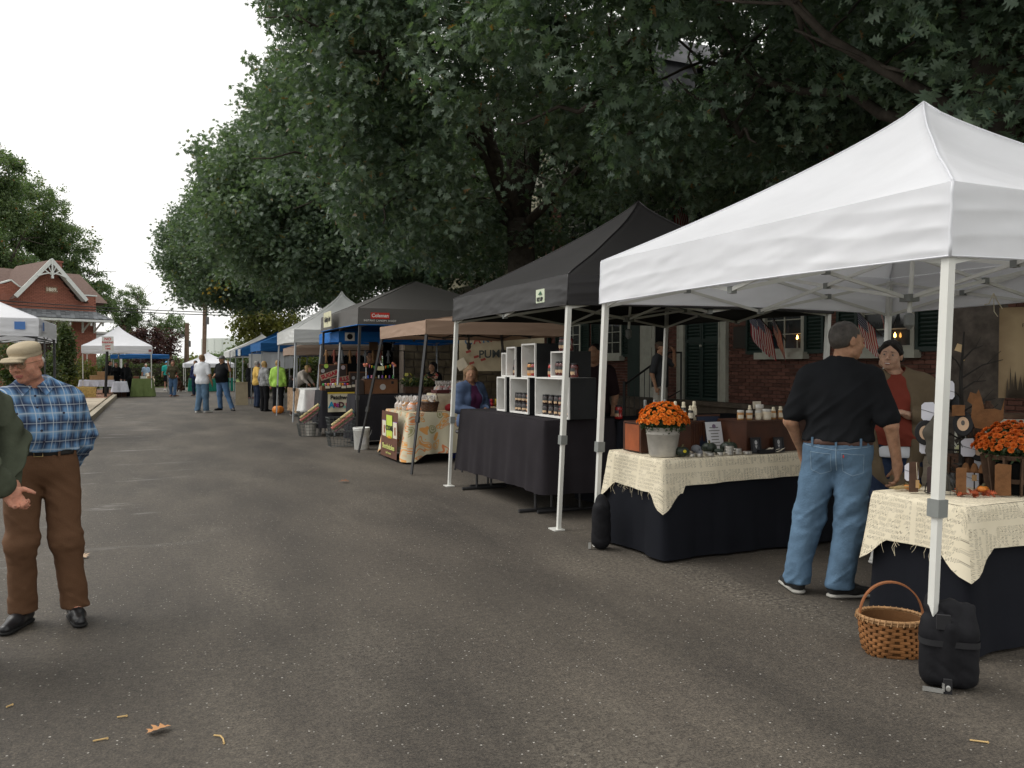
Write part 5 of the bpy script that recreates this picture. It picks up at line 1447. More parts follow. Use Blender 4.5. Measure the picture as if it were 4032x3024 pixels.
 S.cap(J['neck'] - V3(0, 0, .06) * s, J['head'] + Rh @ (V3(0, .02, -.05) * s), .058 * s * (g * .4 + .6), .052 * s * (g * .5 + .5), k=.03)
 for sd in 'LR':
  arm(S, sd, 0); leg(S, sd, -.012)
  S.cap(J['ank' + sd], J['toe' + sd], .036 * s, .03 * s, k=.03)
  th = V3(0, -1, .0)
  wr, el = J['wr' + sd], J['el' + sd]
  hd = (hands or {}).get(sd)
  if hd: hand(S, wr, hd['d'], hd['n'], hd['th'], s=s * hd.get('s', 1), curl=hd.get('curl', .5), curls=hd.get('curls'), thumb_curl=hd.get('tc', .4))
  else: hand(S, wr, (wr - el) * .7 + V3(0, -.03, -.1), (-1 if sd == 'L' else 1, .2, 0), (0, -1, 0), s=s, curl=.45)
 head_prims(S, J['head'], Rh, s, jaw=jaw, old=old)
 sk = skin_mat(skin)
 me_res = res
 S.build('body', sk, t, res=me_res)
 PH = lambda x, y, z: J['head'] + Rh @ (V3(x, y, z) * s)
 if face:
  for q in (-1, 1):
   mb = MB(); mb.lathe([(.0005, -.0085), (.0055, -.0066), (.0083, -.002), (.0083, .002), (.0055, .0066), (.0005, .0085)], n=12)
   c = PH(q * .031, -.0815, .006)
   e = mb.build('eye', mat('eye white', (.34, .30, .27), .3, .6, var=.03), t, smooth=True, loc=c)
   mb = MB(); c2 = Rh @ V3(0, -.0084 * s, 0); mb.lathe([(.0052, -.0012), (.0045, .0012)], n=10)
   o = link('iris', mb.mesh('iris', mat('dark iris', (.03, .018, .012), .2, .7)), e, Vector(c2)); o.rotation_euler = (R(90) + head[1], 0, head[0])
  S = Sculpt(); S.cap(PH(-.019, -.0895, -.0588), PH(.019, -.0895, -.0588), .0042 * s, k=.004); S.cap(PH(-.014, -.0895, -.0675), PH(.014, -.0895, -.0675), .0048 * s, k=.003)
  S.build('lips', mat('lips', (.34, .11, .09), .5, .4), t, res=.003)
  S = Sculpt()
  for q in (-1, 1): S.cap(PH(q * .016, -.0945, .029), PH(q * .046, -.083, .029), .0035 * s, .002 * s, k=.004)
  S.build('eyebrows', hair[1] if hair else M_blk, t, res=.0035)
 # ---- hair
 if hair:
  st, hm = hair[0], hair[1]
  S = Sculpt(); rr = res * .8 if not fine else .006
  if st in ('short', 'tied'):
   S.ell(PH(0, .027, .040), V3(.0805, .0945, .083) * s, k=.02, rot=Rh); S.ell(PH(0, .042, .0), V3(.0795, .072, .062) * s, k=.02, rot=Rh)
  elif st != 'fringe':
   S.ell(PH(0, .026, .040), V3(.083, .098, .086) * s, k=.02, rot=Rh)
  if st in ('fringe',):
   S.ell(PH(0, .050, -.004), V3(.0775, .066, .040) * s, k=.02, rot=Rh)
  if st in ('long', 'bob', 'mid'):
   L_ = {'long': -.28, 'mid': -.17, 'bob': -.09}[st]
   for q in (-1, 0, 1): S.cap(PH(q * .06, .04, .02), PH(q * .075, .05 - (.03 if q else 0), L_), .042 * s, .028 * s, k=.04)
  if st == 'tied':
   S.ell(PH(0, .125, -.01), V3(.03, .03, .03) * s, k=.02, rot=Rh); S.cap(PH(0, .12, -.02), PH(.03, .10, -.16), .024 * s, .012 * s, k=.02)
  S.ell(PH(0, -.115, -.030), V3(.076 if st not in ('long', 'mid', 'bob') else .060, .074, .100) * s, k=.006, rot=Rh, sub=True)
  if st == 'tied':
   for q in (-1, 1): S.cap(PH(q * .030, -.055, .088), PH(q * .074, -.022, .030), .022 * s, .017 * s, k=.02); S.cap(PH(q * .074, -.022, .030), PH(q * .080, .03, -.03), .017 * s, .02 * s, k=.02)
  S.ell(PH(0, -.02, -.12), V3(.12, .10, .07) * s, k=.01, rot=Rh, sub=True) if st in ('short', 'fringe', 'tied') else None
  if st in ('short', 'fringe', 'tied'):
   for q in (-1, 1): S.ell(PH(q * .085, .0, -.02), V3(.022, .026, .034) * s, k=.008, rot=Rh, sub=True)
  amp = .010 if st != 'tied' else .004
  S.build('hair', hm, t, res=rr, disp=lambda X, Y, Z: amp * (vnoise(X * 55, Y * 55, Z * 22 + seed) - .5))
 # ---- headwear
 if cap:
  cm, kind = cap
  S = Sculpt()
  if kind == 'flat':
   S.ell(PH(0, .014, .084), V3(.078, .098, .030) * s, k=.02, rot=Rh)
   S.ell(PH(0, .012, .068), V3(.082, .101, .048) * s, k=.01, rot=Rh)
   S.ell(PH(0, .018, .040), V3(.080, .099, .028) * s, k=.006, rot=Rh)
   S.cap(PH(-.040, -.092, .040), PH(.040, -.092, .040), .024 * s, k=.012, sc=(1, 1, .25))
   S.cap(PH(-.026, -.118, .022), PH(.026, -.118, .022), .026 * s, k=.03, sc=(1, 1, .22))
   S.ell(PH(0, .02, -.02), V3(.079, .097, .055) * s, k=.004, rot=Rh, sub=True)
  else:
   S.ell(PH(0, .018, .045), V3(.086, .103, .082) * s, k=.02, rot=Rh)
   S.cap(PH(-.04, -.10, .035), PH(.04, -.10, .035), .028 * s, k=.02, sc=(1, 1, .3)); S.cap(PH(-.03, -.135, .026), PH(.03, -.135, .026), .024 * s, k=.03, sc=(1, 1, .25))
   S.ell(PH(0, .02, -.035), V3(.098, .115, .055) * s, k=.004, rot=Rh, sub=True)
  S.build('cap', cm, t, res=.006 if fine else res * .8, disp=lambda X, Y, Z: .004 * (vnoise(X * 16, Y * 16, Z * 22) - .5))
 # ---- trousers or skirt
 hz = hem * s; wz = max(J['pel'][2] + .075 * s, hz + .02)
 if trousers:
  S = Sculpt()
  torso(S, .006)
  for sd in 'LR': leg(S, sd, .010, w=1.12 * pleg, low=.056 * pleg)
  kz = (J['kneL'][2] + J['kneR'][2]) / 2
  def fold(X, Y, Z):
   low = np.clip((.34 * s - Z) / (.34 * s), 0, 1) ** 1.4
   crotch = np.exp(-((Z - J['pel'][2] + .2 * s) / (.16 * s)) ** 2)
   kn = np.exp(-((Z - kz) / (.12 * s)) ** 2)
   a = .62 - np.abs(2 * vnoise(X * 6 + seed, Y * 6, Z * 17 + X * 14) - 1)
   b_ = .6 - np.abs(2 * vnoise(X * 9 + Z * 4, Y * 9 + seed, Z * 5 - X * 3) - 1)
   return -(.019 * a * (low * 1.3 + kn * .8 + crotch * .7) + .010 * b_ + .008 * (vnoise(X * 22, Y * 22 + seed, Z * 34) - .5) * (.3 + low + kn)) * s
  def cut(X, Y, Z): return np.maximum(Z - wz - .04 * X * 0, cuffz * s - Z)
  if seated: cut = lambda X, Y, Z: Z - wz + 0 * X
  S.build('trousers', trousers, t, res=res * (.8 if fine else 1), disp=fold, cut=cut)
 if skirt:
  m_, zb = skirt
  S = Sculpt(); S.cap(J['pel'] + V3(0, 0, .1) * s, J['pel'] * .3 + J['kneL'] * .35 + J['kneR'] * .35, .135 * g * s, .19 * s, k=.05, sc=(1, .8, 1))
  S.build('skirt', m_, t, res=res, disp=lambda X, Y, Z: .012 * np.sin(X * 60 + Y * 40) * (Z < J['pel'][2]), cut=lambda X, Y, Z: np.maximum(Z - wz, zb * s - Z) + 0 * X)
 if belt:
  S = Sculpt(); torso(S, .015)
  S.build('belt', belt, t, res=.009, cut=lambda X, Y, Z: np.maximum(Z - hz - .012, hz - .026 - Z) + 0 * X)
 # ---- shirt
 hzf = (lambda X, Y, Z: hz - Z + 0 * X)
 if top:
  S = Sculpt(); torso(S, .021)
  if lean < .5: S.plane(hz)
  for sd in 'LR': arm(S, sd, .016 if sleeve == 'short' else .011, {'short': .40, 'long': .97, 'three': .8}[sleeve], w=1.06 * puff)
  S.ell(J['neck'] + V3(0, -.045, .040) * s, V3(.066, .085, .062) * s, k=.01, sub=True)
  def fold(X, Y, Z):
   a = .6 - np.abs(2 * vnoise(X * 7 + seed, Y * 7, Z * 13 + X * 11) - 1)
   b_ = vnoise(X * 15, Y * 15 + seed, Z * 11) - .5
   a = a * (1.7 if puff > 1 else .8)
   w = np.exp(-((Z - hz - .12 * s) / (.13 * s)) ** 2)
   sl = np.clip((np.abs(X) - .20 * s) / .05, 0, 1)
   return -(.026 if fine else .013) / .026 * (.0175 * a * (.5 + w + (sl * 1.1 if sleeve != 'short' else 0)) + .014 * b_) * s
  S.build('shirt', top, t, res=res * (.8 if fine else 1), disp=fold)
 if jacket:
  jm, jz = jacket
  S = Sculpt(); torso(S, .030)
  S.cap(J['pel'], J['pel'] * .5 + (J['kneL'] + J['kneR']) * .25, .14 * g * s, .15 * g * s, k=.05, sc=(1.1, .85, 1)) if jz < .75 else None
  S.plane(jz * s)
  for sd in 'LR': arm(S, sd, .027, .97, w=1.16)
  S.ell(J['neck'] + V3(0, -.05, .045) * s, V3(.070, .09, .065) * s, k=.01, sub=True)
  S.ell(J['chest'] + V3(0, -.20, -.22) * s, V3(.105 * g, .15, .66) * s, k=.02, sub=True)
  S.build('jacket', jm, t, res=res * (.8 if fine else 1), disp=lambda X, Y, Z: -.022 * s * (vnoise(X * 8 + 3, Y * 8, Z * 18 + X * 8) - .5) * (.4 + .9 * np.clip((np.abs(X) - .2) / .05, 0, 1)))
 # ---- shoes
 if shoes:
  sm, sole = shoes if isinstance(shoes, tuple) else (shoes, None)
  for sd in 'LR':
   an, to = J['ank' + sd], J['toe' + sd]
   dr = unit((to - an) * V3(1, 1, 0)); heel = V3(an[0], an[1], 0) - dr * .035 * s; base = an[2] - .085 * s
   S = Sculpt()
   S.cap(heel + V3(0, 0, base + .050 * s), V3(*(heel[:2] + dr[:2] * .12 * s), base + .047 * s), .040 * s, .040 * s, k=.03)
   S.cap(V3(*(heel[:2] + dr[:2] * .12 * s), base + .045 * s), V3(*(heel[:2] + dr[:2] * .225 * s), base + .034 * s), .042 * s, .033 * s, k=.03, sc=(1, 1, .85))
   S.cap(V3(*heel[:2], base + .07 * s), an + V3(0, 0, .02) * s, .040 * s, .040 * s, k=.02)
   so = S.build('shoe', sm, t, res=.008 if fine else res * .8, cut=lambda X, Y, Z: base + .012 * s - Z + 0 * X)
   if sole:
    S = Sculpt(); S.cap(V3(*heel[:2], base + .014 * s), V3(*(heel[:2] + dr[:2] * .22 * s), base + .014 * s), .046 * s, .042 * s, k=.01, sc=(1, 1, .38))
    S.build('sole', sole, so, res=.007 if fine else res * .7, cut=lambda X, Y, Z: base + .001 - Z + 0 * X)
 t['_J'] = 0; del t['_J']
 t_J[t.name] = (J, Rh, s)
 return t
t_J = {}
def face_dir(dx, dy): return math.atan2(dx, -dy)
# ------------------------------------------------------------------ clothes
def denim(name, col): return mat(name, col, .85, .2, var=.28, vscale=5, bump=.3, bscale=90)
M_jean = denim('light denim', (.100, .170, .255)); M_jean2 = denim('mid denim', (.08, .15, .27)); M_jeand = denim('dark denim', (.022, .035, .07))
M_tee = mat('black cotton', (.010, .011, .013), .9, .15, var=.25, vscale=4)
M_blackp = mat('black trousers', (.012, .012, .014), .9, .15)
M_brownp = mat('brown trousers', (.125, .064, .034), .8, .2, var=.14, vscale=4, bump=.2, bscale=120)
M_whitep = mat('white cotton', (.66, .68, .72), .85, .2, var=.05)
M_shoeb = mat('black leather', (.012, .012, .014), .38, .5)
M_sneak = mat('white trainers', (.65, .65, .62), .6); M_solew = mat('grey rubber sole', (.36, .35, .32), .7); M_soleb = mat('black rubber', (.01, .01, .01), .8)
H = lambda n, c: mat('hair ' + n, c, .6, .4, var=.4, vscale=30)
H_black, H_brown, H_dkbrown, H_blond, H_grey, H_white, H_sandy, H_salt = H('black', (.012, .009, .008)), H('brown', (.07, .03, .015)), H('dark brown', (.03, .018, .012)), H('blond', (.42, .27, .11)), H('grey', (.30, .28, .26)), H('white', (.62, .60, .56)), H('sandy', (.20, .12, .06)), H('salt and pepper', (.06, .052, .045))
def plaid():
 m = bpy.data.materials.new('blue plaid cotton')
 nt, N, Lk = nodes_of(m); b = N['Principled BSDF']; b.inputs['Roughness'].default_value = .85; b.inputs['Specular IOR Level'].default_value = .15
 tc = N.new('ShaderNodeTexCoord'); nz = N.new('ShaderNodeTexNoise'); nz.inputs['Scale'].default_value = 3.5; Lk.new(tc.outputs['Object'], nz.inputs['Vector'])
 wv = N.new('ShaderNodeVectorMath'); wv.operation = 'MULTIPLY_ADD'; Lk.new(nz.outputs['Color'], wv.inputs[0]); wv.inputs[1].default_value = (.03, .03, .03); Lk.new(tc.outputs['Object'], wv.inputs[2])
 sp = N.new('ShaderNodeSeparateXYZ'); Lk.new(wv.outputs[0], sp.inputs[0])
 M = lambda *a, **k: math_node(N, Lk, *a, **k)
 def band(x, per, ph, lo, hi):
  f = M('ABSOLUTE', M('SUBTRACT', M('FRACT', M('ADD', M('DIVIDE', x, per), ph)), .5))
  r = N.new('ShaderNodeMapRange'); r.inputs[1].default_value = hi; r.inputs[2].default_value = lo; Lk.new(f, r.inputs[0]); return r.outputs[0]
 x = M('ADD', sp.outputs[0], M('MULTIPLY', sp.outputs[1], .6)); z = sp.outputs[2]
 c = mix_node(N, Lk, M('MULTIPLY', band(x, .088, .1, .08, .30), .8), (.13, .26, .46), (.022, .026, .060))
 c = mix_node(N, Lk, M('MULTIPLY', band(z, .100, .0, .06, .26), .78), c, (.020, .024, .055))
 c = mix_node(N, Lk, M('MULTIPLY', band(z, .100, .5, .02, .16), .45), c, (.30, .46, .62))
 for ax, per, ph, w, a in ((x, .088, .62, .020, .75), (x, .088, .40, .014, .35), (z, .100, .47, .022, .55), (z, .100, .0, .018, .5), (x, .088, .10, .016, .3)):
  c = mix_node(N, Lk, M('MULTIPLY', band(ax, per, ph, w, w * 1.9), a), c, (.48, .54, .60))
 Lk.new(c, b.inputs['Base Color']); return m
M_plaid = plaid()
# ------------------------------------------------------------------ the older man in plaid
old = person('older man in flat cap, glasses and blue plaid shirt walking with hands behind his back', (-.56, 5.25, 0), R(4), H=1.66, res=.0095, fine=True, face=True, old=1, jaw=1.05,
 pose=dict(pel=(.02, 0, .985), chest=(.0, -.035, 1.23), neck=(-.025, -.050, 1.42), head=(-.068, -.125, 1.545),
    shL=(.165, -.01, 1.325), elL=(.225, .10, 1.08), wrL=(.16, .20, .915), shR=(-.195, -.01, 1.31), elR=(-.27, .10, 1.07), wrR=(-.10, .21, .90),
    hipL=(.092, 0, .93), kneL=(.125, -.02, .50), ankL=(.165, .03, .085), toeL=(.185, -.11, .04), hipR=(-.092, 0, .93), kneR=(-.105, -.03, .50), ankR=(-.105, .05, .085), toeR=(-.155, -.06, .035)),
 head=(R(-26), R(12), R(-4)), girth=1.03, skin='pink', hair=('fringe', H_white), cap=(mat('khaki cotton', (.40, .335, .235), .85, .15, var=.08, vscale=9, bump=.3, bscale=60), 'flat'),
 top=M_plaid, sleeve='long', hem=1.035, trousers=M_brownp, belt=mat('black belt', (.012, .012, .012), .5, .4), shoes=(M_shoeb, M_soleb), pleg=1.03, seed=3, cuffz=.075,
 hands=dict(L=dict(d=(-.8, .1, -.3), n=(0, .6, .6), th=(0, 0, 1), curl=.5), R=dict(d=(.8, .1, -.2), n=(0, 1, 0), th=(0, 0, 1), curl=.5)))
J, Rh, s = t_J[old.name]
PH = lambda x, y, z: Vector(J['head'] + Rh @ (V3(x, y, z) * s))
mb = MB()
for q in (-1, 1):
 ring = [PH(q * .033 + .024 * math.cos(a), -.104 + .004 * abs(math.cos(a)), .002 + .019 * math.sin(a)) for a in [2 * math.pi * k / 16 for k in range(16)]]
 mb.tube(ring, .0013, 5, closed=True); mb.tube([PH(q * .057, -.098, .008), PH(q * .078, -.05, .008), PH(q * .083, .015, .004)], .0014, 5)
mb.tube([PH(-.009, -.104, .006), PH(0, -.108, .010), PH(.009, -.104, .006)], .0013, 5)
gl = mb.build('glasses', mat('brass frame', (.20, .14, .07), .35, .6, metal=.7), old)
mb = MB()
for q in (-1, 1):
 mb.add([PH(q * .033, -.1035, .002)] + [PH(q * .033 + .023 * math.cos(a), -.1035, .002 + .018 * math.sin(a)) for a in [2 * math.pi * k / 12 for k in range(12)]], [(0, k + 1, (k + 1) % 12 + 1) for k in range(12)])
mb.build('lens', mat('tinted lens', (.30, .20, .12), .05, .8, alpha=.45), gl)
# collar, placket, buttons, pockets, belt loops and buckle
def on_front(x, z, off=.0): return Vector((x * s, 0, z * s))
mb = MB(); c0 = Vector(J['neck'])
for q in (-1, 1):
 mb.add([c0 + Vector((q * .062, -.01, .035)), c0 + Vector((q * .012, -.088, -.012)), c0 + Vector((q * .055, -.112, -.062)), c0 + Vector((q * .098, -.055, -.012)), c0 + Vector((q * .064, .04, .040)), c0 + Vector((q * .09, .03, .0))], [(0, 1, 2, 3), (0, 3, 5, 4)])
co = mb.build('collar', M_plaid, old); md = co.modifiers.new('thick', 'SOLIDIFY'); md.thickness = .004; md.offset = 1
def surf_y(o, x, z, y0=-.6):
 ok, p, n, i = o.ray_cast(Vector((x, y0, z)), Vector((0, 1, 0)))
 return p.y if ok else -.12
bpy.context.view_layer.update()
shirt = [c for c in old.children if c.name.startswith('shirt')][0]
for k in range(5):
 z = 1.295 - .062 * k - .01; x = -.02 + .010 * k
 mb = MB(); mb.lathe([(.006, -.0015), (.0065, 0), (.005, .002)], n=10); o = mb.build('button', mat('navy button', (.015, .015, .04), .4, .5), old, loc=(x, surf_y(shirt, x, z) - .002, z), rot=(R(90), 0, 0))
for q in (-.105, .115):
 z = 1.19; mb = MB(); mb.lathe([(.006, -.0015), (.0065, 0), (.005, .002)], n=10); mb.build('pocket_button', _M['navy button'], old, loc=(q, surf_y(shirt, q, z) - .002, z), rot=(R(90), 0, 0))
blt = [c for c in old.children if c.name.startswith('belt')][0]
zb_ = 1.035 * s - .008
mb = MB(); yb = surf_y(blt, -.01, zb_); mb.tube([(-.03, yb - .004, zb_ + .018), (.012, yb - .004, zb_ + .018), (.012, yb - .004, zb_ - .018), (-.03, yb - .004, zb_ - .018)], .003, 5, closed=True); mb.build('buckle', mat('brass', (.5, .38, .18), .3, .6, metal=.9), old)
for x in (.09, .165, -.10):
 mb = MB(); mb.box((x, surf_y(blt, x, zb_) - .004, zb_), (.012, .008, .05)); mb.build('belt_loop', M_brownp, old)
# ------------------------------------------------------------------ person in the green jacket cut by the left edge
gj = person('person in dark green jacket with hands clasped behind, cut off by the left edge', (-.88, 4.60, 0), face_dir(-1, .25), H=1.69, res=.0085, fine=True,
 pose=dict(shL=(.17, -.04, 1.41), elL=(.20, .165, 1.165), wrL=(.075, .285, .905), shR=(-.19, .02, 1.44), elR=(-.23, .20, 1.16), wrR=(-.07, .27, .90)),
 top=mat('dark green fleece', (.070, .080, .055), .95, .15, var=.2, vscale=6, bump=.25, bscale=60), sleeve='long', hem=.86, trousers=M_jean2, shoes=(M_shoeb, M_soleb), hair=('short', H_grey), skin='pink', girth=1.15, seed=8, puff=1.16,
 hands=dict(L=dict(d=(-.10, .62, -.78), n=(.75, .55, .2), th=(.5, .4, .9), curls=(.95, 1.0, 1.05, 1.0), tc=.3, s=1.08), R=dict(d=(.45, .35, -.75), n=(.2, 1.0, .3), th=(0, .2, 1), curls=(.45, .5, .6, .7), s=1.05)))
# ------------------------------------------------------------------ man in black with light jeans
m2 = person('large man in black T-shirt and light blue jeans seen from behind between the linen tables', (3.87, 3.99, 0), R(128), H=1.75, res=.0095, fine=True,
 pose=dict(pel=(-.115, 0, .955), chest=(-.12, .0, 1.27), neck=(-.125, .0, 1.455), head=(-.165, -.035, 1.60),
    hipL=(-.025, 0, .92), hipR=(-.205, 0, .92), kneL=(.055, -.02, .49), ankL=(.125, .02, .085), toeL=(.19, -.085, .035), kneR=(-.195, .0, .48), ankR=(-.135, .03, .085), toeR=(-.26, -.05, .035),
    shL=(.065, .0, 1.365), elL=(.165, .03, 1.095), wrL=(.115, -.14, .88), shR=(-.305, .0, 1.365), elR=(-.42, .05, 1.09), wrR=(-.455, -.02, .84)),
 head=(R(-52), R(4), 0), girth=1.2, jaw=1.12, skin='tan', hair=('short', H_salt), top=M_tee, sleeve='short', hem=.985, trousers=M_jean, belt=mat('brown leather belt', (.06, .025, .015), .5, .4),
 shoes=(mat('black mesh trainer', (.018, .018, .018), .8), M_solew), pleg=1.18, seed=5, face=True, cuffz=.06,
 hands=dict(R=dict(d=(.05, -.25, -1), n=(.9, .1, -.1), th=(.1, -1, .1), curls=(.55, .75, .85, .95), tc=.5, s=1.1), L=dict(d=(0, -.4, -.8), n=(-1, 0, 0), th=(0, -1, 0), curl=.6, s=1.1)))
bpy.context.view_layer.update()
tr2 = [c for c in m2.children if c.name.startswith('trousers')][0]; bl2 = [c for c in m2.children if c.name.startswith('belt')][0]
def back_y(o, x, z, y0=.7):
 ok, p, n, i = o.ray_cast(Vector((x, y0, z)), Vector((0, -1, 0)))
 return p.y if ok else .14
M_seam = mat('pale denim stitching', (.20, .28, .36), .8)
def back_path(o, pts, off=.002, n=10):
 out = []
 for (x0, z0), (x1, z1) in zip(pts, pts[1:]):
  for k in range(n + 1):
   t = k / n; x, z = x0 + (x1 - x0) * t, z0 + (z1 - z0) * t; out.append((x, back_y(o, x, z) + off, z))
 return out
for q, x in ((1, -.03), (-1, -.215)):
 w = .062
 mb = MB(); mb.tube(back_path(tr2, [(x - w, .905), (x + w, .912), (x + w * .92, .80), (x, .775), (x - w * .92, .795), (x - w, .905)], .0008), .0018, 4); mb.build('back_pocket', M_seam, m2)
mb = MB(); mb.tube(back_path(tr2, [(-.122, .99), (-.120, .80)], .001), .003, 4); mb.tube(back_path(tr2, [(-.31, .955), (-.12, .93), (.07, .955)], .001), .0022, 4); mb.build('yoke_seam', M_seam, m2)
for x in (-.26, -.122, .02):
 z = .985 - .008
 mb = MB(); mb.box((x, back_y(bl2, x, z) + .004, z), (.013, .008, .055)); mb.build('belt_loop', M_jean, m2)
mb = MB(); x = -.165; mb.box((x, back_y(tr2, x, .905) + .004, .895), (.006, .004, .016)); mb.build('pocket_tab', M_redb, m2)
# ------------------------------------------------------------------ smiling vendor
vn = person('smiling woman vendor in rust red top and tan cardigan with clasped hands', (5.03, 4.42, .0), R(-52), H=1.635, res=.0095, fine=True, female=True, face=True, jaw=1.12,
 pose=dict(shL=(.18, 0, 1.40), shR=(-.18, 0, 1.40), elL=(.245, .03, 1.12), elR=(-.245, .03, 1.11), wrL=(.10, -.20, 1.17), wrR=(-.02, -.215, 1.17), head=(-.04, -.03, 1.632)),
 head=(R(-6), R(2), R(6)), girth=1.18, skin='olive', hair=('tied', H_black), top=mat('rust red knit', (.20, .042, .028), .9, .15, var=.08), sleeve='three', hem=.93, trousers=M_jeand, jacket=(mat('tan cardigan', (.15, .115, .075), .95, .1, var=.1, bump=.3, bscale=150), .55),
 shoes=(M_sneak, M_sneak), seed=7,
 hands=dict(L=dict(d=(-.75, -.3, .3), n=(-.2, .3, -1), th=(-.1, -.2, 1), curl=.75, s=.95), R=dict(d=(.75, -.3, .3), n=(.1, .3, -1), th=(0, -.2, 1), curl=.8, s=.95)))
mb = MB(); J_, R_, s_ = t_J[vn.name]
S = Sculpt(); S.cap(J_['pel'], J_['pel'] + V3(0, 0, -.06), .172, k=.03, sc=(1.05, .86, 1)); S.build('undershirt', M_whitep, vn, res=.011, cut=lambda X, Y, Z: np.maximum(Z - .88, .78 - Z) + 0 * X)
S = Sculpt(); c = J_['head']; P_ = lambda x, y, z: c + R_ @ (V3(x, y, z) * s_)
S.cap(P_(-.015, -.0925, -.0628), P_(.015, -.0925, -.0628), .0036, k=.003); S.build('teeth', mat('teeth', (.7, .68, .62), .3), vn, res=.0025)
# ------------------------------------------------------------------ the people farther off
F = dict(res=.019)
person('man in white polo shirt and pale jeans seen from behind, chatting in the street', (1.46, 26.98, 0), face_dir(.62, .78), H=1.78, top=M_whitep, trousers=M_jean, shoes=(M_sneak, M_sneak), hair=('short', H_sandy), skin='tan', girth=1.25, hem=.86, seed=11, pleg=1.2,
  pose=dict(elL=(.26, -.04, 1.14), wrL=(.20, -.24, .98), elR=(-.28, .03, 1.13), wrR=(-.27, -.08, .90), ankL=(.14, .06, .085), ankR=(-.09, -.05, .085)), **F)
person('man in black T-shirt and grey cap waving one raised hand in the street', (2.12, 28.05, 0), face_dir(-.75, -.65), H=1.76, top=M_tee, trousers=M_jean2, shoes=(M_shoeb, M_soleb), hair=('short', H_grey), cap=(mat('grey cap', (.14, .14, .14), .8), 'ball'), skin='tan', girth=1.25, hem=.88, seed=12,
  pose=dict(shL=(.19, 0, 1.43), elL=(.40, -.06, 1.28), wrL=(.40, -.14, 1.50), kneL=(.26, -.04, .50), ankL=(.46, -.04, .085), toeL=(.60, -.12, .035), elR=(-.25, -.03, 1.15), wrR=(-.10, -.26, 1.08)),
  hands=dict(L=dict(d=(0, -.1, 1), n=(-.3, -1, 0), th=(-1, 0, .2), curl=.1)), **F)
person('woman in olive jacket and jeans walking towards the camera', (.96, 41.4, 0), face_dir(-.05, -1), H=1.67, female=True, top=mat('olive jacket', (.075, .065, .035), .85), sleeve='long', hem=.86, trousers=M_jean2, shoes=(mat('brown boots', (.14, .07, .04), .6)), hair=('long', H_brown), seed=13,
  pose=dict(elL=(.26, -.02, 1.14), wrL=(.16, -.20, 1.03), elR=(-.27, -.02, 1.14), wrR=(-.17, -.2, 1.02), ankL=(.07, -.12, .085), ankR=(-.08, .10, .085)), res=.022)
person('woman in navy coat and dark jeans standing behind the white shirted man', (1.96, 41.7, 0), face_dir(-.5, -.85), H=1.68, female=True, top=mat('navy coat', (.015, .025, .09), .85), sleeve='long', hem=.80, trousers=M_jeand, shoes=(_M['brown boots']), hair=('long', H_dkbrown), skin='tan', seed=14, res=.022)
person('person in teal shirt, blue cap and black shorts walking away down the street', (.86, 50.8, 0), face_dir(-.2, 1), H=1.68, top=mat('teal shirt', (.02, .35, .30), .8), trousers=None, skirt=(M_blackp, .55), shoes=(M_sneak), hair=('short', H_sandy), cap=(mat('blue cap', (.1, .35, .6), .8), 'ball'), seed=15, res=.024)
person('small person in a red jacket beside the sitting brown dog', (1.35, 51.0, 0), face_dir(-.8, .2), H=1.40, top=mat('bright red jacket', (.5, .03, .03), .8), sleeve='long', hem=.8, trousers=M_jean, shoes=(M_sneak), hair=('mid', H_dkbrown), seed=16, res=.024)
person('grey haired woman in flowered and yellow blouse with hand on hip', (3.33, 29.2, 0), face_dir(.85, .2), H=1.60, female=True, top=mat('flowered yellow blouse', (.62, .40, .10), .85, var=.1, vscale=5), sleeve='three', hem=.84, trousers=M_jeand, shoes=(M_shoeb), hair=('bob', H_grey), skin='pink', girth=1.3, seed=17,
  pose=dict(elR=(-.34, .08, 1.18), wrR=(-.17, -.02, 1.02), elL=(.26, 0, 1.14)), **F)
person('blond woman in grey striped sweater and black trousers among the shoppers', (3.27, 26.75, 0), face_dir(.75, .45), H=1.58, female=True, top=mat('grey striped sweater', (.26, .26, .27), .9, var=.5, vscale=9), sleeve='long', hem=.88, trousers=M_blackp, shoes=(M_shoeb), hair=('bob', H_blond), skin='pink', girth=1.12, seed=18, **F)
person('blond woman in lime green jacket and black trousers seen from behind', (3.58, 26.0, 0), face_dir(.35, .95), H=1.61, female=True, top=mat('lime jacket', (.42, .70, .12), .8), sleeve='long', hem=.86, trousers=M_blackp, shoes=(M_shoeb), hair=('short', H_blond), girth=1.2, seed=19, **F)
person('blond woman in white cardigan and grey skirt bending over the stall table', (3.92, 24.9, 0), face_dir(.75, -.5), H=1.62, female=True, lean=.72, top=mat('cream cardigan', (.52, .47, .42), .85), sleeve='long', hem=.7, skirt=(mat('grey skirt', (.09, .10, .13), .85), .52), shoes=(M_sneak), hair=('bob', H_blond), seed=20,
  pose=dict(wrL=(.20, -.52, 1.00), wrR=(-.20, -.52, 1.0), elL=(.25, -.38, 1.14), elR=(-.25, -.38, 1.14)), **F)
person('small child in dark clothes standing at the red draped table', (3.72, 24.2, 0), face_dir(.8, -.1), H=1.16, top=M_tee, trousers=mat('brown leggings', (.12, .07, .05), .8), shoes=(M_sneak), hair=('mid', H_dkbrown), seed=21, hem=.85, **F)
person('woman in glasses and pale pink T-shirt smiling behind the red draped table', (4.75, 22.95, 0), face_dir(-.6, -.7), H=1.56, female=True, top=mat('pale pink tee', (.62, .45, .50), .85), trousers=M_jeand, shoes=(M_shoeb), hair=('short', H_brown), girth=1.15, seed=22, skin='pink',
  pose=dict(elL=(.25, -.05, 1.12), wrL=(.12, -.25, .98), elR=(-.27, -.05, 1.12), wrR=(-.2, -.25, .95)), **F)
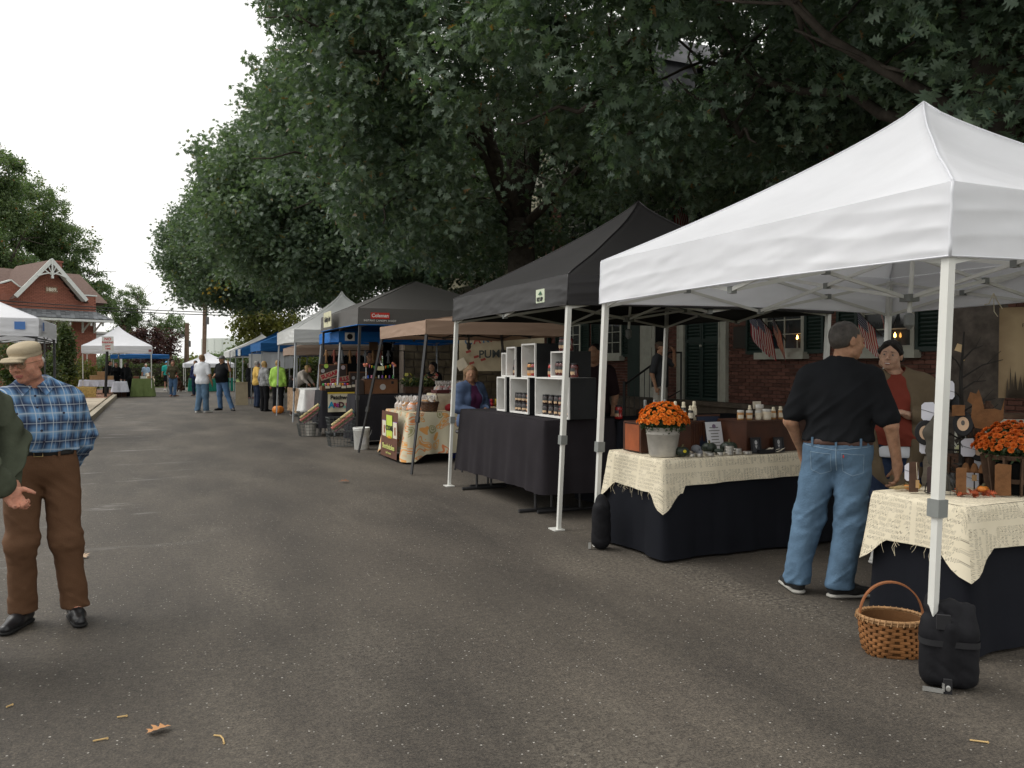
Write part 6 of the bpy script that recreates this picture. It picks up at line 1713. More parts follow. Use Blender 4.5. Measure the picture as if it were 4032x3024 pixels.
person('woman in dark clothes standing under the last blue and white canopy', (3.95, 37.4, 0), face_dir(.6, .3), H=1.55, female=True, top=M_tee, sleeve='long', hem=.8, trousers=M_blackp, shoes=(mat('pink shoes', (.4, .2, .2), .6)), hair=('bob', H_grey), seed=23, res=.022)
G3 = 'women in black behind the left food stall'
for i, (x, y, fd, ln, hh, lab, hs) in enumerate([(-1.95, 43.5, (.7, -.3), .35, 1.72, 'tall helper in black leaning over the long white table by the sign post', 'short'), (-1.5, 44.0, (-.2, -1), .0, 1.60, 'middle helper in black behind the small white table', 'mid'),
  (-1.1, 43.9, (.4, -.9), .1, 1.58, 'helper in black at the back left of the olive draped table', 'bob'), (-.93, 42.0, (-.8, .5), .12, 1.58, 'long haired helper in black standing against the olive draped table', 'long')]):
 person(lab, (x, y, 0), face_dir(*fd), H=hh, female=i > 0, lean=ln, top=M_tee, sleeve='long', hem=.8, trousers=M_blackp, shoes=M_shoeb, hair=(hs, H_dkbrown), seed=30 + i, group=G3, res=.022)
# stall holders in the dark under the canopies
person('dark haired vendor in a dark shirt standing behind the white lined crates', (4.72, 8.35, 0), face_dir(-.8, -.5), H=1.70, top=mat('dark maroon shirt', (.022, .010, .012), .9), trousers=M_blackp, shoes=M_shoeb, hair=('short', H_black), skin='tan', seed=41, res=.016, girth=1.15)
person('man in grey T-shirt and brown flat cap shading his eyes by the front steps', (9.1, 13.55, .13), face_dir(.55, -.9), H=1.78, top=mat('grey printed tee', (.035, .037, .042), .9), trousers=mat('pale shorts', (.34, .32, .28), .85), shoes=M_shoeb, hair=('short', H_brown), cap=(mat('brown tweed', (.06, .045, .03), .9), 'flat'), skin='tan', girth=1.1, seed=42, res=.017, hem=.88,
  pose=dict(elL=(.30, -.16, 1.30), wrL=(.10, -.24, 1.58), elR=(-.25, .05, 1.13), wrR=(-.25, -.03, .88)), hands=dict(L=dict(d=(-.7, .1, .5), n=(0, .6, -.8), th=(0, 1, 0), curl=.25)))
person('man in dark coat under the blue canopy behind the open suitcase', (4.45, 17.95, 0), face_dir(-.1, -1), H=1.76, top=mat('dark coat', (.012, .013, .018), .9), sleeve='long', hem=.8, trousers=M_blackp, shoes=M_shoeb, hair=('short', H_black), skin='tan', seed=43, res=.018)
person('dark haired woman in black beside the cut out dolls', (5.25, 15.95, 0), face_dir(-.9, -.6), H=1.52, female=True, top=M_tee, sleeve='long', hem=.8, trousers=M_blackp, shoes=M_shoeb, hair=('mid', H_black), skin='tan', seed=44, res=.018)
def stool(label, x, y, h=.58):
 t = thing('stool', label, 'stool', (x, y, 0)); mb = MB(); mb.lathe([(.17, h - .04), (.18, h - .02), (.17, h)], n=14); mb.build('seat', M_legb, t)
 for k in range(4):
  a = math.pi / 4 + k * math.pi / 2; mb = MB(); mb.tube([(.13 * math.cos(a), .13 * math.sin(a), h - .04), (.2 * math.cos(a), .2 * math.sin(a), 0)], .012, 6); mb.build('leg', M_legb, t)
SIT = dict(pel=(0, 0, .70), chest=(0, -.03, 1.03), neck=(0, -.03, 1.21), head=(0, -.05, 1.355), hipL=(.09, -.02, .68), hipR=(-.09, -.02, .68), kneL=(.13, -.42, .60), kneR=(-.13, -.42, .60),
   ankL=(.13, -.40, .12), ankR=(-.13, -.40, .12), toeL=(.14, -.55, .07), toeR=(-.14, -.55, .07), shL=(.175, -.03, 1.15), shR=(-.175, -.03, 1.15), elL=(.24, -.06, .88), elR=(-.24, -.06, .88), wrL=(.08, -.28, .86), wrR=(-.10, -.28, .84))
stool('black stool under the woman in the open denim shirt', 4.0, 10.62, .56)
person('woman in open denim shirt over purple top sitting beside the cookie table', (4.0, 10.6, 0), face_dir(.35, -1), H=1.72, female=True, pose=SIT, seated=True, top=mat('purple tee', (.09, .02, .07), .9), sleeve='short', hem=.66, jacket=(mat('denim shirt', (.07, .105, .19), .85, bump=.2), .62), trousers=M_jeand, shoes=M_shoeb, hair=('bob', H_sandy), skin='tan', seed=45, res=.014, head=(R(-35), 0, 0))
stool('black stool behind the tan canopy under the person in glasses', 5.55, 11.25, .56)
person('person in dark clothes and glasses sitting low behind the crates', (5.55, 11.25, 0), face_dir(-.8, -.5), H=1.66, pose=SIT, seated=True, top=mat('dark blue knit', (.03, .04, .08), .9), sleeve='long', hem=.66, trousers=M_jeand, shoes=M_shoeb, hair=('short', H_brown), skin='tan', seed=46, res=.016)
# ------------------------------------------------------------------ dogs
def dog(label, loc, rz, m, sit=False, s=1.0, fur=.012):
 t = thing('dog', label, 'dog', loc, rz); S = Sculpt(); v = lambda x, y, z: V3(x, y, z) * s
 if not sit:
  S.cap(v(0, -.22, .47), v(0, .20, .48), .135 * s, .105 * s, k=.04); S.cap(v(0, -.26, .52), v(0, -.38, .66), .075 * s, .06 * s, k=.04)
  S.ell(v(0, -.43, .70), v(.07, .10, .07), k=.03); S.cap(v(0, -.48, .68), v(0, -.60, .66), .038 * s, .03 * s, k=.02)
  for q in (-1, 1):
   S.cap(v(q * .06, -.40, .75), v(q * .085, -.40, .66), .022 * s, .018 * s, k=.02)
   S.cap(v(q * .08, -.22, .42), v(q * .085, -.22, .22), .045 * s, .034 * s, k=.03); S.cap(v(q * .085, -.22, .22), v(q * .085, -.24, .03), .032 * s, .03 * s, k=.02)
   S.cap(v(q * .08, .18, .44), v(q * .09, .14, .28), .07 * s, .045 * s, k=.03); S.cap(v(q * .09, .14, .28), v(q * .09, .25, .17), .036 * s, .028 * s, k=.02); S.cap(v(q * .09, .25, .17), v(q * .09, .22, .03), .027 * s, .03 * s, k=.02)
  S.cap(v(0, .28, .52), v(0, .44, .62), .03 * s, .02 * s, k=.03)
 else:
  S.cap(v(0, .12, .17), v(0, -.08, .46), .14 * s, .11 * s, k=.05); S.cap(v(0, -.10, .50), v(0, -.16, .64), .07 * s, .06 * s, k=.04)
  S.ell(v(0, -.20, .70), v(.065, .085, .065), k=.03); S.cap(v(0, -.25, .68), v(0, -.35, .66), .035 * s, .027 * s, k=.02)
  for q in (-1, 1):
   S.cap(v(q * .06, -.17, .74), v(q * .08, -.16, .64), .022 * s, .018 * s, k=.02)
   S.cap(v(q * .07, -.10, .42), v(q * .075, -.16, .20), .045 * s, .032 * s, k=.03); S.cap(v(q * .075, -.16, .20), v(q * .075, -.17, .03), .03 * s, .03 * s, k=.02)
   S.cap(v(q * .10, .12, .16), v(q * .13, -.06, .14), .085 * s, .05 * s, k=.03); S.cap(v(q * .13, -.06, .10), v(q * .13, -.12, .03), .03 * s, .03 * s, k=.02)
  S.cap(v(0, .22, .06), v(.05, .42, .04), .03 * s, .018 * s, k=.03)
 S.build('body', m, t, res=.022, disp=lambda X, Y, Z: fur * (vnoise(X * 30, Y * 30, Z * 30) - .5)); return t
dog('fluffy cream coloured dog walking far down the street', (.0, 56.0, 0), R(200), mat('cream fur', (.62, .55, .42), .9), s=1.25, fur=.05)
dog('brown dog sitting by the small white far canopy', (1.55, 49.3, 0), R(-40), mat('brown fur', (.07, .028, .014), .8), sit=True, s=1.05)
person('distant person in light blue walking the cream dog', (-.25, 57.6, 0), face_dir(0, -1), H=1.55, top=mat('pale blue top', (.30, .42, .55), .8), trousers=M_jeand, shoes=M_sneak, hair=('short', H_white), seed=60, res=.03, hem=.86)
# =================================================================== goods on the near linen tables
TZ = .762
M_galv = mat('galvanised steel', (.42, .40, .36), .55, .4, metal=.25, var=.16, vscale=14)
M_mumleaf = leaf_mat('mum leaves', (.020, .045, .014), (.05, .09, .03), (.07, .1, .03), transl=.2)
def petal_mat(name, a, b):
 return leaf_mat(name, a, b, b, transl=.15, rough=.6, spec=.2)
M_petal = petal_mat('orange petals', (.62, .13, .012), (.80, .26, .03))
M_petal2 = petal_mat('russet petals', (.40, .07, .012), (.62, .15, .02))
def flower_mesh(name, m, r=.021):
 mb = MB()
 for ring, (n, L, el) in enumerate(((9, r, .25), (8, r * .75, .7), (6, r * .45, 1.15))):
  for k in range(n):
   a = 2 * math.pi * (k + ring * .5) / n; w = L * .42
   u = Vector((math.cos(a) * math.cos(el), math.sin(a) * math.cos(el), math.sin(el))); s_ = Vector((-math.sin(a), math.cos(a), 0)) * w
   o = Vector((0, 0, .002 * ring)); mb.add([o, o + u * L * .6 + s_, o + u * L + Vector((0, 0, .002)), o + u * L * .6 - s_], [(0, 1, 2, 3)])
 return mb.mesh(name, m)
def mum_plant(t, c, rx, rz, me_f, n=150, seed=0):
 """dome of flowers over leafy skirt; c = centre of the dome base, local to t"""
 rnd = random.Random(seed); c = Vector(c); P = []
 k = 0
 while len(P) < n and k < 6000:
  k += 1
  a = rnd.uniform(0, 2 * math.pi); h = rnd.uniform(.10, 1); r = math.sqrt(max(0, 1 - h * h));
  p = Vector((math.cos(a) * r * rx, math.sin(a) * r * rx, h * rz)) * rnd.uniform(.93, 1.05)
  if all((p - q).length > .022 for q in P): P.append(p)
 for p in P:
  nrm = Vector((p.x / rx, p.y / rx, p.z / rz + .25)).normalized()
  q = nrm.to_track_quat('Z', 'Y').to_matrix().to_4x4()
  o = link('flower', me_f, t); o.matrix_local = Matrix.Translation(c + p) @ q @ Matrix.Scale(rnd.uniform(.8, 1.25), 4)
 mb = MB()
 for k in range(1500):
  a = rnd.uniform(0, 6.283); h = rnd.uniform(-.32, .95); r = math.sqrt(max(.02, 1 - max(0, h) ** 2)) * rnd.uniform(.4, .98) * (1 if h > 0 else 1 + h * .9)
  p = c + Vector((math.cos(a) * r * rx, math.sin(a) * r * rx, h * rz - (.0 if h > 0 else 0)))
  simple_leaf(mb, Matrix.Translation(p) @ rand_rot(rnd), rnd.uniform(.018, .034), .3)
 tag(mb.build('mum_foliage', M_mumleaf, t), kind='stuff')
t = thing('potted_mum', 'bright orange chrysanthemum in a galvanised steel pot on the left linen table', 'flower pot', (3.56, 5.26, TZ), group='potted orange chrysanthemums')
q = MB(); q.lathe([(.098, 0), (.100, .004), (.104, .02), (.124, .165), (.128, .168), (.124, .175), (.130, .212), (.136, .216), (.134, .222), (.128, .218), (.12, .18), (.0, .17)], n=36, cap=False)
q.lathe([(0.001, .002), (.098, .002)], n=24, cap=False); q.build('pot', M_galv, t, smooth=True)
mum_plant(t, (.0, 0, .235), .185, .165, flower_mesh('flower', M_petal), 190, 1)
t = thing('potted_mum', 'russet orange chrysanthemum in a slatted wooden basket cut by the right edge', 'flower pot', (4.30, 2.985, TZ), group='potted orange chrysanthemums')
M_oldwood = mat('weathered brown wood', (.085, .052, .034), .85, .2, var=.35, vscale=9, bump=.3)
for k in range(12):
 a = 2 * math.pi * (k + .5) / 12; q = MB(); q.bar((.112 * math.cos(a), .112 * math.sin(a), 0), (.142 * math.cos(a), .142 * math.sin(a), .205), .010, .066)
 o = q.build('slat', M_oldwood, t)
for z, r in ((.07, .128), (.195, .148)):
 q = MB(); q.lathe([(r, z - .012), (r + .005, z - .012), (r + .008, z + .012), (r + .003, z + .012)], n=28, cap=False); q.build('hoop', M_oldwood, t)
q = MB(); q.lathe([(.001, .0), (.112, 0), (.13, .17), (.001, .17)], n=20, cap=False); q.build('soil_core', M_dark, t)
mum_plant(t, (0, 0, .225), .20, .15, flower_mesh('flower', M_petal2), 190, 2)
M_mahog = mat('dark mahogany box', (.055, .018, .008), .55, .4, var=.35, vscale=7)
M_orangewood = mat('orange leather end', (.30, .075, .022), .55, .4, var=.25, vscale=9)
def wood_box(name, label, cat, x0, x1, y0, y1, z0, z1, m=M_mahog, flutes=0, group=None, trim=None, endm=None):
 t = thing(name, label, cat, ((x0 + x1) / 2, (y0 + y1) / 2, z0), group=group); w, d, h = x1 - x0, y1 - y0, z1 - z0
 q = MB(); q.box((0, 0, h / 2 - .006), (w - .016, d - .016, h - .012)); q.build('case', m, t)
 q = MB(); q.box((0, 0, h - .006), (w, d, .012)); q.build('lid', m, t)
 for sx in (-1, 1):
  for sy in (-1, 1): q = MB(); q.box((sx * (w / 2 - .009), sy * (d / 2 - .009), h / 2 - .007), (.022, .022, h - .014)); q.build('corner_post', trim or m, t)
 if endm: q = MB(); q.box((-w / 2 + .004, 0, h / 2 - .006), (.012, d - .05, h - .03)); q.build('end_panel', endm, t)
 for k in range(flutes):
  q = MB(); q.box((w / 2 - .04 - k * .016, -d / 2 + .006, h / 2), (.008, .014, h - .04)); q.build('flute', m, t)
 return t
wood_box('wooden_box', 'dark wooden box with orange end and fluted corner behind the galvanised pot', 'box', 3.52, 4.13, 5.50, 5.76, TZ, 1.0, flutes=6, endm=M_orangewood)
wood_box('wooden_box', 'large dark mahogany box carrying the row of bath salt jars', 'box', 4.27, 5.12, 5.16, 5.52, TZ, 1.012)
M_glassj = mat('frosted glass', (.50, .46, .38), .25, .6, var=.08, trans=.35)
M_amber = mat('amber contents', (.42, .22, .08), .5, .4, var=.2); M_creamj = mat('cream contents', (.62, .54, .40), .6, .3, var=.15)
M_paper = mat('cream paper', (.66, .60, .48), .8, .2, var=.06); M_lid = mat('white jar lid', (.55, .54, .50), .45, .5)
M_fabcap = mat('muslin cap', (.62, .56, .42), .9, .1, var=.15)
M_dbottle = mat('dark brown bottle glass', (.012, .008, .006), .15, .7)
M_tin = mat('tin lid', (.62, .60, .56), .28, .6, metal=.85, var=.06)
def jar(label, x, y, z, r, h, body, kind, group, lab=True):
 t = thing('jar', label, 'jar' if kind != 'tall' else 'bottle', (x, y, z), random.uniform(0, 6), group)
 if kind == 'wide':
  q = MB(); q.lathe([(r * .9, 0), (r, .004), (r, h * .72), (r * .93, h * .78), (r * .93, h * .8)], n=16); q.build('glass', body, t, smooth=True)
  q = MB(); q.lathe([(r * .98, h * .78), (r, h * .8), (r, h * .98), (r * .93, h)], n=16); q.build('lid', M_lid, t)
 else:
  q = MB(); q.lathe([(r * .9, 0), (r, .004), (r, h * .58), (r * .45, h * .76), (r * .45, h * .9)], n=16); q.build('glass', body, t, smooth=True)
  q = MB(); q.lathe([(r * .85, h * .70), (r * .72, h * .76), (r * .56, h * .82), (r * .55, h * .98), (r * .4, h)], n=14, cap=False); q.lathe([(.001, h * .999), (r * .4, h)], n=14, cap=False); q.build('cloth_cap', M_fabcap, t, smooth=True)
 if lab:
  q = MB(); n = 7
  vs = [((r + .0012) * math.cos(a), (r + .0012) * math.sin(a), z_) for z_ in (h * .16, h * .52) for a in [(-t.rotation_euler.z - 2.1 + .9 * (k / n - .5) * 2) for k in range(n + 1)]]
  q.add(vs, [(k, k + 1, n + 2 + k, n + 1 + k) for k in range(n)]); q.build('label', M_paper, t)
 return t
GJ = 'jars and corked bottles on the mahogany box'
jl = [(4.325, 5.30, .030, .078, M_amber, 'wide', 'leftmost short amber jar with white lid on the mahogany box'), (4.40, 5.285, .029, .074, M_amber, 'wide', 'second amber jar from the left end of the mahogany box'), (4.47, 5.26, .028, .072, M_creamj, 'wide', 'third jar on the mahogany box, beside the fat cream jar'),
  (4.50, 5.40, .022, .11, M_glassj, 'tall', 'clear corked bottle behind the third jar on the mahogany box'), (4.535, 5.235, .038, .085, M_creamj, 'wide', 'fat pale jar near the middle of the mahogany box'), (4.585, 5.38, .036, .115, M_glassj, 'wide', 'tall clear jar standing just below the small price card'),
  (4.615, 5.25, .024, .10, M_amber, 'tall', 'amber bottle with muslin cap right of the fat pale jar'), (4.675, 5.235, .024, .105, M_amber, 'tall', 'amber bottle with white stopper next to the muslin capped one'), (4.735, 5.30, .022, .09, M_creamj, 'tall', 'pale bottle with muslin cap tucked left of the large frosted jar'),
  (4.79, 5.225, .036, .105, M_glassj, 'wide', 'large frosted jar with a round label on the mahogany box'), (4.86, 5.32, .034, .110, M_glassj, 'wide', 'frosted jar behind the last bottle on the mahogany box'), (4.905, 5.215, .026, .10, M_glassj, 'tall', 'last bottle on the mahogany box beside the elbow of the man in black')]
for x, y, r, h, b, k, lab in jl: jar(lab, x, y, 1.013, r * .9, h, b, k, GJ)
for i, (x, y, h, b, lab) in enumerate([(3.93, 5.63, .155, M_dbottle, 'dark bottle with cream cloth cap nearest the orange flowers'), (3.99, 5.60, .15, M_dbottle, 'dark bottle with cream cloth cap second from the orange flowers'), (4.03, 5.56, .12, M_dbottle, 'small dark pump bottle with a square label between the cloth capped ones'), (4.08, 5.58, .155, M_creamj, 'pale tall bottle with cloth cap at the right end of the wooden box')]):
 jar(lab, x, y, 1.001, .023, h, b, 'tall', 'bottles on the wooden box behind the flowers')
for x, lab in ((3.66, 'left'), (3.75, 'middle'), (3.85, 'right')):
 t = thing('bottle', 'grey capped glass bottle just showing above the orange flowers, %s of three' % lab, 'bottle', (x, 5.66, 1.001), group='grey capped bottles behind the orange flowers')
 q = MB(); q.lathe([(.017, 0), (.018, .10), (.010, .125)], n=12); q.build('glass', M_dbottle, t); q = MB(); q.lathe([(.012, .12), (.0125, .165), (.010, .17)], n=12); q.build('cap', M_plast, t)
def card(label, x, y, z, w, h, rz, tilt=.2, cat='card', m=None, group=None, lines=3):
 t = thing('price_card', label, cat, (x, y, z), rz, group)
 q = MB(); M = Matrix.Rotation(-tilt, 3, 'X'); q.box((0, 0, h / 2), (w, .002, h), rot=None); o = q.build('card', m or M_paper, t, rot=(-tilt, 0, 0))
 q = MB()
 for k in range(lines): q.box((0, -.0018, h * (.8 - .62 * k / max(1, lines - 1))), (w * random.uniform(.4, .75), .0008, h * .035))
 q.build('printed_lines', mat('grey print', (.2, .2, .2), .8), o)
 return t
card('small price card standing among the jars on the mahogany box', 4.62, 5.45, 1.09, .085, .06, 0, .1)
q = MB(); q.box((4.62, 5.455, 1.052), (.01, .01, .078)); tag(q.build('card_holder', M_plast), 'thin stem holding the price card among the jars', 'card holder')
wb = card('white price list sheet with a purple emblem leaning behind the gourds', 4.17, 5.40, TZ, .155, .235, 0, .22, lines=7, m=mat('white sheet', (.62, .63, .66), .7))
q = MB(); q.lathe([(.001, -.001), (.018, 0)], n=12, cap=False); q.build('emblem', mat('purple grey emblem', (.18, .13, .2), .7), wb, loc=(0, .038, .195), rot=(R(90 - 12), 0, 0))
t = thing('chalk_board', 'dark blue chalk board propped behind the white price list', 'board', (4.19, 5.49, TZ)); q = MB(); q.box((0, 0, .14), (.22, .012, .28)); q.build('board', mat('slate blue board', (.012, .02, .045), .6), t, rot=(-.2, 0, 0)); q = MB(); q.box((0, 0, .281), (.235, .018, .014)); q.build('frame', M_mahog, t, rot=(-.2, 0, 0))
M_gourd = mat('dark green gourd', (.018, .028, .018), .5, .4, var=.5, vscale=12)
def gourd(label, x, y, r, h, m=M_gourd, ribs=9, group='dark gourds on the linen table', stem=True, z=TZ, name='gourd', cat='gourd', tilt=0):
 t = thing(name, label, cat, (x, y, z), random.uniform(0, 3), group)
 q = MB()
 def f(u, v):
  a = 2 * math.pi * u; p = math.pi * v; k = 1 + .06 * math.cos(a * ribs) * math.sin(p); rr = r * math.sin(p) ** .8 * k
  return (rr * math.cos(a), rr * math.sin(a), h / 2 - h / 2 * math.cos(p) * (1 - .18 * math.exp(-(math.sin(p) / .35) ** 2)))
 q.grid(lambda u, v: f(u, 1 - v), 36, 14); q.build('skin', m, t, smooth=True)
 if stem: q = MB(); q.tube([(0, 0, h * .86), (.003, 0, h * 1.02), (.014, .004, h * 1.14)], [.010, .007, .008], 7); q.build('stem', mat('dry stem', (.10, .085, .04), .8), t)
 return t
g = gourd('dark green gourd with a yellow patch at the front beside the galvanised pot', 3.665, 5.16, .052, .078)
q = MB(); q.lathe([(.001, .002), (.012, 0)], n=10, cap=False, sx=1.3); q.build('yellow_patch', mat('gourd yellow', (.6, .5, .03), .6), g, loc=(-.012, -.052, .045), rot=(R(85), 0, 0))
g.rotation_euler = (0, 0, 0)
gourd('round dark gourd with curled stem in front of the white price list', 4.0, 5.27, .056, .085)
gourd('larger dark gourd between the price list and the mahogany box', 4.16, 5.235, .066, .09)
gourd('small dark gourd tucked behind the tins', 4.02, 5.18, .036, .045, stem=False)
t = thing('skull_ornament', 'small grey skull ornament lying between the gourds and tins', 'skull', (3.80, 5.17, TZ), R(35)); S = Sculpt()
S.ell((0, 0, .052), (.032, .04, .032), k=.01).ell((0, -.030, .028), (.022, .022, .02), k=.012)
for q_ in (-1, 1): S.ell((q_ * .013, -.040, .045), (.009, .014, .009), k=.004, sub=True)
S.ell((0, -.052, .034), (.004, .008, .006), k=.002, sub=True); S.cap((-.018, -.04, .012), (.018, -.04, .012), .012, k=.008); S.build('skull', mat('grey resin', (.14, .145, .16), .6), t, res=.004)
gt = 'round silver tins on the linen table'
tins = [(3.77, 5.20, 0, .032, 'silver tin beside the yellow patched gourd, upper of its pair'), (3.735, 5.135, 0, .026, 'small silver tin in front of the skull'), (3.80, 5.13, 0, .030, 'flat silver tin at the table edge in front of the skull'), (3.93, 5.20, 0, .031, 'silver tin standing behind the edge tins near the curled stem gourd'),
  (3.90, 5.13, 0, .034, 'wide silver tin beside the loose labels'), (4.08, 5.13, .0, .036, 'silver tin at the bottom of the taller stack'), (4.08, 5.13, .022, .036, 'silver tin in the middle of the taller stack'), (4.08, 5.13, .044, .036, 'silver tin on top of the taller stack'), (4.165, 5.14, 0, .034, 'silver tin below another near the mahogany box'), (4.165, 5.14, .022, .034, 'silver tin resting on another near the mahogany box'),
  (3.99, 5.125, 0, .024, 'small silver tin left of the taller stack'), (4.24, 5.115, 0, .038, 'widest silver tin at the right end by the black frame')]
for x, y, dz, r, lab in tins:
 t = thing('tin', lab, 'tin', (x, y, TZ + dz), group=gt); q = MB(); q.lathe([(r * .96, 0), (r * .97, .012)], n=20); q.build('base', M_tin, t); q = MB(); q.lathe([(r, .008), (r, .019), (r * .95, .021)], n=20); q.build('lid', M_tin, t)
def portrait(label, x, y, w, h, z=TZ):
 t = thing('picture_frame', label, 'picture frame', (x, y, z), R(0), 'black framed portraits on the linen table')
 q = MB()
 for s_ in (-1, 1): q.box((s_ * (w / 2 - .006), 0, h / 2), (.012, .012, h))
 q.box((0, 0, .006), (w - .024, .0118, .012)); q.box((0, 0, h - .006), (w - .024, .0118, .012)); f = q.build('frame', M_blk, t, rot=(-.15, 0, 0))
 q = MB(); q.box((0, .002, h / 2), (w - .02, .004, h - .02)); p = q.build('picture', mat('charcoal print', (.035, .036, .042), .5), f)
 q = MB(); q.lathe([(.001, 0), (.013, 0)], n=14, cap=False, sy=1.35); q.build('face_print', mat('pale print', (.45, .45, .45), .7), f, loc=(0, -.0012, h * .68), rot=(R(90), 0, 0))
 q = MB(); q.add([(-.012, -.0012, h * .50), (.012, -.0012, h * .50), (.002, -.0012, h * .30), (-.002, -.0012, h * .30)], [(0, 1, 2, 3)]); q.build('shirt_print', _M['pale print'], f)
portrait('black framed portrait in front of the mahogany box by the folded papers', 4.335, 5.115, .095, .125)
portrait('second black framed portrait half hidden by the arm of the man in black', 4.56, 5.115, .10, .12)
t = thing('paper_tray', 'low black tray holding folded cream papers at the table edge', 'tray', (4.42, 5.105, TZ)); t.location.y = 5.125
q = MB(); q.box((0, 0, .003), (.15, .06, .006));
for s_ in (-1, 1): q.box((0, s_ * .030, .016), (.15, .004, .026)); q.box((s_ * .075, 0, .016), (.004, .064, .026))
q.build('tray', M_blk, t)
t = thing('folded_papers', 'spread of folded cream paper slips beside the black tray', 'paper', (4.50, 5.13, TZ)); rr = random.Random(4)
for k in range(9):
 q = MB(); a = rr.uniform(-.4, .4); q.add([(-.04, -.02, 0), (.03, -.02, .012), (.035, .02, .018), (-.035, .02, .004)], [(0, 1, 2, 3)]); o = q.build('paper_slip', M_paper, t, loc=(-.08 + .022 * k, rr.uniform(-.012, .008), .004 + .006 * (k % 3)), rot=(rr.uniform(-.3, .2), rr.uniform(-.25, .1), a))
# ---- right table: twig stand, ornaments, boards
M_twig = mat('dark twig', (.02, .018, .016), .8, .2); M_rust = mat('rust brown wood', (.16, .075, .032), .85, .2, var=.3, vscale=14, bump=.3); M_rust2 = mat('darker rust board', (.075, .042, .028), .85, .2, var=.3, vscale=12)
t = thing('twig_stand', 'black twig display tree holding ornaments on the right linen table', 'display stand', (4.24, 3.27, TZ)); q = MB()
q.tube([(0, 0, 0), (.005, 0, .35), (0, .01, .62), (.01, 0, .88)], [.017, .014, .010, .004], 8); q.build('stem', M_twig, t)
br = [((.0, 0, .62), (.20, -.10, .72)), ((0, 0, .66), (-.09, .02, .74)), ((.0, 0, .72), (.10, -.05, .80)), ((0, 0, .5), (-.12, .03, .56)), ((0, 0, .42), (.17, -.08, .50)), ((0, 0, .3), (.20, -.09, .36)), ((0, 0, .26), (-.13, .05, .30)), ((0, 0, .18), (.22, -.10, .22)), ((0, 0, .36), (.10, -.16, .42)), ((0, 0, .2), (-.19, .08, .18)), ((0, 0, .55), (.13, -.05, .60))]
for a, b_ in br:
 q = MB(); a = Vector(a); b_ = Vector(b_); q.tube([a, a.lerp(b_, .5) + Vector((0, 0, .02)), b_], [.006, .004, .002], 5)
 q.tube([a.lerp(b_, .6) + Vector((0, 0, .015)), b_ + Vector((.01, .02, .05))], [.003, .0015], 4); q.build('twig', M_twig, t)
RV = -(math.pi / 2 - math.atan2(3.3, 4.25)) ; rzv = face_dir(-4.25, -3.3)
M_orn = mat('white ornament card', (.60, .60, .66), .7, var=.04)
def ornament(kind, label, x, y, z, group):
 t = thing('ornament', label, 'ornament', (x, y, z), rzv + random.uniform(-.15, .15), group)
 if kind == 'white':
  w, h = .036, .052; q = MB(); o8 = [(-.7, -1), (.7, -1), (1, -.7), (.95, .7), (.65, 1), (-.55, .95), (-1, .65), (-1, -.75)]
  q.add([(a * w, -.003, b_ * h) for a, b_ in o8] + [(a * w, .003, b_ * h) for a, b_ in o8], [tuple(range(8)), tuple(range(15, 7, -1))] + [(i, i + 8, (i + 1) % 8 + 8, (i + 1) % 8) for i in range(8)]); q.build('plaque', M_orn, t)
  q = MB(); q.tube([(-.036, -.006, .01), (.036, -.006, -.012)], .0012, 4); q.build('wire', M_iron, t)
 else:
  q = MB(); q.lathe([(.03, -.004), (.052, -.004), (.054, .0), (.05, .005), (.03, .005)], n=22, sy=1.32); q.build('oval_frame', M_blk, t, rot=(R(90), 0, 0))
  q = MB(); q.lathe([(.001, .008), (.030, .0065)], n=20, cap=False, sy=1.32); q.build('cameo', mat('peach cameo', (.60, .42, .28), .6), t, rot=(R(90), 0, 0))
  if kind == 'face': q = MB(); q.lathe([(.001, .0095), (.010, .0085)], n=10, cap=False, sy=1.5); q.build('sketch', mat('sketch grey', (.12, .11, .10), .8), t, rot=(R(90), 0, 0), loc=(0, 0, .006))
Gw = 'white plaques hanging on the twig stand'; Gc = 'black oval cameos hanging on the twig stand'
sh = lambda x, y, d=.10: (x - .79 * d, y - .61 * d)
for (x, y, z, lab) in [(4.21, 3.34, 1.31, 'topmost white plaque behind the canopy leg'), (4.11, 3.38, 1.19, 'white plaque with a hooked wire beside the clasped hands'), (4.32, 3.29, .985, 'white plaque left of the plain peach oval'), (4.39, 3.26, .905, 'white plaque crossed by two wires below the plain peach oval'), (4.03, 3.42, .845, 'lowest left white plaque beside the rust board'), (4.34, 3.28, .81, 'white plaque under the carved bells'), (4.11, 3.39, 1.0, 'white plaque half hidden under the left cameo')]:
 a, b_ = sh(x, y); ornament('white', lab, a, b_, z, Gw)
for (x, y, z, k, lab) in [(4.29, 3.30, 1.12, 'face', 'black oval with a dark sketch on cream near the trunk of the twig stand'), (4.10, 3.39, 1.07, 'face', 'black oval with a brown portrait left of the canopy leg'), (4.38, 3.27, .98, 'plain', 'black oval with plain peach centre and small hook')]:
 a, b_ = sh(x, y, .12); ornament(k, lab, a, b_, z, Gc)
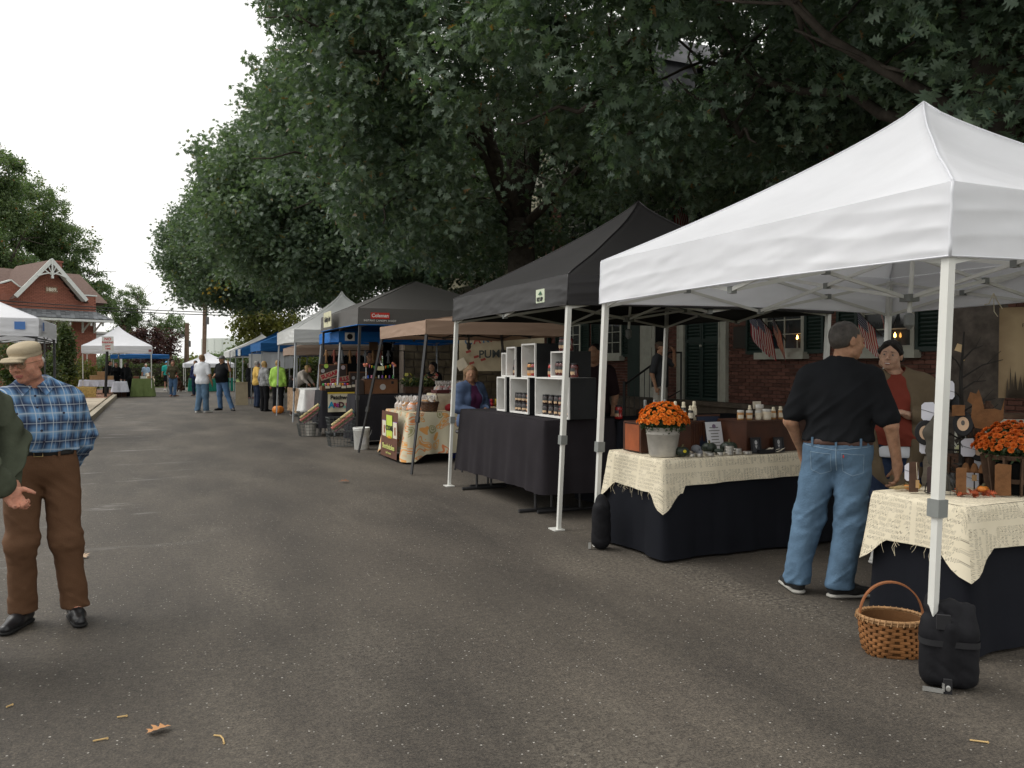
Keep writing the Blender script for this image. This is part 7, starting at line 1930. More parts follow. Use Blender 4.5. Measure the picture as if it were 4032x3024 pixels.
def board(label, x, y, z, w, h, m, th=.018, tilt=0.0, name='wooden_tag', cat='wooden tag', tagc=True, top=.0):
 t = thing(name, label, cat, (x, y, z), rzv, 'carved wooden pieces on the right linen table'); q = MB()
 pts = [(-w / 2, 0), (w / 2, .004), (w / 2 * .94, h * .5), (w / 2, h), (-w / 2 * .6, h + top), (-w / 2, h * .96)]
 q.add([(a, -th / 2, b_) for a, b_ in pts] + [(a, th / 2, b_) for a, b_ in pts], [tuple(range(6)), tuple(range(11, 5, -1))] + [(i, i + 6, (i + 1) % 6 + 6, (i + 1) % 6) for i in range(6)]); q.build('board', m, t, rot=(tilt, 0, 0))
 if tagc:
  q = MB(); q.tube([(w * .3, -th, h), (w * .42, -th * 1.2, h * .45)], .0012, 4); q.build('string', M_fabcap, t); q = MB(); q.box((w * .44, -th * 1.3, h * .3), (.018, .002, h * .26)); q.build('paper_tag', mat('kraft tag', (.36, .22, .10), .8), t)
 return t
board('narrow upright rust board with a kraft tag near the hand of the man in black', 3.78, 3.20, TZ, .045, .165, M_rust2)
board('dark curved wooden piece with a kraft tag left of the wire cloche', 3.86, 3.15, TZ, .05, .14, mat('purple brown wood', (.055, .035, .035), .8, var=.3))
board('tall rust board standing right of the canopy leg', 3.93, 3.03, TZ, .050, .145, M_rust, tagc=False)
board('wide rust board standing beside the wooden flower basket', 4.11, 2.925, TZ, .075, .165, M_rust, tagc=False, top=.004)
board('square rust board hanging on the twig stand with carved words', 4.16, 3.23, 1.165, .065, .062, M_rust, tagc=False)
t = thing('cat_cutout', 'rust coloured cat shaped cut out high on the twig stand', 'cut out', (4.26, 3.14, 1.10), rzv); q = MB()
pts = [(-.05, 0), (.03, -.01), (.035, -.05), (.05, -.05), (.055, .02), (.085, .05), (.09, .16), (.075, .10), (.045, .11), (-.005, .105), (-.02, .17), (-.035, .215), (-.045, .19), (-.075, .20), (-.09, .15), (-.065, .13), (-.07, .06)]
n = len(pts); q.add([(a, -.01, b_) for a, b_ in pts] + [(a, .01, b_) for a, b_ in pts], [tuple(range(n)), tuple(range(2 * n - 1, n - 1, -1))] + [(i, i + n, (i + 1) % n + n, (i + 1) % n) for i in range(n)]); q.build('cut_out', M_rust, t)
board('tall dark plank standing behind the cameos of the twig stand', 4.42, 3.32, TZ, .09, .34, M_rust2, tagc=False, th=.03)
board('upright mossy brown plank at the back of the right linen table', 4.56, 3.30, TZ, .07, .30, M_oldwood, tagc=False, th=.03)
for k_, (x, y, z, r, h, m_, lab) in enumerate(((4.5, 3.18, TZ, .05, .13, M_blk, 'black squat urn behind the wide rust board'), (4.08, 3.2, TZ, .035, .09, M_iron, 'small black vase behind the wire cloche'), (5.32, 4.15, 1.115, .05, .12, M_blk, 'dark vase on the shelf below the parchment banner'), (5.48, 4.02, 1.115, .04, .08, M_rust2, 'brown pot on the shelf below the parchment banner'))):
 t = thing('vase', lab, 'vase', (x, y, z), group='vases and urns of the near stall'); q = MB(); q.lathe([(r * .6, 0), (r, h * .35), (r * .9, h * .6), (r * .4, h * .82), (r * .55, h)], n=16); q.build('vase', m_, t, smooth=True)
t = thing('dried_grass', 'dark dried grasses and purple sprigs filling the back of the right table', 'dried grass', (4.40, 3.30, TZ)); q = MB(); rr = random.Random(15)
for k_ in range(150): a = rr.uniform(0, 6.28); r0 = rr.uniform(0, .16); e = Vector((r0 * math.cos(a) * 1.6 + rr.uniform(-.06, .06), r0 * math.sin(a) + rr.uniform(-.04, .04), rr.uniform(.12, .34))); q.tube([(r0 * math.cos(a), r0 * math.sin(a) * .6, 0), e * .6, e], .0016, 3, cap=False)
for k_ in range(120): simple_leaf(q, Matrix.Translation((rr.gauss(0, .16), rr.gauss(0, .06), rr.uniform(.02, .3))) @ rand_rot(rr), .035)
tag(q.build('grass_blades', mat('dark dried grass', (.035, .03, .025), .9, var=.5, vscale=30), t), kind='stuff')
t = thing('bell_ornament', 'three carved rust coloured bells joined on a bar above the boards', 'bells', (4.19, 3.15, .875), rzv)
for k, (x, w) in enumerate(((-.042, 1), (0, .9), (.042, 1.05))):
 q = MB(); q.lathe([(.030 * w, -.022), (.024 * w, -.008), (.018 * w, .012), (.010 * w, .028), (.002, .032)], n=12, sy=.5); q.build('bell', M_rust, t, loc=(x, 0, 0), smooth=True)
q = MB(); q.tube([(0, 0, -.022), (.0, 0, -.115)], .004, 6); q.build('post', M_twig, t); q = MB(); q.box((0, -.004, -.05), (.024, .003, .034)); q.build('paper_tag', mat('kraft tag', (.36, .22, .10), .8), t)
t = thing('felt_figure', 'grey brown felt figure standing left of the canopy leg', 'figure', (4.0, 3.27, TZ), rzv); S = Sculpt(); S.cap((.05, 0, .0), (.02, 0, .20), .06, .035, k=.03, sc=(1, .45, 1)); S.cap((.02, 0, .20), (-.01, 0, .31), .035, .03, k=.03, sc=(1, .5, 1)); S.cap((-.01, 0, .31), (.015, 0, .42), .03, .006, k=.03); S.build('body', mat('grey brown felt', (.075, .068, .055), .95), t, res=.009, disp=lambda X, Y, Z: .006 * (vnoise(X * 40, Y * 40, Z * 40) - .5))
t = thing('wire_cloche', 'black wire cloche dome at the front of the right linen table', 'cloche', (3.90, 3.12, TZ))
for k in range(11):
 a = math.pi * k / 11; q = MB(); q.tube([(.085 * math.cos(a) * math.cos(b_), .085 * math.sin(a) * math.cos(b_), .11 * math.sin(b_)) for b_ in [math.pi * j / 14 for j in range(15)]], .0014, 4); q.build('wire', M_iron, t)
q = MB(); q.tube([(.085 * math.cos(2 * math.pi * k / 24), .085 * math.sin(2 * math.pi * k / 24), .003) for k in range(24)], .0022, 5, closed=True); q.build('ring', M_iron, t)
q = MB(); q.lathe([(.004, .105), (.004, .125), (.008, .13), (.001, .138)], n=8); q.build('finial', M_iron, t)
M_pump = mat('orange pumpkin', (.62, .20, .025), .5, .4, var=.2); M_pale = mat('pale green gourd', (.42, .42, .24), .5, .4, var=.2)
Gp = 'small pumpkins and gourds on the right linen table'
for (x, y, r, h, m, lab) in [(3.88, 3.27, .026, .04, mat('yellow gourd', (.62, .36, .04), .5), 'tiny yellow orange pumpkin behind the upright rust board'), (3.83, 3.28, .02, .03, M_pump, 'tiny deep orange pumpkin at the back left of the table'), (4.10, 3.03, .028, .04, M_pump, 'tiny orange pumpkin beside the wide rust board'), (4.55, 3.16, .045, .07, M_pump, 'orange pumpkin high beside the wooden flower basket')]:
 gourd(lab, x, y, r, h, m, group=Gp, name='pumpkin', cat='pumpkin')
g = gourd('pale striped gourd resting on the shelf block behind the bells', 4.32, 3.30, .058, .06, M_pale, group=Gp, z=.935)
wood_box('wooden_block', 'dark wooden riser block hidden behind the carved bells', 'block', 4.26, 4.40, 3.24, 3.38, TZ, .934, m=M_rust2)
for x, y in ((4.0, 3.0), (4.02, 3.1), (4.06, 2.98)):
 pass
t = thing('dried_leaf_garland', 'red and orange dried leaf garland lying before the wide rust board', 'garland', (4.02, 3.03, TZ)); q = MB(); rr = random.Random(6)
for k in range(60): oak_leaf(q, Matrix.Translation((rr.uniform(-.10, .12), rr.uniform(-.09, .06), rr.uniform(.004, .02))) @ rand_rot(rr, .3), .035)
tag(q.build('garland_leaves', mat('red dried leaves', (.30, .06, .02), .8, var=.5, vscale=30), t), kind='stuff')
t = thing('straw_bundle', 'thin bundle of straw on the far left of the right linen table', 'straw', (3.74, 3.29, TZ)); q = MB()
for k in range(40): a = rr.uniform(-.5, .5); q.tube([(rr.uniform(-.02, .02), rr.uniform(-.02, .02), .004 + .0004 * k), (.10 * math.cos(a), .10 * math.sin(a), .01 + .0004 * k)], .0009, 3, cap=False)
tag(q.build('straws', mat('straw', (.45, .34, .16), .8), t), kind='stuff')
t = thing('hanging_tag', 'small cream card hanging on twine with a tiny brass bell near the banner', 'tag', (4.25, 3.30, 1.55), rzv)
q = MB(); q.box((0, 0, .0), (.036, .002, .042), rot=Matrix.Rotation(.35, 3, 'Y')); q.build('card', mat('manila card', (.55, .40, .22), .7), t); q = MB(); q.tube([(.01, 0, -.02), (.02, 0, -.06)], .0012, 4); q.build('twine', M_fabcap, t)
q = MB(); q.lathe([(.008, -.075), (.009, -.066), (.002, -.058)], (.02, 0, 0), 8); q.build('bell', _M['brass'], t)
# shelf with chicken wire panel and banner at the right edge
t = thing('display_shelf', 'dark wooden shelf with a chicken wire panel behind the right table', 'shelf', (5.35, 4.05, 0), rzv + .05)
for z in (.62, 1.10): q = MB(); q.box((.25, 0, z), (.95, .26, .025)); q.build('shelf_board', M_oldwood, t)
for x in (-.2, .70): q = MB(); q.box((x, 0, .56), (.04, .26, 1.06)); q.build('side_post', M_oldwood, t)
q = MB(); q.box((.1, -.11, .95), (.42, .006, .26)); q.build('pale_panel', mat('pale panel', (.42, .42, .36), .7), t)
q = MB()
for i in range(9):
 for j in range(5):
  cx_, cz_ = -.09 + i * .045 + (.0225 if j % 2 else 0), .84 + j * .04
  q.tube([(cx_ + .024 * math.cos(a), -.118, cz_ + .024 * math.sin(a)) for a in [math.pi / 6 + math.pi / 3 * k for k in range(6)]], .0012, 3, closed=True)
tag(q.build('chicken_wire', M_iron, t), kind='stuff')
t = thing('vendor_banner', 'tan parchment vendor banner with an oval frame hanging at the right edge', 'banner', (5.94, 4.275, 1.2), face_dir(-.80, -.60))
q = MB(); q.grid(lambda u, v: (u * .95, .008 * math.sin(u * 9) * (1 - v), v * .69), 20, 14)
bm_ = bpy.data.materials.new('aged parchment'); nt, N, Lk = nodes_of(bm_); uvn = N.new('ShaderNodeUVMap'); uvn.uv_map = 'UVMap'; nz = N.new('ShaderNodeTexNoise'); nz.inputs['Scale'].default_value = 5; nz.inputs['Detail'].default_value = 6; Lk.new(uvn.outputs[0], nz.inputs['Vector'])
sp = N.new('ShaderNodeSeparateXYZ'); Lk.new(uvn.outputs[0], sp.inputs[0]); e1 = math_node(N, Lk, 'MINIMUM', sp.outputs[0], math_node(N, Lk, 'SUBTRACT', 1.0, sp.outputs[1])); e2 = math_node(N, Lk, 'ADD', math_node(N, Lk, 'MULTIPLY', e1, 5.), math_node(N, Lk, 'MULTIPLY', nz.outputs['Fac'], .9), clamp=True)
Lk.new(mix_node(N, Lk, e2, (.17, .10, .045), (.44, .33, .19)), N['Principled BSDF'].inputs['Base Color']); N['Principled BSDF'].inputs['Roughness'].default_value = .7
bn = q.build('banner_cloth', bm_, t, smooth=True)
M_ink = mat('dark brown ink', (.07, .045, .03), .8)
for txt, x, z, sz in (('Facebook', .225, .55, .040), ('Instagram', .245, .502, .040), ('@Oldelibertyg', .285, .452, .038)):
 text_mesh('lettering', txt, sz, M_ink, bn, frame_M((x, -.012, z), (1, 0, 0), (0, 0, 1)), .001)
q = MB(); q.tube([(.36 + .17 * math.cos(a), -.014, .16 + .235 * math.sin(a)) for a in [2 * math.pi * k / 40 for k in range(40)]], .011, 8, closed=True); q.build('oval_frame', mat('silver grey frame print', (.24, .22, .18), .5), bn)
q = MB(); q.lathe([(.001, .0), (.165, 0)], n=36, cap=False, sy=1.4); q.build('oval_field', mat('oval field', (.42, .32, .19), .8), bn, loc=(.36, -.011, .16), rot=(R(90), 0, 0))
q = MB(); rr = random.Random(9)
for k in range(26): x = .06 + k * .008; h_ = rr.uniform(.06, .27); q.add([(x - .012, -.012, 0), (x + .014, -.012, 0), (x + rr.uniform(-.01, .01), -.012, h_)], [(0, 1, 2)])
q.build('printed_grasses', mat('grass print', (.085, .065, .045), .8), bn)
text_mesh('lettering', 'Olde', .05, M_ink, bn, frame_M((.40, -.016, .06), (1, 0, 0), (0, 0, 1)), .001)
q = MB(); q.tube([(.02, 0, .68), (-.02, -.02, .75), (-.04, -.03, .80)], .004, 5); q.tube([(-.04, -.03, .80), (-.07, -.03, .72), (-.10, -.03, .715)], .004, 5); q.tube([(-.04, -.03, .80), (-.035, -.03, .66), (-.01, -.03, .62)], .003, 5); q.build('tie_cord', M_fabcap, t)
# ---- weight bags and basket
M_bag = mat('black nylon', (.009, .009, .011), .8, .2, var=.2, bump=.25, bscale=25)
def weight_bag(label, x, y, rz, r=.095, h=.50, tall=1.0, big=True):
 t = thing('weight_bag', label, 'weight bag', (x, y, 0), rz, 'sand weight bags on the canopy legs'); S = Sculpt()
 if big:
  for x_ in (-.10, -.035, .035, .10): S.cap((x_, 0, .07), (x_, .004, .27), .068, .066, k=.05, sc=(1, .95, 1)); S.cap((x_, .004, .27), (x_ * 1.02, .035, .385), .055, .040, k=.04)
  for k in range(9): a = k * 1.3; S.cap((-.13 + .03 * k, .045 + .018 * math.sin(a), .385 + .012 * math.sin(a * 1.7)), (-.10 + .03 * k, .05 + .02 * math.cos(a), .40 + .015 * math.cos(a)), .021, k=.018)
  S.cap((-.012, -.05, .06), (-.012, -.055, .30), .035, k=.05)
 else:
  S.cap((0, 0, .075), (0, 0, .33), .078, .075, k=.02); S.cap((0, 0, .33), (0, 0, .40), .06, .035, k=.03)
 S.build('bag', M_bag, t, res=.009, disp=lambda X, Y, Z: .016 * (.6 - np.abs(2 * vnoise(X * 11, Y * 11, Z * 16 + X * 9) - 1)) * (.4 + 1.3 * np.clip((Z - .27) / .1, 0, 1)), cut=lambda X, Y, Z: .004 - Z + 0 * X)
 if big:
  q = MB(); q.tube([(.163 * math.cos(a), .071 * math.sin(a) - .003 * 0, .27) for a in [2 * math.pi * k / 30 for k in range(30)]], .0001, 3, closed=True)
  q = MB(); q.grid(lambda u, v: ((abs(math.cos(6.283 * u)) ** .5) * math.copysign(.166, math.cos(6.283 * u)), (abs(math.sin(6.283 * u)) ** .6) * math.copysign(.083, math.sin(6.283 * u)), .215 + .03 * v), 60, 2); q.build('strap', mat('webbing', (.016, .016, .018), .8), t)
  q = MB(); q.box((-.045, -.072, .335), (.075, .022, .07)); q.build('velcro_tab', _M['webbing'], t)
  q = MB(); q.bar((-.16, -.10, .012), (-.05, -.115, .012), .018, .018); q.bar((-.05, -.115, .012), (-.05, -.115, .05), .012, .012); q.build('leg_foot', M_steel, t)
  q = MB(); q.lathe([(.014, -.004), (.014, .002), (.008, .004)], n=16); q.build('foot_button', M_steel, t, loc=(-.025, -.122, .03), rot=(R(90), 0, 0)); q = MB(); q.box((-.025, -.108, .035), (.045, .02, .07)); q.build('foot_tab', _M['webbing'], t)
 else:
  q = MB(); q.box((-.085, -.03, .03), (.02, .03, .045)); q.build('foot_tab', M_steel, t)
 return t
wbg = weight_bag('large black double weight bag strapped to the nearest canopy leg', 3.285, 2.585, face_dir(-.66, -.75)); wbg.scale = (.74, .84, .92)
weight_bag('black cylindrical weight bag on the far street side leg of the white canopy', 3.245, 5.645, face_dir(-.6, -.8), big=False)
def weave_basket(name, label, loc, rx, ry, h, m, rows=12, cols=30, handle=True, squash=.86, rz=0, taper=.78, group=None, hand_h=.2):
 t = thing(name, label, 'basket', loc, rz, group)
 def P(a, z, off=0.0):
  k = taper + (1 - taper) * (z / h) ** .6; sq = 1.0
  c, s_ = math.cos(a), math.sin(a); e = .8 if z < h * .5 else 1.0
  e = .55 + .45 * min(1, z / h * 1.3)
  return Vector(((abs(c) ** e) * (1 if c > 0 else -1) * (rx * k + off), (abs(s_) ** e) * (1 if s_ > 0 else -1) * (ry * k + off), z))
 inner = MB(); inner.grid(lambda u, v: tuple(P(2 * math.pi * u, .004 + (h - .01) * v, -.010)), cols * 2, 6); inner.add([tuple(P(2 * math.pi * k / 30, .006, -.006)) for k in range(30)], [tuple(range(30))]); inner.build('lining', mat(name + ' inside', tuple(v * .45 for v in m['c']), .9), t)
 mm = m['m']; hh = h / rows
 for j in range(rows):
  for i in range(cols):
   if (i + j) % 2: continue
   a0, a1 = 2 * math.pi * (i - .28) / cols, 2 * math.pi * (i + 1.28) / cols
   q = MB(); vs = []
   for k in range(5):
    a = a0 + (a1 - a0) * k / 4; o = .007 * math.sin(math.pi * k / 4) ** .7
    for zz in (.0, .5, 1.0): vs.append(P(a, (j + zz) * hh, o + (.0015 if zz == .5 else 0)))
   q.add(vs, [(3 * k + r_, 3 * (k + 1) + r_, 3 * (k + 1) + r_ + 1, 3 * k + r_ + 1) for k in range(4) for r_ in (0, 1)]); q.build('splint', mm, t, smooth=True)
 for z, rr_ in ((h, .010), (h - .012, .008)):
  q = MB(); q.tube([P(2 * math.pi * k / 60, z, .003) for k in range(60)], rr_ * .9, 7, closed=True); q.build('rim', m['rim'], t, smooth=True)
 q = MB()
 for k in range(36): a = 2 * math.pi * k / 36; p = P(a, h - .004, .002); d = P(a + .05, h, .0) - P(a - .05, h, .0); d.normalize(); n_ = Vector((d.y, -d.x, 0)); q.tube([p + n_ * .013 + Vector((0, 0, -.014)) - d * .006, p + n_ * .008 + Vector((0, 0, .012)), p - n_ * .012 + Vector((0, 0, .006)) + d * .006], .0032, 4)
 tag(q.build('lashing', m['rim'], t), kind='stuff')
 if handle:
  q = MB(); vs = []; n = 22
  for k in range(n + 1):
   a = math.pi * k / n; c = Vector((rx * .98 * math.cos(a), 0, h * .75 + (hand_h + h * .25) * math.sin(a) ** .8))
   d = Vector((-math.sin(a), 0, math.cos(a))).normalized(); nn = Vector((math.cos(a), 0, math.sin(a)))
   vs += [c + Vector((0, -.013, 0)) - nn * .003, c + Vector((0, .013, 0)) - nn * .003, c + Vector((0, .013, 0)) + nn * .004, c + Vector((0, -.013, 0)) + nn * .004]
  q.add(vs, [(4 * k + r_, 4 * k + (r_ + 1) % 4, 4 * k + 4 + (r_ + 1) % 4, 4 * k + 4 + r_) for k in range(n) for r_ in range(4)]); q.build('handle', m['h'], t, smooth=False)
 return t
splint = dict(c=(.30, .135, .045), m=mat('honey ash splint', (.29, .125, .042), .6, .35, var=.4, vscale=10), rim=mat('dark gold rim', (.34, .19, .085), .6, var=.3, vscale=30), h=mat('reddish handle', (.26, .10, .04), .45, .4, var=.2))
weave_basket('wicker_basket', 'woven wicker basket with an arched handle standing on the road by the canopy leg', (3.42, 3.02, 0), .155, .13, .185, splint, rz=R(-35), hand_h=.17)
# ---- fallen leaves and twigs on the road
M_dry = mat('dry orange brown leaf', (.50, .26, .12), .8, .2, var=.15); M_drytwig = mat('dry yellow twig', (.52, .36, .16), .7, .2)
def fallen(label, x, y, rz, L, sc=(1, 1, 1), m=M_dry):
 q = MB(); oak_leaf(q, Matrix.Rotation(.1, 4, 'X'), L, fold=.25); o = q.build('fallen_leaf', m, None, loc=(x, y, L * .05 + .004), rot=(R(8), R(-6), rz)); o.scale = sc
 tag(o, label, 'leaf', 'leaves and stalks fallen on the road')
fallen('pale orange fallen oak leaf in the left foreground', -.03, 3.50, R(-75), .095)
fallen('small pale fallen leaf behind the shoe of the older man', -.45, 6.9, R(30), .11, m=mat('pale leaf', (.42, .30, .20), .8))
fallen('brown fallen leaf on the road in front of the slanting black leg', 2.25, 10.1, R(80), .14, m=mat('brown leaf', (.20, .10, .06), .8))
for i, (x, y, pts, lab) in enumerate([(.215, 3.33, [(0, .055, 0), (.022, .03, .004), (.03, 0, .003), (.03, -.03, 0)], 'curved yellow stalk right of the fallen oak leaf'), (-.19, 3.52, [(-.025, 0, 0), (.025, .004, 0)], 'short straight yellow stalk left of the fallen oak leaf'), (-.12, 3.72, [(-.018, 0, 0), (.018, .0, 0)], 'tiny pale stalk behind the fallen oak leaf'),
  (-.55, 4.02, [(-.02, 0, 0), (.0, .02, 0)], 'tiny brown twig in front of the older man'), (2.9, 2.15, [(-.02, .02, 0), (.025, -.02, 0)], 'pale straw lying right of the large weight bag')]):
 q = MB(); q.tube([Vector(p) for p in pts], .0032, 6); q.tube([Vector(pts[-1]), Vector(pts[-1]) + Vector((0, -.004, .001))], .0048, 6)
 o = q.build('fallen_stalk', M_drytwig, None, loc=(x, y, .006)); tag(o, lab, 'twig', 'leaves and stalks fallen on the road')
# =================================================================== white lined crates with preserves
M_cratew = mat('white painted crate inside', (.72, .71, .68), .75, .2, var=.10, vscale=5); M_crateb = mat('black painted crate outside', (.014, .015, .016), .7, .3, var=.3)
ZC = .935
def crate(label, xf, y0, y1, z, h, d=.30, shelf=False):
 """open towards the street (-x): white inside, black outside"""
 t = thing('crate', label, 'crate', (xf + d / 2, (y0 + y1) / 2, z), group='white lined crates on the black table'); w = y1 - y0; b_ = .016
 def panel(c, s_, name):
  q = MB(); q.box(c, s_); q.build(name, M_cratew, t)
 panel((0, 0, b_ / 2), (d, w, b_), 'bottom_board'); panel((0, 0, h - b_ / 2), (d, w, b_), 'top_board')
 panel((0, -w / 2 + b_ / 2, h / 2), (d, b_, h - 2 * b_), 'side_board'); panel((0, w / 2 - b_ / 2, h / 2), (d, b_, h - 2 * b_), 'side_board'); panel((d / 2 - b_ / 2, 0, h / 2), (b_, w - 2 * b_, h - 2 * b_), 'back_board')
 q = MB(); q.box((.008, -w / 2 - .0025, h / 2), (d - .02, .004, h)); q.build('black_side', M_crateb, t); q = MB(); q.box((.008, w / 2 + .0025, h / 2), (d - .02, .004, h)); q.build('black_side', M_crateb, t)
 return t
crate('lower crate farthest along the table with one dark jar stack', 3.62, 8.44, 8.68, ZC, .385)
crate('lower middle crate holding two rows of brown jars', 3.62, 7.83, 8.31, ZC, .385)
crate('lower nearest wide crate holding many dark jam jars', 3.62, 6.92, 7.66, ZC, .395)
crate('small upper crate farthest along with one little bottle', 3.66, 8.50, 8.64, ZC + .387, .27)
crate('upper narrow crate holding three sauce bottles', 3.62, 8.16, 8.40, ZC + .387, .33)
crate('tall upper middle crate holding peach preserves', 3.62, 7.66, 8.00, ZC + .387, .355)
crate('upper nearest crate holding brown sauce bottles', 3.64, 7.06, 7.34, ZC + .397, .255)
M_label = mat('buff label', (.52, .36, .22), .7); M_lidb = mat('black jar lid', (.012, .012, .014), .4, .5)
def pres(kind, content):
 t = thing('jar', 'x', 'jar'); m = mat('preserve ' + content[0], content[1], .12, .7, var=.15)
 if kind == 'square': prof = [(.036, 0), (.038, .004), (.038, .078), (.034, .086)]; lid = [(.037, .084), (.037, .098), (.035, .1)]
 elif kind == 'jar': prof = [(.030, 0), (.040, .006), (.040, .03), (.032, .06), (.040, .095), (.036, .118), (.028, .126)]; lid = [(.033, .124), (.033, .138), (.031, .14)]
 else: prof = [(.022, 0), (.023, .004), (.023, .085), (.012, .115), (.011, .125)]; lid = [(.0135, .12), (.0135, .17), (.012, .172)]
 q = MB(); q.lathe(prof, n=14); q.build('glass', m, t, smooth=True); q = MB(); q.lathe(lid, n=14); q.build('lid', M_lidb, t)
 r = max(p[0] for p in prof) * 1.02; hh = prof[-1][1]
 q = MB(); n = 6; A = [math.pi + .75 * (k / n * 2 - 1) + .35 for k in range(n + 1)]
 q.add([(r * math.cos(a), r * math.sin(a), hh * (.16 + .10 * abs(math.sin(k)))) for k, a in enumerate(A)] + [(r * math.cos(a), r * math.sin(a), hh * .46) for a in A], [(k, k + 1, n + 2 + k, n + 1 + k) for k in range(n)]); q.build('label', M_label, t)
 q = MB(); q.add([(r * math.cos(a), r * math.sin(a), hh * .46) for a in A] + [(r * math.cos(a), r * math.sin(a), hh * .72) for a in A], [(k, k + 1, n + 2 + k, n + 1 + k) for k in range(n)]); q.build('label_band', M_plastd, t)
 return t
cont = dict(dark=('dark', (.018, .008, .008)), brown=('brown', (.22, .075, .02)), peach=('peach', (.60, .26, .06)), red=('red', (.30, .015, .015)), maroon=('maroon', (.09, .012, .010)), yellow=('yellow', (.60, .32, .02)), hot=('hot', (.45, .03, .02)))
protos = {}
def put(kind, c, x, y, z, label, group):
 k = (kind, c)
 if k not in protos:
  o = pres(kind, cont[c]); protos[k] = o; o.location = (x, y, z); o['label'] = label; o['group'] = group
  o['category'] = 'bottle' if kind == 'bottle' else 'jar'
 else: o = dup(protos[k], (x, y, z), random.uniform(-.3, .3), label, group)
zi = ZC + .017
names5 = ['leftmost', 'second', 'third', 'fourth', 'fifth']
for j, lv in enumerate(('lower', 'upper')):
 for i, y in enumerate((7.56, 7.42, 7.30, 7.20, 7.04)): put('square', 'dark' if i != 3 else 'maroon', 3.70, y, zi + .101 * j, '%s dark jam jar from the left in the %s layer of the wide lower crate' % (names5[i], lv), 'jam jars in the wide lower crate')
 for i, y in enumerate((8.25, 8.17, 8.07, 7.96)): put('square', 'brown' if i == 3 else 'dark', 3.70, y, zi + .101 * j, '%s jar from the left in the %s layer of the middle lower crate' % (names5[i] if i < 3 else 'amber fourth', lv), 'jars in the middle lower crate')
 put('square', 'dark', 3.70, 8.55, zi + .101 * j, '%s dark jar in the farthest lower crate' % lv, 'jars in the farthest lower crate')
zu = ZC + .387 + .017
for (k, c, y, lab) in (('bottle', 'maroon', 8.345, 'brown sauce bottle left of the red one'), ('bottle', 'hot', 8.29, 'red sauce bottle between the brown and yellow ones'), ('bottle', 'yellow', 8.235, 'yellow sauce bottle right of the red one')): put(k, c, 3.70, y, zu, lab, 'sauce bottles in the narrow upper crate')
put('bottle', 'brown', 3.72, 8.57, zu, 'little bottle in the farthest small crate', 'single bottle')
for (c, y, lab) in (('peach', 7.93, 'peach preserve jar left in the tall upper crate'), ('red', 7.84, 'red preserve jar between two peach ones'), ('peach', 7.75, 'peach preserve jar right in the tall upper crate')): put('jar', c, 3.70, y, zu, lab, 'preserve jars in the tall upper crate')
put('jar', 'peach', 3.74, 8.10, ZC + .388, 'peach preserve jar standing between the two upper crates', 'jars between the upper crates'); put('jar', 'red', 3.75, 8.04, ZC + .388, 'red preserve jar standing between the two upper crates', 'jars between the upper crates')
put('jar', 'hot', 3.70, 7.43, ZC + .397, 'red drink bottle with white cap left of the nearest upper crate', 'jars between the upper crates')
zq = ZC + .397
for i, y in enumerate((7.27, 7.20, 7.13)): put('jar', 'maroon', 3.70, y, zq + .017, '%s brown sauce bottle inside the nearest upper crate' % ('left', 'middle', 'right')[i], 'brown bottles in the nearest upper crate'); put('jar', 'maroon', 3.74, y, zq + .257, '%s maroon bottle standing on top of the nearest upper crate' % ('left', 'middle', 'right')[i], 'bottles on top of the nearest upper crate')
put('jar', 'maroon', 3.72, 6.985, ZC + .397, 'brown bottle standing right of the nearest upper crate', 'single brown bottle')
put('jar', 'red', 4.28, 7.1, .912, 'large red jar on the side table behind the canopy leg', 'single red jar')
card('small white card on a stem in front of the stone steps', 4.85, 7.35, .905, .12, .10, R(-60), .1, m=M_wht)
# =================================================================== cookie stall
ZK = .752
M_cell = mat('clear cellophane', (.72, .70, .68), .18, .7, var=.05, alpha=.55); M_cookie = mat('cookies', (.52, .30, .14), .8, var=.3, vscale=40); M_cookor = mat('orange iced cookies', (.70, .28, .12), .7, var=.3, vscale=30); M_cookp = mat('pink iced cookies', (.62, .30, .30), .7, var=.3, vscale=30)
def cookie_bag(m, seed):
 t = thing('cookie_bag', 'x', 'cookie bag'); rr = random.Random(seed)
 S = Sculpt()
 for k in range(7): S.ell((rr.uniform(-.025, .025), rr.uniform(-.02, .02), .02 + .011 * k), (.03, .026, .014), k=.006)
 S.build('cookies', m, t, res=.008)
 q = MB()
 for k in range(14):
  a = 2 * math.pi * k / 14 + rr.uniform(-.2, .2); r0 = .012; h_ = rr.uniform(.05, .08); r1 = rr.uniform(.02, .05)
  q.add([(r0 * math.cos(a), r0 * math.sin(a), .105), (r0 * math.cos(a + .45), r0 * math.sin(a + .45), .105), (r1 * math.cos(a + .5), r1 * math.sin(a + .5), .105 + h_), (r1 * math.cos(a), r1 * math.sin(a), .105 + h_ * .8)], [(0, 1, 2, 3)])
 q.lathe([(.040, .002), (.046, .03), (.042, .07), (.014, .10), (.010, .106)], n=12, cap=False); q.build('cellophane', M_cell, t)
 q = MB(); q.lathe([(.013, .099), (.014, .104), (.013, .109)], n=8); q.build('tie', M_wht, t)
 return t
pb = [cookie_bag(M_cookie, 1), cookie_bag(M_cookor, 2), cookie_bag(M_cookp, 3)]
used = [0, 0, 0]
def put_bag(i, x, y, z, lab, group, sc=1.0):
 if not used[i]: o = pb[i]; used[i] = 1; o.location = (x, y, z); o['label'] = lab; o['group'] = group; o.scale = (sc,) * 3
 else: dup(pb[i], (x, y, z), random.uniform(0, 6), lab, group, scale=sc)
rr = random.Random(12)
Gb = 'cellophane cookie bags heaped at the front left of the cookie table'; lb = 'ribbon tied cellophane cookie bag in the heap at the street end of the cookie table'
lbo = 'cellophane bag of orange iced cookies in the heap beside the handled basket'
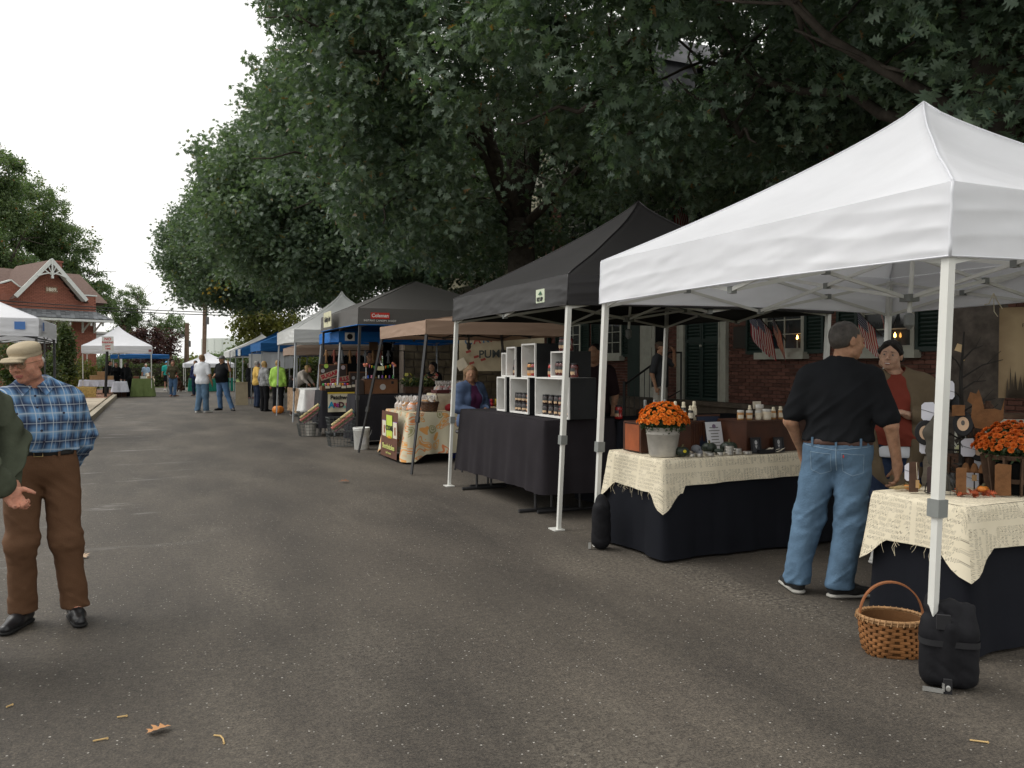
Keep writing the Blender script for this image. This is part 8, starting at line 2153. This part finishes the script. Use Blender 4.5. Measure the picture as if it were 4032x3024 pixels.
for k in range(9): put_bag(0, 3.62 + .09 * (k % 3) + rr.uniform(-.02, .02), 12.35 + .19 * (k // 3) + rr.uniform(-.03, .03), ZK, lb, Gb, 1.25)
for k in range(9): put_bag(1, 3.68 + .11 * (k % 3) + rr.uniform(-.02, .02), 12.12 + .13 * (k // 3), ZK + (.0 if k < 6 else .0), lbo, 'orange cookie bags beside the handled basket', 1.3)
dark_spl = dict(c=(.05, .028, .018), m=mat('dark brown wicker', (.075, .038, .022), .6, .35, var=.3, vscale=10), rim=mat('dark wicker rim', (.06, .03, .018), .6), h=mat('dark wicker handle', (.05, .026, .016), .5))
weave_basket('wicker_basket', 'dark wicker basket with a thin arched handle full of wrapped cookies', (3.87, 11.93, ZK), .135, .12, .14, dark_spl, rows=7, cols=20, hand_h=.20, rz=R(-15))
for k in range(6): put_bag(0, 3.87 + .075 * math.cos(k), 11.93 + .06 * math.sin(k), ZK + .08, 'wrapped cookie bag inside the dark wicker basket', 'cookie bags inside the dark wicker basket', 1.0)
t = thing('cloth_lined_bowl', 'bowl wrapped in crumpled red cloth at the near edge of the cookie table', 'bowl', (4.28, 11.93, ZK)); S = Sculpt(); S.ell((0, 0, .055), (.16, .13, .075), k=.02); S.ell((0, 0, .14), (.11, .09, .07), k=.02, sub=True); S.ell((.13, -.02, .02), (.09, .08, .025), k=.03)
S.build('red_cloth', mat('deep red fabric', (.22, .010, .014), .8, .2), t, res=.012, disp=lambda X, Y, Z: .035 * (vnoise(X * 22, Y * 22, Z * 18) - .5), cut=lambda X, Y, Z: .002 - Z + 0 * X)
put_bag(0, 4.26, 11.93, ZK + .075, 'cookie bag standing in the red cloth bowl, left one', 'cookie bags in the red cloth bowl', 1.3); put_bag(0, 4.34, 11.95, ZK + .075, 'cookie bag standing in the red cloth bowl, right one', 'cookie bags in the red cloth bowl', 1.1)
t = thing('cloth_riser', 'box riser under a cream cloth behind the dark wicker basket', 'riser', (0, 0, 0)); drape('cream_cloth', 4.1, 4.95, 12.35, 12.75, ZK + .25, .245, mat('cream napkin', (.60, .54, .40), .85), t, seed=3, fold=.02, flare=.03)
t = thing('display_tray', 'long maroon tray on the cream riser with a row of tied bags', 'tray', (4.52, 12.5, ZK + .253)); q = MB(); q.box((0, 0, .004), (.78, .28, .008))
for s_ in (-1, 1): q.box((0, s_ * .138, .03), (.78, .006, .055)); q.box((s_ * .388, 0, .03), (.006, .27, .055))
q.build('tray', mat('maroon tray', (.09, .022, .022), .6), t)
for k in range(14): put_bag(2 if k < 4 else 0, 4.20 + .10 * (k % 7), 12.43 + .14 * (k // 7), ZK + .262, 'tied bag of small cookies standing in the maroon tray row' if k >= 4 else 'tied bag of pink iced cookies at the left end of the maroon tray', 'tied bags in the maroon tray', 1.1)
t = thing('cookie_banner', 'brown cookie stall banner with a lime green panel hanging on the paisley cloth', 'banner', (3.375, 12.32, .035), face_dir(-1, 0)); t.scale = (1.5, 1, 1.2)
M_brb = mat('chocolate banner', (.12, .05, .03), .7); M_lime = mat('lime panel', (.50, .62, .08), .7)
q = MB(); q.grid(lambda u, v: (-.03 - .62 * u * 1.0 + 0, .03 * (1 - v) * -1 + .0, v * .585), 8, 10); bb = q.build('banner_cloth', M_brb, t, smooth=True)
bb.location = (.31, 0, 0)
def bx_(x, z, w, h, m, name, y=-.034): q = MB(); q.box((x, y + .03 * z / .585, z), (w, .003, h)); return q.build(name, m, t)
bx_(-.02, .36, .22, .36, M_lime, 'lime_panel'); bx_(.0, .49, .14, .035, mat('violet oval', (.20, .10, .36), .7), 'violet_strip', -.038); bx_(.0, .26, .12, .03, mat('orange oval', (.70, .30, .03), .7), 'orange_strip', -.038)
for x in (-.22, .19): bx_(x, .36, .14, .20, M_paper, 'photo_panel'); bx_(x, .46, .14, .012, _M['violet oval'], 'photo_edge', -.037); bx_(x + .01, .35, .04, .10, M_orangewood, 'photo_cookie', -.037)
text_mesh('lettering', 'COOKIE', .085, M_blk, t, frame_M((-.01, -.026, .375), (1, 0, 0), (0, 0, 1)), .001, bold=.002, spacing=.8)
M_limt = mat('lime lettering', (.55, .58, .18), .7)
text_mesh('lettering', 'Shortbelcakes', .092, M_limt, t, frame_M((-.01, -.038, .135), (1, 0, 0), (0, 0, 1)), .001, bold=.002, spacing=.9)
text_mesh('lettering', 'and more', .05, M_limt, t, frame_M((.0, -.041, .06), (1, 0, 0), (0, 0, 1)), .001)
# carnival pumpkin banner and flowers behind
t = thing('pumpkin_banner', 'cream banner reading carnival pumpkin hanging behind the crates', 'banner', (5.55, 13.35, 1.35), face_dir(-.55, -1))
q = MB(); q.grid(lambda u, v: (-.65 + 1.5 * u, .02 * math.sin(u * 8), .85 * v), 14, 8); cb = q.build('banner_cloth', mat('cream banner', (.42, .36, .25), .8), t)
for k, ch in enumerate('CARNIVAL'):
 text_mesh('lettering', ch, .20, mat('carnival blue', (.06, .12, .2), .7) if k % 2 == 0 else mat('carnival red', (.28, .05, .04), .7), cb, frame_M((-.48 + .15 * k, -.035, .52 + .02 * k), (1, .0, .12), (-.12, 0, 1)), .001, bold=.004)
text_mesh('lettering', 'PUMPKIN', .19, mat('carnival dark', (.05, .06, .06), .7), cb, frame_M((.10, -.035, .30), (1, 0, .04), (0, 0, 1)), .001, bold=.004)
for x, z in ((-.48, .34), (-.34, .25), (-.22, .2), (-.42, .14)): q = MB(); q.box((x, -.032, z), (.09, .003, .04), rot=Matrix.Rotation(-.3, 3, 'Y')); q.build('red_dash', _M['carnival red'], cb)
q = MB(); q.box((-.6, -.05, .12), (.18, .01, .18), rot=Matrix.Rotation(-.5, 3, 'Y')); sg = q.build('small_card', M_paper, cb)
t = dressed_table('display_table', 'low table of small coloured toys behind the seated woman in denim', 4.7, 5.6, 12.95, 13.25, .72, M_blackcloth3, .6, group='stall tables')
cols = [('red', (.5, .03, .03)), ('yellow', (.6, .42, .04)), ('blue', (.04, .12, .5)), ('green', (.06, .3, .08)), ('orange', (.6, .2, .03)), ('pink', (.6, .2, .3)), ('violet', (.2, .08, .35)), ('white', (.6, .6, .58))]
def trinket(label, x, y, z, c, s_=.05, group='small coloured toys on the low table'):
 t = thing('toy', label, 'toy', (x, y, z), random.uniform(0, 6), group); S = Sculpt(); S.ell((0, 0, .45 * s_), (.38 * s_, .32 * s_, .45 * s_), k=.3 * s_); S.ell((0, 0, 1.1 * s_), (.32 * s_, .30 * s_, .30 * s_), k=.2 * s_)
 for q_ in (-1, 1): S.cap((q_ * .18 * s_, 0, 1.25 * s_), (q_ * .26 * s_, 0, 1.55 * s_), .10 * s_, .06 * s_, k=.1 * s_); S.cap((q_ * .3 * s_, 0, .6 * s_), (q_ * .5 * s_, -.1 * s_, .5 * s_), .1 * s_, k=.1 * s_)
 S.build('body', mat('toy ' + c[0], c[1], .7), t, res=.14 * s_); return t
for k in range(9): c = cols[k % 7]; trinket('%s little toy in the row behind the seated woman in denim%s' % (c[0], ' farther back' if k > 6 else ''), 4.78 + .09 * k, 13.1 + .1 * (k > 6), .722, c, .10)
# =================================================================== doll and sugar skull stall
M_case = mat('brown suitcase leather', (.15, .065, .028), .6, .4, var=.3, vscale=5); M_case2 = mat('dark suitcase lining', (.05, .035, .03), .8); M_silverd = mat('silver disc', (.5, .5, .52), .3, .6, metal=.6)
def disc(par, c, r, rotx=90, m=None, name='silver_disc', rz=0): q = MB(); q.lathe([(r, -.002), (r, .002)], n=18); return q.build(name, m or M_silverd, par, loc=c, rot=(R(rotx), 0, rz))
t = thing('suitcase', 'closed brown wooden suitcase with a silver disc on the near charcoal table', 'suitcase', (3.76, 14.92, .922)); q = MB(); q.box((.12, 0, .14), (.62, .22, .275)); q.build('case', M_case, t)
for z in (.005, .275): q = MB(); q.box((.12, -.002, z), (.635, .228, .012)); q.build('edging', M_case2, t)
q = MB(); q.box((-.26, -.01, .13), (.10, .26, .26)); q.build('dark_side_pocket', M_case2, t); disc(t, (.15, -.113, .13), .055)
for x in (-.05, .33): q = MB(); q.box((x, -.115, .21), (.045, .012, .05)); q.build('latch', M_blk, t)
t = thing('bunting_frame', 'small frame of coloured bunting with cream name card standing on the suitcase', 'bunting', (3.88, 14.9, 1.205))
for x in (-.26, .26): q = MB(); q.tube([(x, 0, 0), (x, 0, .27)], .006, 6); q.build('post', M_wht, t)
for k in range(12):
 x = -.24 + .48 * k / 11; z = .27 - .045 * math.sin(math.pi * k / 11); c = cols[[4, 5, 1, 3, 0, 7, 7, 2, 4, 3, 1, 6][k]]; q = MB(); q.add([(x - .018, 0, z), (x + .018, 0, z), (x, 0, z - .06)], [(0, 1, 2)]); q.add([(x - .018, .004, z), (x + .018, .004, z), (x, .004, z - .06)], [(2, 1, 0)]); q.build('pennant', mat('toy ' + c[0], c[1], .7), t)
q = MB(); q.box((.0, -.01, .19), (.15, .006, .075)); q.build('name_card', mat('lemon card', (.66, .64, .36), .7), t)
for x in (-.27, .27): S = Sculpt(); [S.ell((x + random.uniform(-.03, .03), 0, .26 + random.uniform(-.03, .03)), .022, k=.005) for _ in range(6)]; S.build('pompoms', mat('coral wool', (.65, .22, .14), .8), t, res=.009)
for k in range(8): c = cols[[2, 5, 1, 7, 6, 1, 6, 3][k]]; trinket('%s little felt animal, number %s from the left under the bunting' % (c[0], ['one', 'two', 'three', 'four', 'five', 'six', 'seven', 'eight'][k]), 3.65 + .067 * k, 14.87, 1.207, c, .042, 'felt animals under the bunting')
def open_case(label, x, y, z, w, h, extra=None):
 t = thing('suitcase', label, 'suitcase', (x, y, z)); q = MB(); q.box((0, 0, .04), (w, .26, .08)); q.build('base', M_case, t); q = MB(); q.box((0, .15, .08 + h / 2), (w, .03, h)); q.build('lid', M_case, t); q = MB(); q.box((0, .132, .08 + h / 2), (w - .05, .008, h - .05)); q.build('lining', M_case2, t)
 q = MB(); q.box((0, 0, .085), (w - .04, .22, .012)); q.build('tray', M_case2, t); return t
oc = open_case('open suitcase showing the two sugar skulls signs above coloured skulls', 3.50, 17.12, .935, .58, .46)
disc(oc, (-.22, .122, .40), .04); disc(oc, (.2, .12, .47), .045, m=mat('pale skull', (.5, .42, .45), .7), name='pale_disc'); disc(oc, (-.15, .12, .50), .045, m=mat('lime skull', (.4, .6, .1), .7), name='lime_disc')
M_cherry = mat('cherry lettering', (.36, .012, .03), .6)
for txt, x, z, r_, w in (('SUGAR', -.08, .315, .33, .40), ('SKULLS', .13, .21, .16, .40)):
 Mr = Matrix.Rotation(-r_, 3, 'Y'); q = MB(); q.box((x, .118, z), (w, .008, .125), rot=Mr); sg = q.build('sign', mat('kraft sign', (.42, .33, .24), .8), oc)
 text_mesh('lettering', txt, .115, M_cherry, sg, frame_M((x, .112, z), (math.cos(r_), 0, math.sin(r_)), (-math.sin(r_), 0, math.cos(r_))), .001, bold=.006)
for k in range(11):
 c = cols[[3, 5, 4, 5, 7, 1, 7, 1, 4, 6, 0][k]]; t = thing('sugar_skull', '%s sugar skull in the open suitcase row, %s' % (c[0], ['far left', 'second', 'third', 'fourth', 'fifth', 'middle', 'seventh', 'eighth', 'ninth', 'tenth', 'far right'][k]), 'sugar skull', (3.25 + .050 * k, 17.02 + .04 * (k % 2), 1.028), group='sugar skulls in the open suitcase')
 S = Sculpt(); S.ell((0, 0, .028), (.027, .03, .027), k=.01); S.ell((0, -.012, .008), (.017, .018, .014), k=.01); [S.ell((q_ * .010, -.030, .026), .006, k=.003, sub=True) for q_ in (-1, 1)]; S.build('skull', mat('toy ' + c[0], c[1], .7), t, res=.006)
oc2 = open_case('open black suitcase with two silver discs beside the sugar skulls', 4.03, 17.12, .935, .40, .30)
disc(oc2, (-.11, .122, .25), .035); disc(oc2, (.12, .122, .25), .035)
for k in range(5): S = Sculpt(); S.ell((-.14 + .07 * k, .0, .13), (.035, .05, .045), k=.01); S.build('black_doll', M_blk, oc2, res=.011, disp=lambda X, Y, Z: .012 * (vnoise(X * 60, Y * 60, Z * 60) - .5))
t = thing('doll_banner', 'cream hand lettered art dolls banner hanging on the charcoal cloth', 'banner', (3.56, 16.80, .50)); q = MB(); q.grid(lambda u, v: (-.27 + .54 * u, -.02 - .012 * math.sin(u * 11) * (1 - v), .40 * v), 16, 6); bb = q.build('banner_cloth', mat('cream calico', (.62, .57, .42), .85), t, smooth=True)
q = MB(); q.box((0, -.03, .39), (.55, .008, .03)); q.build('yellow_hem', mat('toy yellow', (.6, .42, .04), .7), bb)
text_mesh('lettering', 'Patchwork', .112, M_blk, bb, frame_M((.02, -.038, .295), (1, 0, .0), (0, 0, 1)), .001, bold=.004)
for ch, x, sz, c in (('A', -.20, .17, (.02, .28, .48)), ('R', -.125, .11, (.35, .02, .08)), ('t', -.075, .12, (.3, .06, .3)), ('D', .0, .15, (.10, .03, .04)), ('o', .065, .09, (.2, .5, .42)), ('L', .125, .16, (.6, .06, .10)), ('L', .165, .14, (.62, .2, .2)), ('s', .215, .11, (.05, .3, .45))):
 text_mesh('lettering', ch, sz, mat('doll letter %.2f %.2f' % c[:2], c, .7), bb, frame_M((x, -.038, .14 - (.03 if ch in 'oLs' else 0)), (1, 0, 0), (0, 0, 1)), .001, bold=.008)
q = MB(); q.box((0, 0, 0), (.62, .03, .09)); o = q.build('price_strip', mat('dark sign strip', (.03, .022, .015), .7)); tag(o, 'dark strip with cream cards along the front of the doll table', 'sign')
for k in range(6): q = MB(); q.box((-.28 + .11 * k, -.018, .03 + .012 * (k % 3)), (.09, .004, .05)); q.build('card', M_paper, o);
o.location = (3.58, 16.87, .975)
for k in range(9):
 x = 3.45 + .17 * k; t = thing('cloth_doll', 'cloth doll hanging under the grey canopy rail, %s from the left' % ['first', 'second', 'third', 'fourth', 'fifth', 'sixth', 'seventh', 'eighth', 'ninth'][k], 'doll', (x, 17.75, 1.72), group='cloth dolls hanging from the rail'); S = Sculpt(); S.cap((0, 0, .0), (0, 0, -.14), .026, .02, k=.01); S.ell((0, 0, .035), .026, k=.01)
 for q_ in (-1, 1): S.cap((q_ * .02, 0, 0), (q_ * .05, 0, -.07), .010, k=.008); S.cap((q_ * .012, 0, -.14), (q_ * .018, 0, -.22), .011, k=.008)
 S.build('body', [mat('tan doll cloth', (.30, .17, .08), .9), mat('red doll cloth', (.25, .08, .06), .9), mat('grey doll cloth', (.22, .23, .24), .9)][k % 3], t, res=.009)
q = MB(); q.tube([(3.4, 17.76, 1.77), (5.2, 17.76, 1.77)], .01, 6); q.tube([(3.42, 17.76, 0), (3.42, 17.76, 1.77)], .012, 6); q.tube([(5.18, 17.76, 0), (5.18, 17.76, 1.77)], .012, 6); tag(q.build('hanging_rail', M_iron), 'dark rail holding the row of hanging dolls', 'rail')
for x, w, m_, lab in ((4.62, .20, mat('plywood', (.22, .12, .055), .8), 'light brown plank standing upright at the back of the doll stall'), (4.95, .22, M_dark, 'near black plank standing upright at the back of the doll stall')):
 q = MB(); q.box((x, 18.3, 1.05), (w, .03, 2.0)); tag(q.build('wooden_plank', m_), lab, 'plank', 'planks at the back of the doll stall')
q = MB(); q.box((7.9, 21.2, 1.3), (3.6, .4, 2.6)); wl = q.build('rubble_wall', M_mortar); tag(wl, 'rough brown stone wall seen behind the blue canopy', 'wall'); rr = random.Random(8)
for j in range(13):
 x = 6.1
 while x < 9.6:
  w = rr.uniform(.22, .5); q = MB(); q.box((x + w / 2, 20.985, .1 + .2 * j + .0), (w - .03, .06, .165)); q.build('stone', mat('rubble stone', (.13, .105, .07), .9, var=.5, vscale=3), wl); x += w
def flower_stand(label, x, y, z0, n, m_f, seed):
 t = thing('plant_stand', label, 'plant', (x, y, z0)); rr = random.Random(seed); q = MB(); q.box((0, 0, .06), (.28, .2, .12)); q.build('planter', M_rust2, t)
 q = MB(); [simple_leaf(q, Matrix.Translation((rr.gauss(0, .11), rr.gauss(0, .06), .16 + abs(rr.gauss(0, .07)))) @ rand_rot(rr), .07) for _ in range(150)]; tag(q.build('leaves', M_shrub, t), kind='stuff')
 me = flower_mesh('blossom', m_f, .045)
 for k in range(n): link('blossom', me, t, (rr.gauss(0, .11), rr.gauss(0, .06) - .04, .20 + rr.uniform(0, .16)), (R(50), 0, rr.uniform(0, 6)))
flower_stand('planter of yellow and green cloth flowers right of the suitcase', 4.50, 14.95, .925, 7, petal_mat('yellow petals', (.55, .5, .08), (.62, .6, .3)), 3)
flower_stand('planter of red and cream cloth flowers behind the cookie bags', 4.85, 14.9, .925, 9, petal_mat('red cream petals', (.45, .04, .04), (.6, .5, .4)), 4)
# wire baskets with rolled quilts, bucket
def wire_basket(name, label, x, y, z, w, d, h, lab_up=True):
 t = thing(name, label, 'wire basket', (x, y, z), 0, 'wire baskets in front of the doll tables'); tp = .82
 def pt(a, b_, v): k = tp + (1 - tp) * v; return Vector((a * w / 2 * k, b_ * d / 2 * k, .004 + (h - .008) * v))
 wire = mat('wire grey', (.10, .11, .11), .4, .5, metal=.4)
 for v in (0, .25, .5, .75, 1):
  q = MB(); q.tube([pt(-1, -1, v), pt(1, -1, v), pt(1, 1, v), pt(-1, 1, v)], .0055 if v == 1 else .0032, 5, closed=True); q.build('ring_wire', wire, t)
 n = 7; q = MB()
 for k in range(n + 1):
  s_ = -1 + 2 * k / n
  for a, b_ in ((s_, -1), (s_, 1), (-1, s_), (1, s_)): q.tube([pt(a, b_, 0), pt(a, b_, 1)], .0028, 4)
  q.tube([pt(s_, -1, 0), pt(s_, 1, 0)], .0028, 4)
 tag(q.build('upright_wires', wire, t), kind='stuff')
 return t
wire_basket('wire_basket', 'upper wire basket nearer the white bucket, stacked on another', 3.12, 14.75, .262, .48, .34, .26); wire_basket('wire_basket', 'lower wire basket turned under the upper one by the white bucket', 3.12, 14.75, 0, .48, .34, .26)
wire_basket('wire_basket', 'upper wire basket farther up the street, tilted quilts inside', 2.98, 17.1, .262, .47, .34, .25); wire_basket('wire_basket', 'lower wire basket farther up the street around a metal pail', 2.98, 17.1, 0, .47, .34, .26)
t = thing('metal_pail', 'ribbed metal pail inside the lower far wire basket', 'pail', (3.0, 17.08, .01)); q = MB(); q.lathe([(.09, 0), (.115, .26), (.11, .262)], n=20); q.build('pail', M_galv, t)
qc = [mat('quilt coral', (.60, .22, .18), .9, var=.5, vscale=40), mat('quilt sage', (.30, .38, .22), .9, var=.5, vscale=40), mat('quilt rose', (.55, .30, .34), .9, var=.5, vscale=40), mat('quilt yellow', (.60, .50, .25), .9, var=.5, vscale=40), mat('quilt teal', (.10, .25, .25), .9, var=.5, vscale=40)]
for (bx0, by0, bz0, who) in ((3.14, 14.70, .33, 'near'), (2.98, 17.05, .33, 'far')):
 for k in range(5):
  c = ['coral', 'sage', 'rose', 'yellow', 'teal'][k]; q = MB(); q.tube([(-.17, 0, 0), (.20, 0, .27)], .027, 10)
  q.lathe([(.001, 0), (.02, 0)], (0, 0, 0), 6, cap=False)
  o = q.build('rolled_quilt', qc[k], None, smooth=False, loc=(bx0 + .045 * (k % 3) - .04, by0 - .09 + .075 * (k % 3) * 1.2, bz0 + .055 * (k // 3) - .03 * (k % 3))); tag(o, 'rolled %s patterned quilt leaning in the %s wire basket' % (c, who), 'quilt', 'rolled quilts leaning in the wire baskets')
t = thing('bucket', 'white plastic bucket full of weight holding the leg of the grey canopy', 'bucket', (3.33, 14.05, 0)); q = MB(); q.lathe([(.118, 0), (.122, .004), (.140, .325), (.146, .33), (.146, .345), (.142, .35), (.150, .356), (.150, .375), (.142, .38), (.136, .376), (.13, .33), (.001, .32)], n=32, cap=False); q.build('bucket', mat('white bucket plastic', (.66, .66, .63), .45, .5, var=.04), t, smooth=True)
q = MB(); q.tube([(.148 * math.cos(a), .148 * math.sin(a) * .2 - .12, .34 - .16 * math.sin(a)) for a in [math.pi * k / 14 for k in range(15)]], .0025, 5); q.build('handle', M_steel, t)
q = MB(); n = 8; q.add([(.1345 * math.cos(a), .1345 * math.sin(a), z) for z in (.09, .23) for a in [-2.1 + .9 * (k / n) for k in range(n + 1)]], [(k, k + 1, n + 2 + k, n + 1 + k) for k in range(n)]); q.build('label', mat('faint print', (.5, .5, .5), .6), t)
gourd('orange pumpkin on the road by the legs of the lime jacket shopper', 3.47, 25.2, .17, .26, M_pump, group='pumpkins on the ground', z=0, name='pumpkin', cat='pumpkin')
# =================================================================== flags
def flag_mat():
 m = bpy.data.materials.new('stars and stripes'); nt, N, Lk = nodes_of(m); uv = N.new('ShaderNodeUVMap'); uv.uv_map = 'UVMap'; sp = N.new('ShaderNodeSeparateXYZ'); Lk.new(uv.outputs[0], sp.inputs[0]); M = lambda *a, **k: math_node(N, Lk, *a, **k)
 u, v = sp.outputs[0], sp.outputs[1]
 red = M('LESS_THAN', M('FRACT', M('MULTIPLY', v, 6.5)), .5)
 c = mix_node(N, Lk, red, (.58, .55, .52), (.34, .02, .03))
 can = M('MULTIPLY', M('LESS_THAN', u, .4), M('GREATER_THAN', v, .4615))
 su = M('SUBTRACT', M('FRACT', M('MULTIPLY', u, 15.)), .5); sv = M('SUBTRACT', M('FRACT', M('MULTIPLY', v, 16.7)), .5)
 st = M('LESS_THAN', M('ADD', M('MULTIPLY', su, su), M('MULTIPLY', sv, sv)), .07)
 c = mix_node(N, Lk, can, c, mix_node(N, Lk, st, (.012, .02, .07), (.55, .55, .55)))
 Lk.new(c, N['Principled BSDF'].inputs['Base Color']); N['Principled BSDF'].inputs['Roughness'].default_value = .8; return m
M_flag = flag_mat()
def flag(label, p0, tip, w, h, seed, lean=0.0, group='small flags on the brick house'):
 """staff from p0 to tip; cloth hangs from the upper part of the staff"""
 t = thing('flag', label, 'flag', p0, 0, group); p0 = Vector(p0); d = Vector(tip) - p0; q = MB(); q.tube([(0, 0, 0), d], .010, 6); q.build('staff', M_twig, t)
 up = d.normalized(); rr = random.Random(seed)
 q = MB(); q.grid(lambda u, v: tuple(d * (1 - (1 - v) * h / d.length) + Vector((lean * u * w * .6 + .012 * math.sin(u * 9 + seed + 3 * v) * (u + .2), (-.42 * u + .02 * math.sin(9 * u + seed)) * w * .6, -u * w * .9))), 12, 12, uvfn=lambda u, v: (u, v)); q.build('flag_cloth', M_flag, t, smooth=True); return t
flag('hanging flag farthest left in the cluster beside the near window', (10.33, 11.70, 1.95), (9.95, 12.02, 2.44), .62, .42, 1)
flag('second hanging flag in the cluster, overlapping its neighbour', (10.33, 11.60, 1.90), (9.9, 11.75, 2.38), .62, .42, 2)
flag('third hanging flag in the cluster nearest the window sill', (10.33, 11.45, 1.88), (9.9, 11.35, 2.36), .62, .42, 3)
flag('flag hanging behind the head of the man in black', (10.33, 9.35, 1.9), (9.95, 9.5, 2.30), .60, .40, 4)
flag('flag on a leaning staff above the smiling vendor', (10.33, 9.25, 1.85), (9.95, 9.10, 2.5), .55, .36, 5)
flag('large flag hanging from the upper storey among the oak leaves', (10.3, 14.0, 4.3), (9.3, 13.6, 5.1), 1.1, .8, 6, group='upper flag')
# =================================================================== left side: sign, bales, food stall
t = thing('road_sign', 'small white no parking sign on a dark post standing at the kerb', 'sign', (-1.72, 38.3, .12))
q = MB(); q.tube([(0, 0, 0), (.10, 0, 2.45)], .055, 8); q.build('post', M_iron, t); q = MB(); q.box((.11, -.06, 2.22), (.44, .01, .62)); pl = q.build('sign_plate', mat('sign white', (.68, .68, .66), .5), t)
M_sred = mat('sign red', (.50, .04, .04), .5)
for txt, z, sz in (('NO', 2.42, .16), ('PARKING', 2.28, .105), ('ANY', 2.13, .10), ('TIME', 2.02, .10)): text_mesh('lettering', txt, sz, M_sred, pl, frame_M((.11, -.068, z), (1, 0, 0), (0, 0, 1)), .002, bold=.004)
def bale(label, x, y, z, rz):
 t = thing('hay_bale', label, 'hay bale', (x, y, z), rz, 'hay bales on the paved verge'); q = MB(); rr = random.Random(7); q.box((0, 0, .2), (.95, .45, .40)); q.build('bale', mat('hay', (.50, .36, .13), .9, var=.3, vscale=14, bump=.8, bscale=30), t)
 q = MB(); [q.tube([(rr.uniform(-.47, .47), rr.choice((-1, 1)) * .225, rr.uniform(.0, .4)), (rr.uniform(-.47, .47), rr.choice((-1, 1)) * .25, rr.uniform(.0, .42))], .004, 3) for _ in range(0)]
 q = MB()
 for k in range(420):
  a = Vector((rr.uniform(-.48, .48), rr.choice((-.23, .23)), rr.uniform(0, .4))) if rr.random() < .6 else Vector((rr.uniform(-.48, .48), rr.uniform(-.22, .22), .402)); q.tube([a, a + Vector((rr.uniform(-.1, .1), rr.uniform(-.03, .03), rr.uniform(-.03, .05)))], .004, 3, cap=False)
 tag(q.build('straw_ends', _M['hay'], t), kind='stuff'); return t
bale('golden hay bale at the edge of the paved verge', -2.55, 38.1, .125, R(8)); bale('second hay bale just behind and above the first', -2.9, 39.4, .125, R(-5))
def cardboard(label, x, y, z, w, d, h, m, g): t = thing('box', label, 'box', (x, y, z), random.uniform(-.1, .1), g); q = MB(); q.box((0, 0, h / 2), (w, d, h)); q.build('carton', m, t); q = MB(); q.box((0, 0, h + .003), (w * .96, d * .1, .004)); q.build('tape', M_paper, t)
M_cart = mat('kraft carton', (.36, .22, .11), .85, var=.15)
for i, (x, z, w, h) in enumerate(((-2.35, .78, .34, .2), (-2.0, .78, .36, .22), (-1.68, .78, .26, .18), (-2.05, 1.0, .34, .16))): cardboard('kraft food carton on the long white table, %s' % ['left end', 'middle one', 'right end', 'stacked on the middle one'][i], x, 42.2, z + .004, w, .3, h, M_cart, 'kraft cartons on the long white table')
for i, x in enumerate((-.6, -.3, 0)): cardboard('low food tray on the olive table, %s of three' % ['left', 'middle', 'right'][i], x, 41.7, .845, .24, .2, .1, [mat('brown tray', (.2, .08, .05), .8), M_wht, M_cart][i], 'low trays on the olive table')
cardboard('dark crate under the small white draped table', -1.25, 41.3, .02, .5, .3, .38, M_rust2, 'dark crate')
# flowers on the far green table and goods near it
for i, (x, h) in enumerate(((2.3, .5), (3.0, .62), (3.6, .5), (4.1, .4))):
 t = thing('plant_pot', 'potted yellow plant on the far green table, %s' % ['far left', 'left of the middle', 'right of the middle', 'far right'][i], 'plant', (x, 48.65, .745), group='potted plants on the far green table'); q = MB(); q.lathe([(.09, 0), (.12, .16)], n=10); q.build('pot', M_rust, t); rr = random.Random(i); q = MB()
 [simple_leaf(q, Matrix.Translation((rr.gauss(0, .16), rr.gauss(0, .1), .2 + rr.uniform(0, h * .7))) @ rand_rot(rr), .13) for _ in range(130)]; tag(q.build('leaves', M_yleaf, t), kind='stuff')
q = MB(); q.lathe([(.15, 0), (.17, .32), (.16, .33)], n=14); tag(q.build('bin', M_blk, loc=(4.9, 39.5, 0)), 'small dark bin near the hedge under the last canopy', 'bin')
hang_cloth('garment', 'white cloth with red hem hanging under the short blue canopy', 'cloth', (3.5, 29.0, 0), (4.5, 29.0, 0), 1.35, 1.9, M_whitep)
hang_cloth('garment', 'row of dark clothes hanging behind the tall white canopy stall', 'clothes', (4.6, 24.55, 0), (6.1, 24.55, 0), .7, 1.75, M_tee, amp=.06)
hang_cloth('garment', 'brown patterned cloth hanging over the front of the shoppers table', 'cloth', (3.6, 24.25, 0), (3.7, 22.9, 0), .15, .82, mat('brown patterned cloth', (.30, .20, .12), .85, var=.5, vscale=14), amp=.04)
t = thing('sandwich_board', 'pale wooden folding board standing beside the woman in flowered blouse', 'board', (3.05, 31.5, 0));
for s_ in (-1, 1): q = MB(); q.box((0, 0, .42), (.42, .02, .86)); q.build('leaf_board', mat('pale wood', (.36, .30, .2), .8), t, loc=(0, s_ * .12, 0), rot=(s_ * .16, 0, 0))
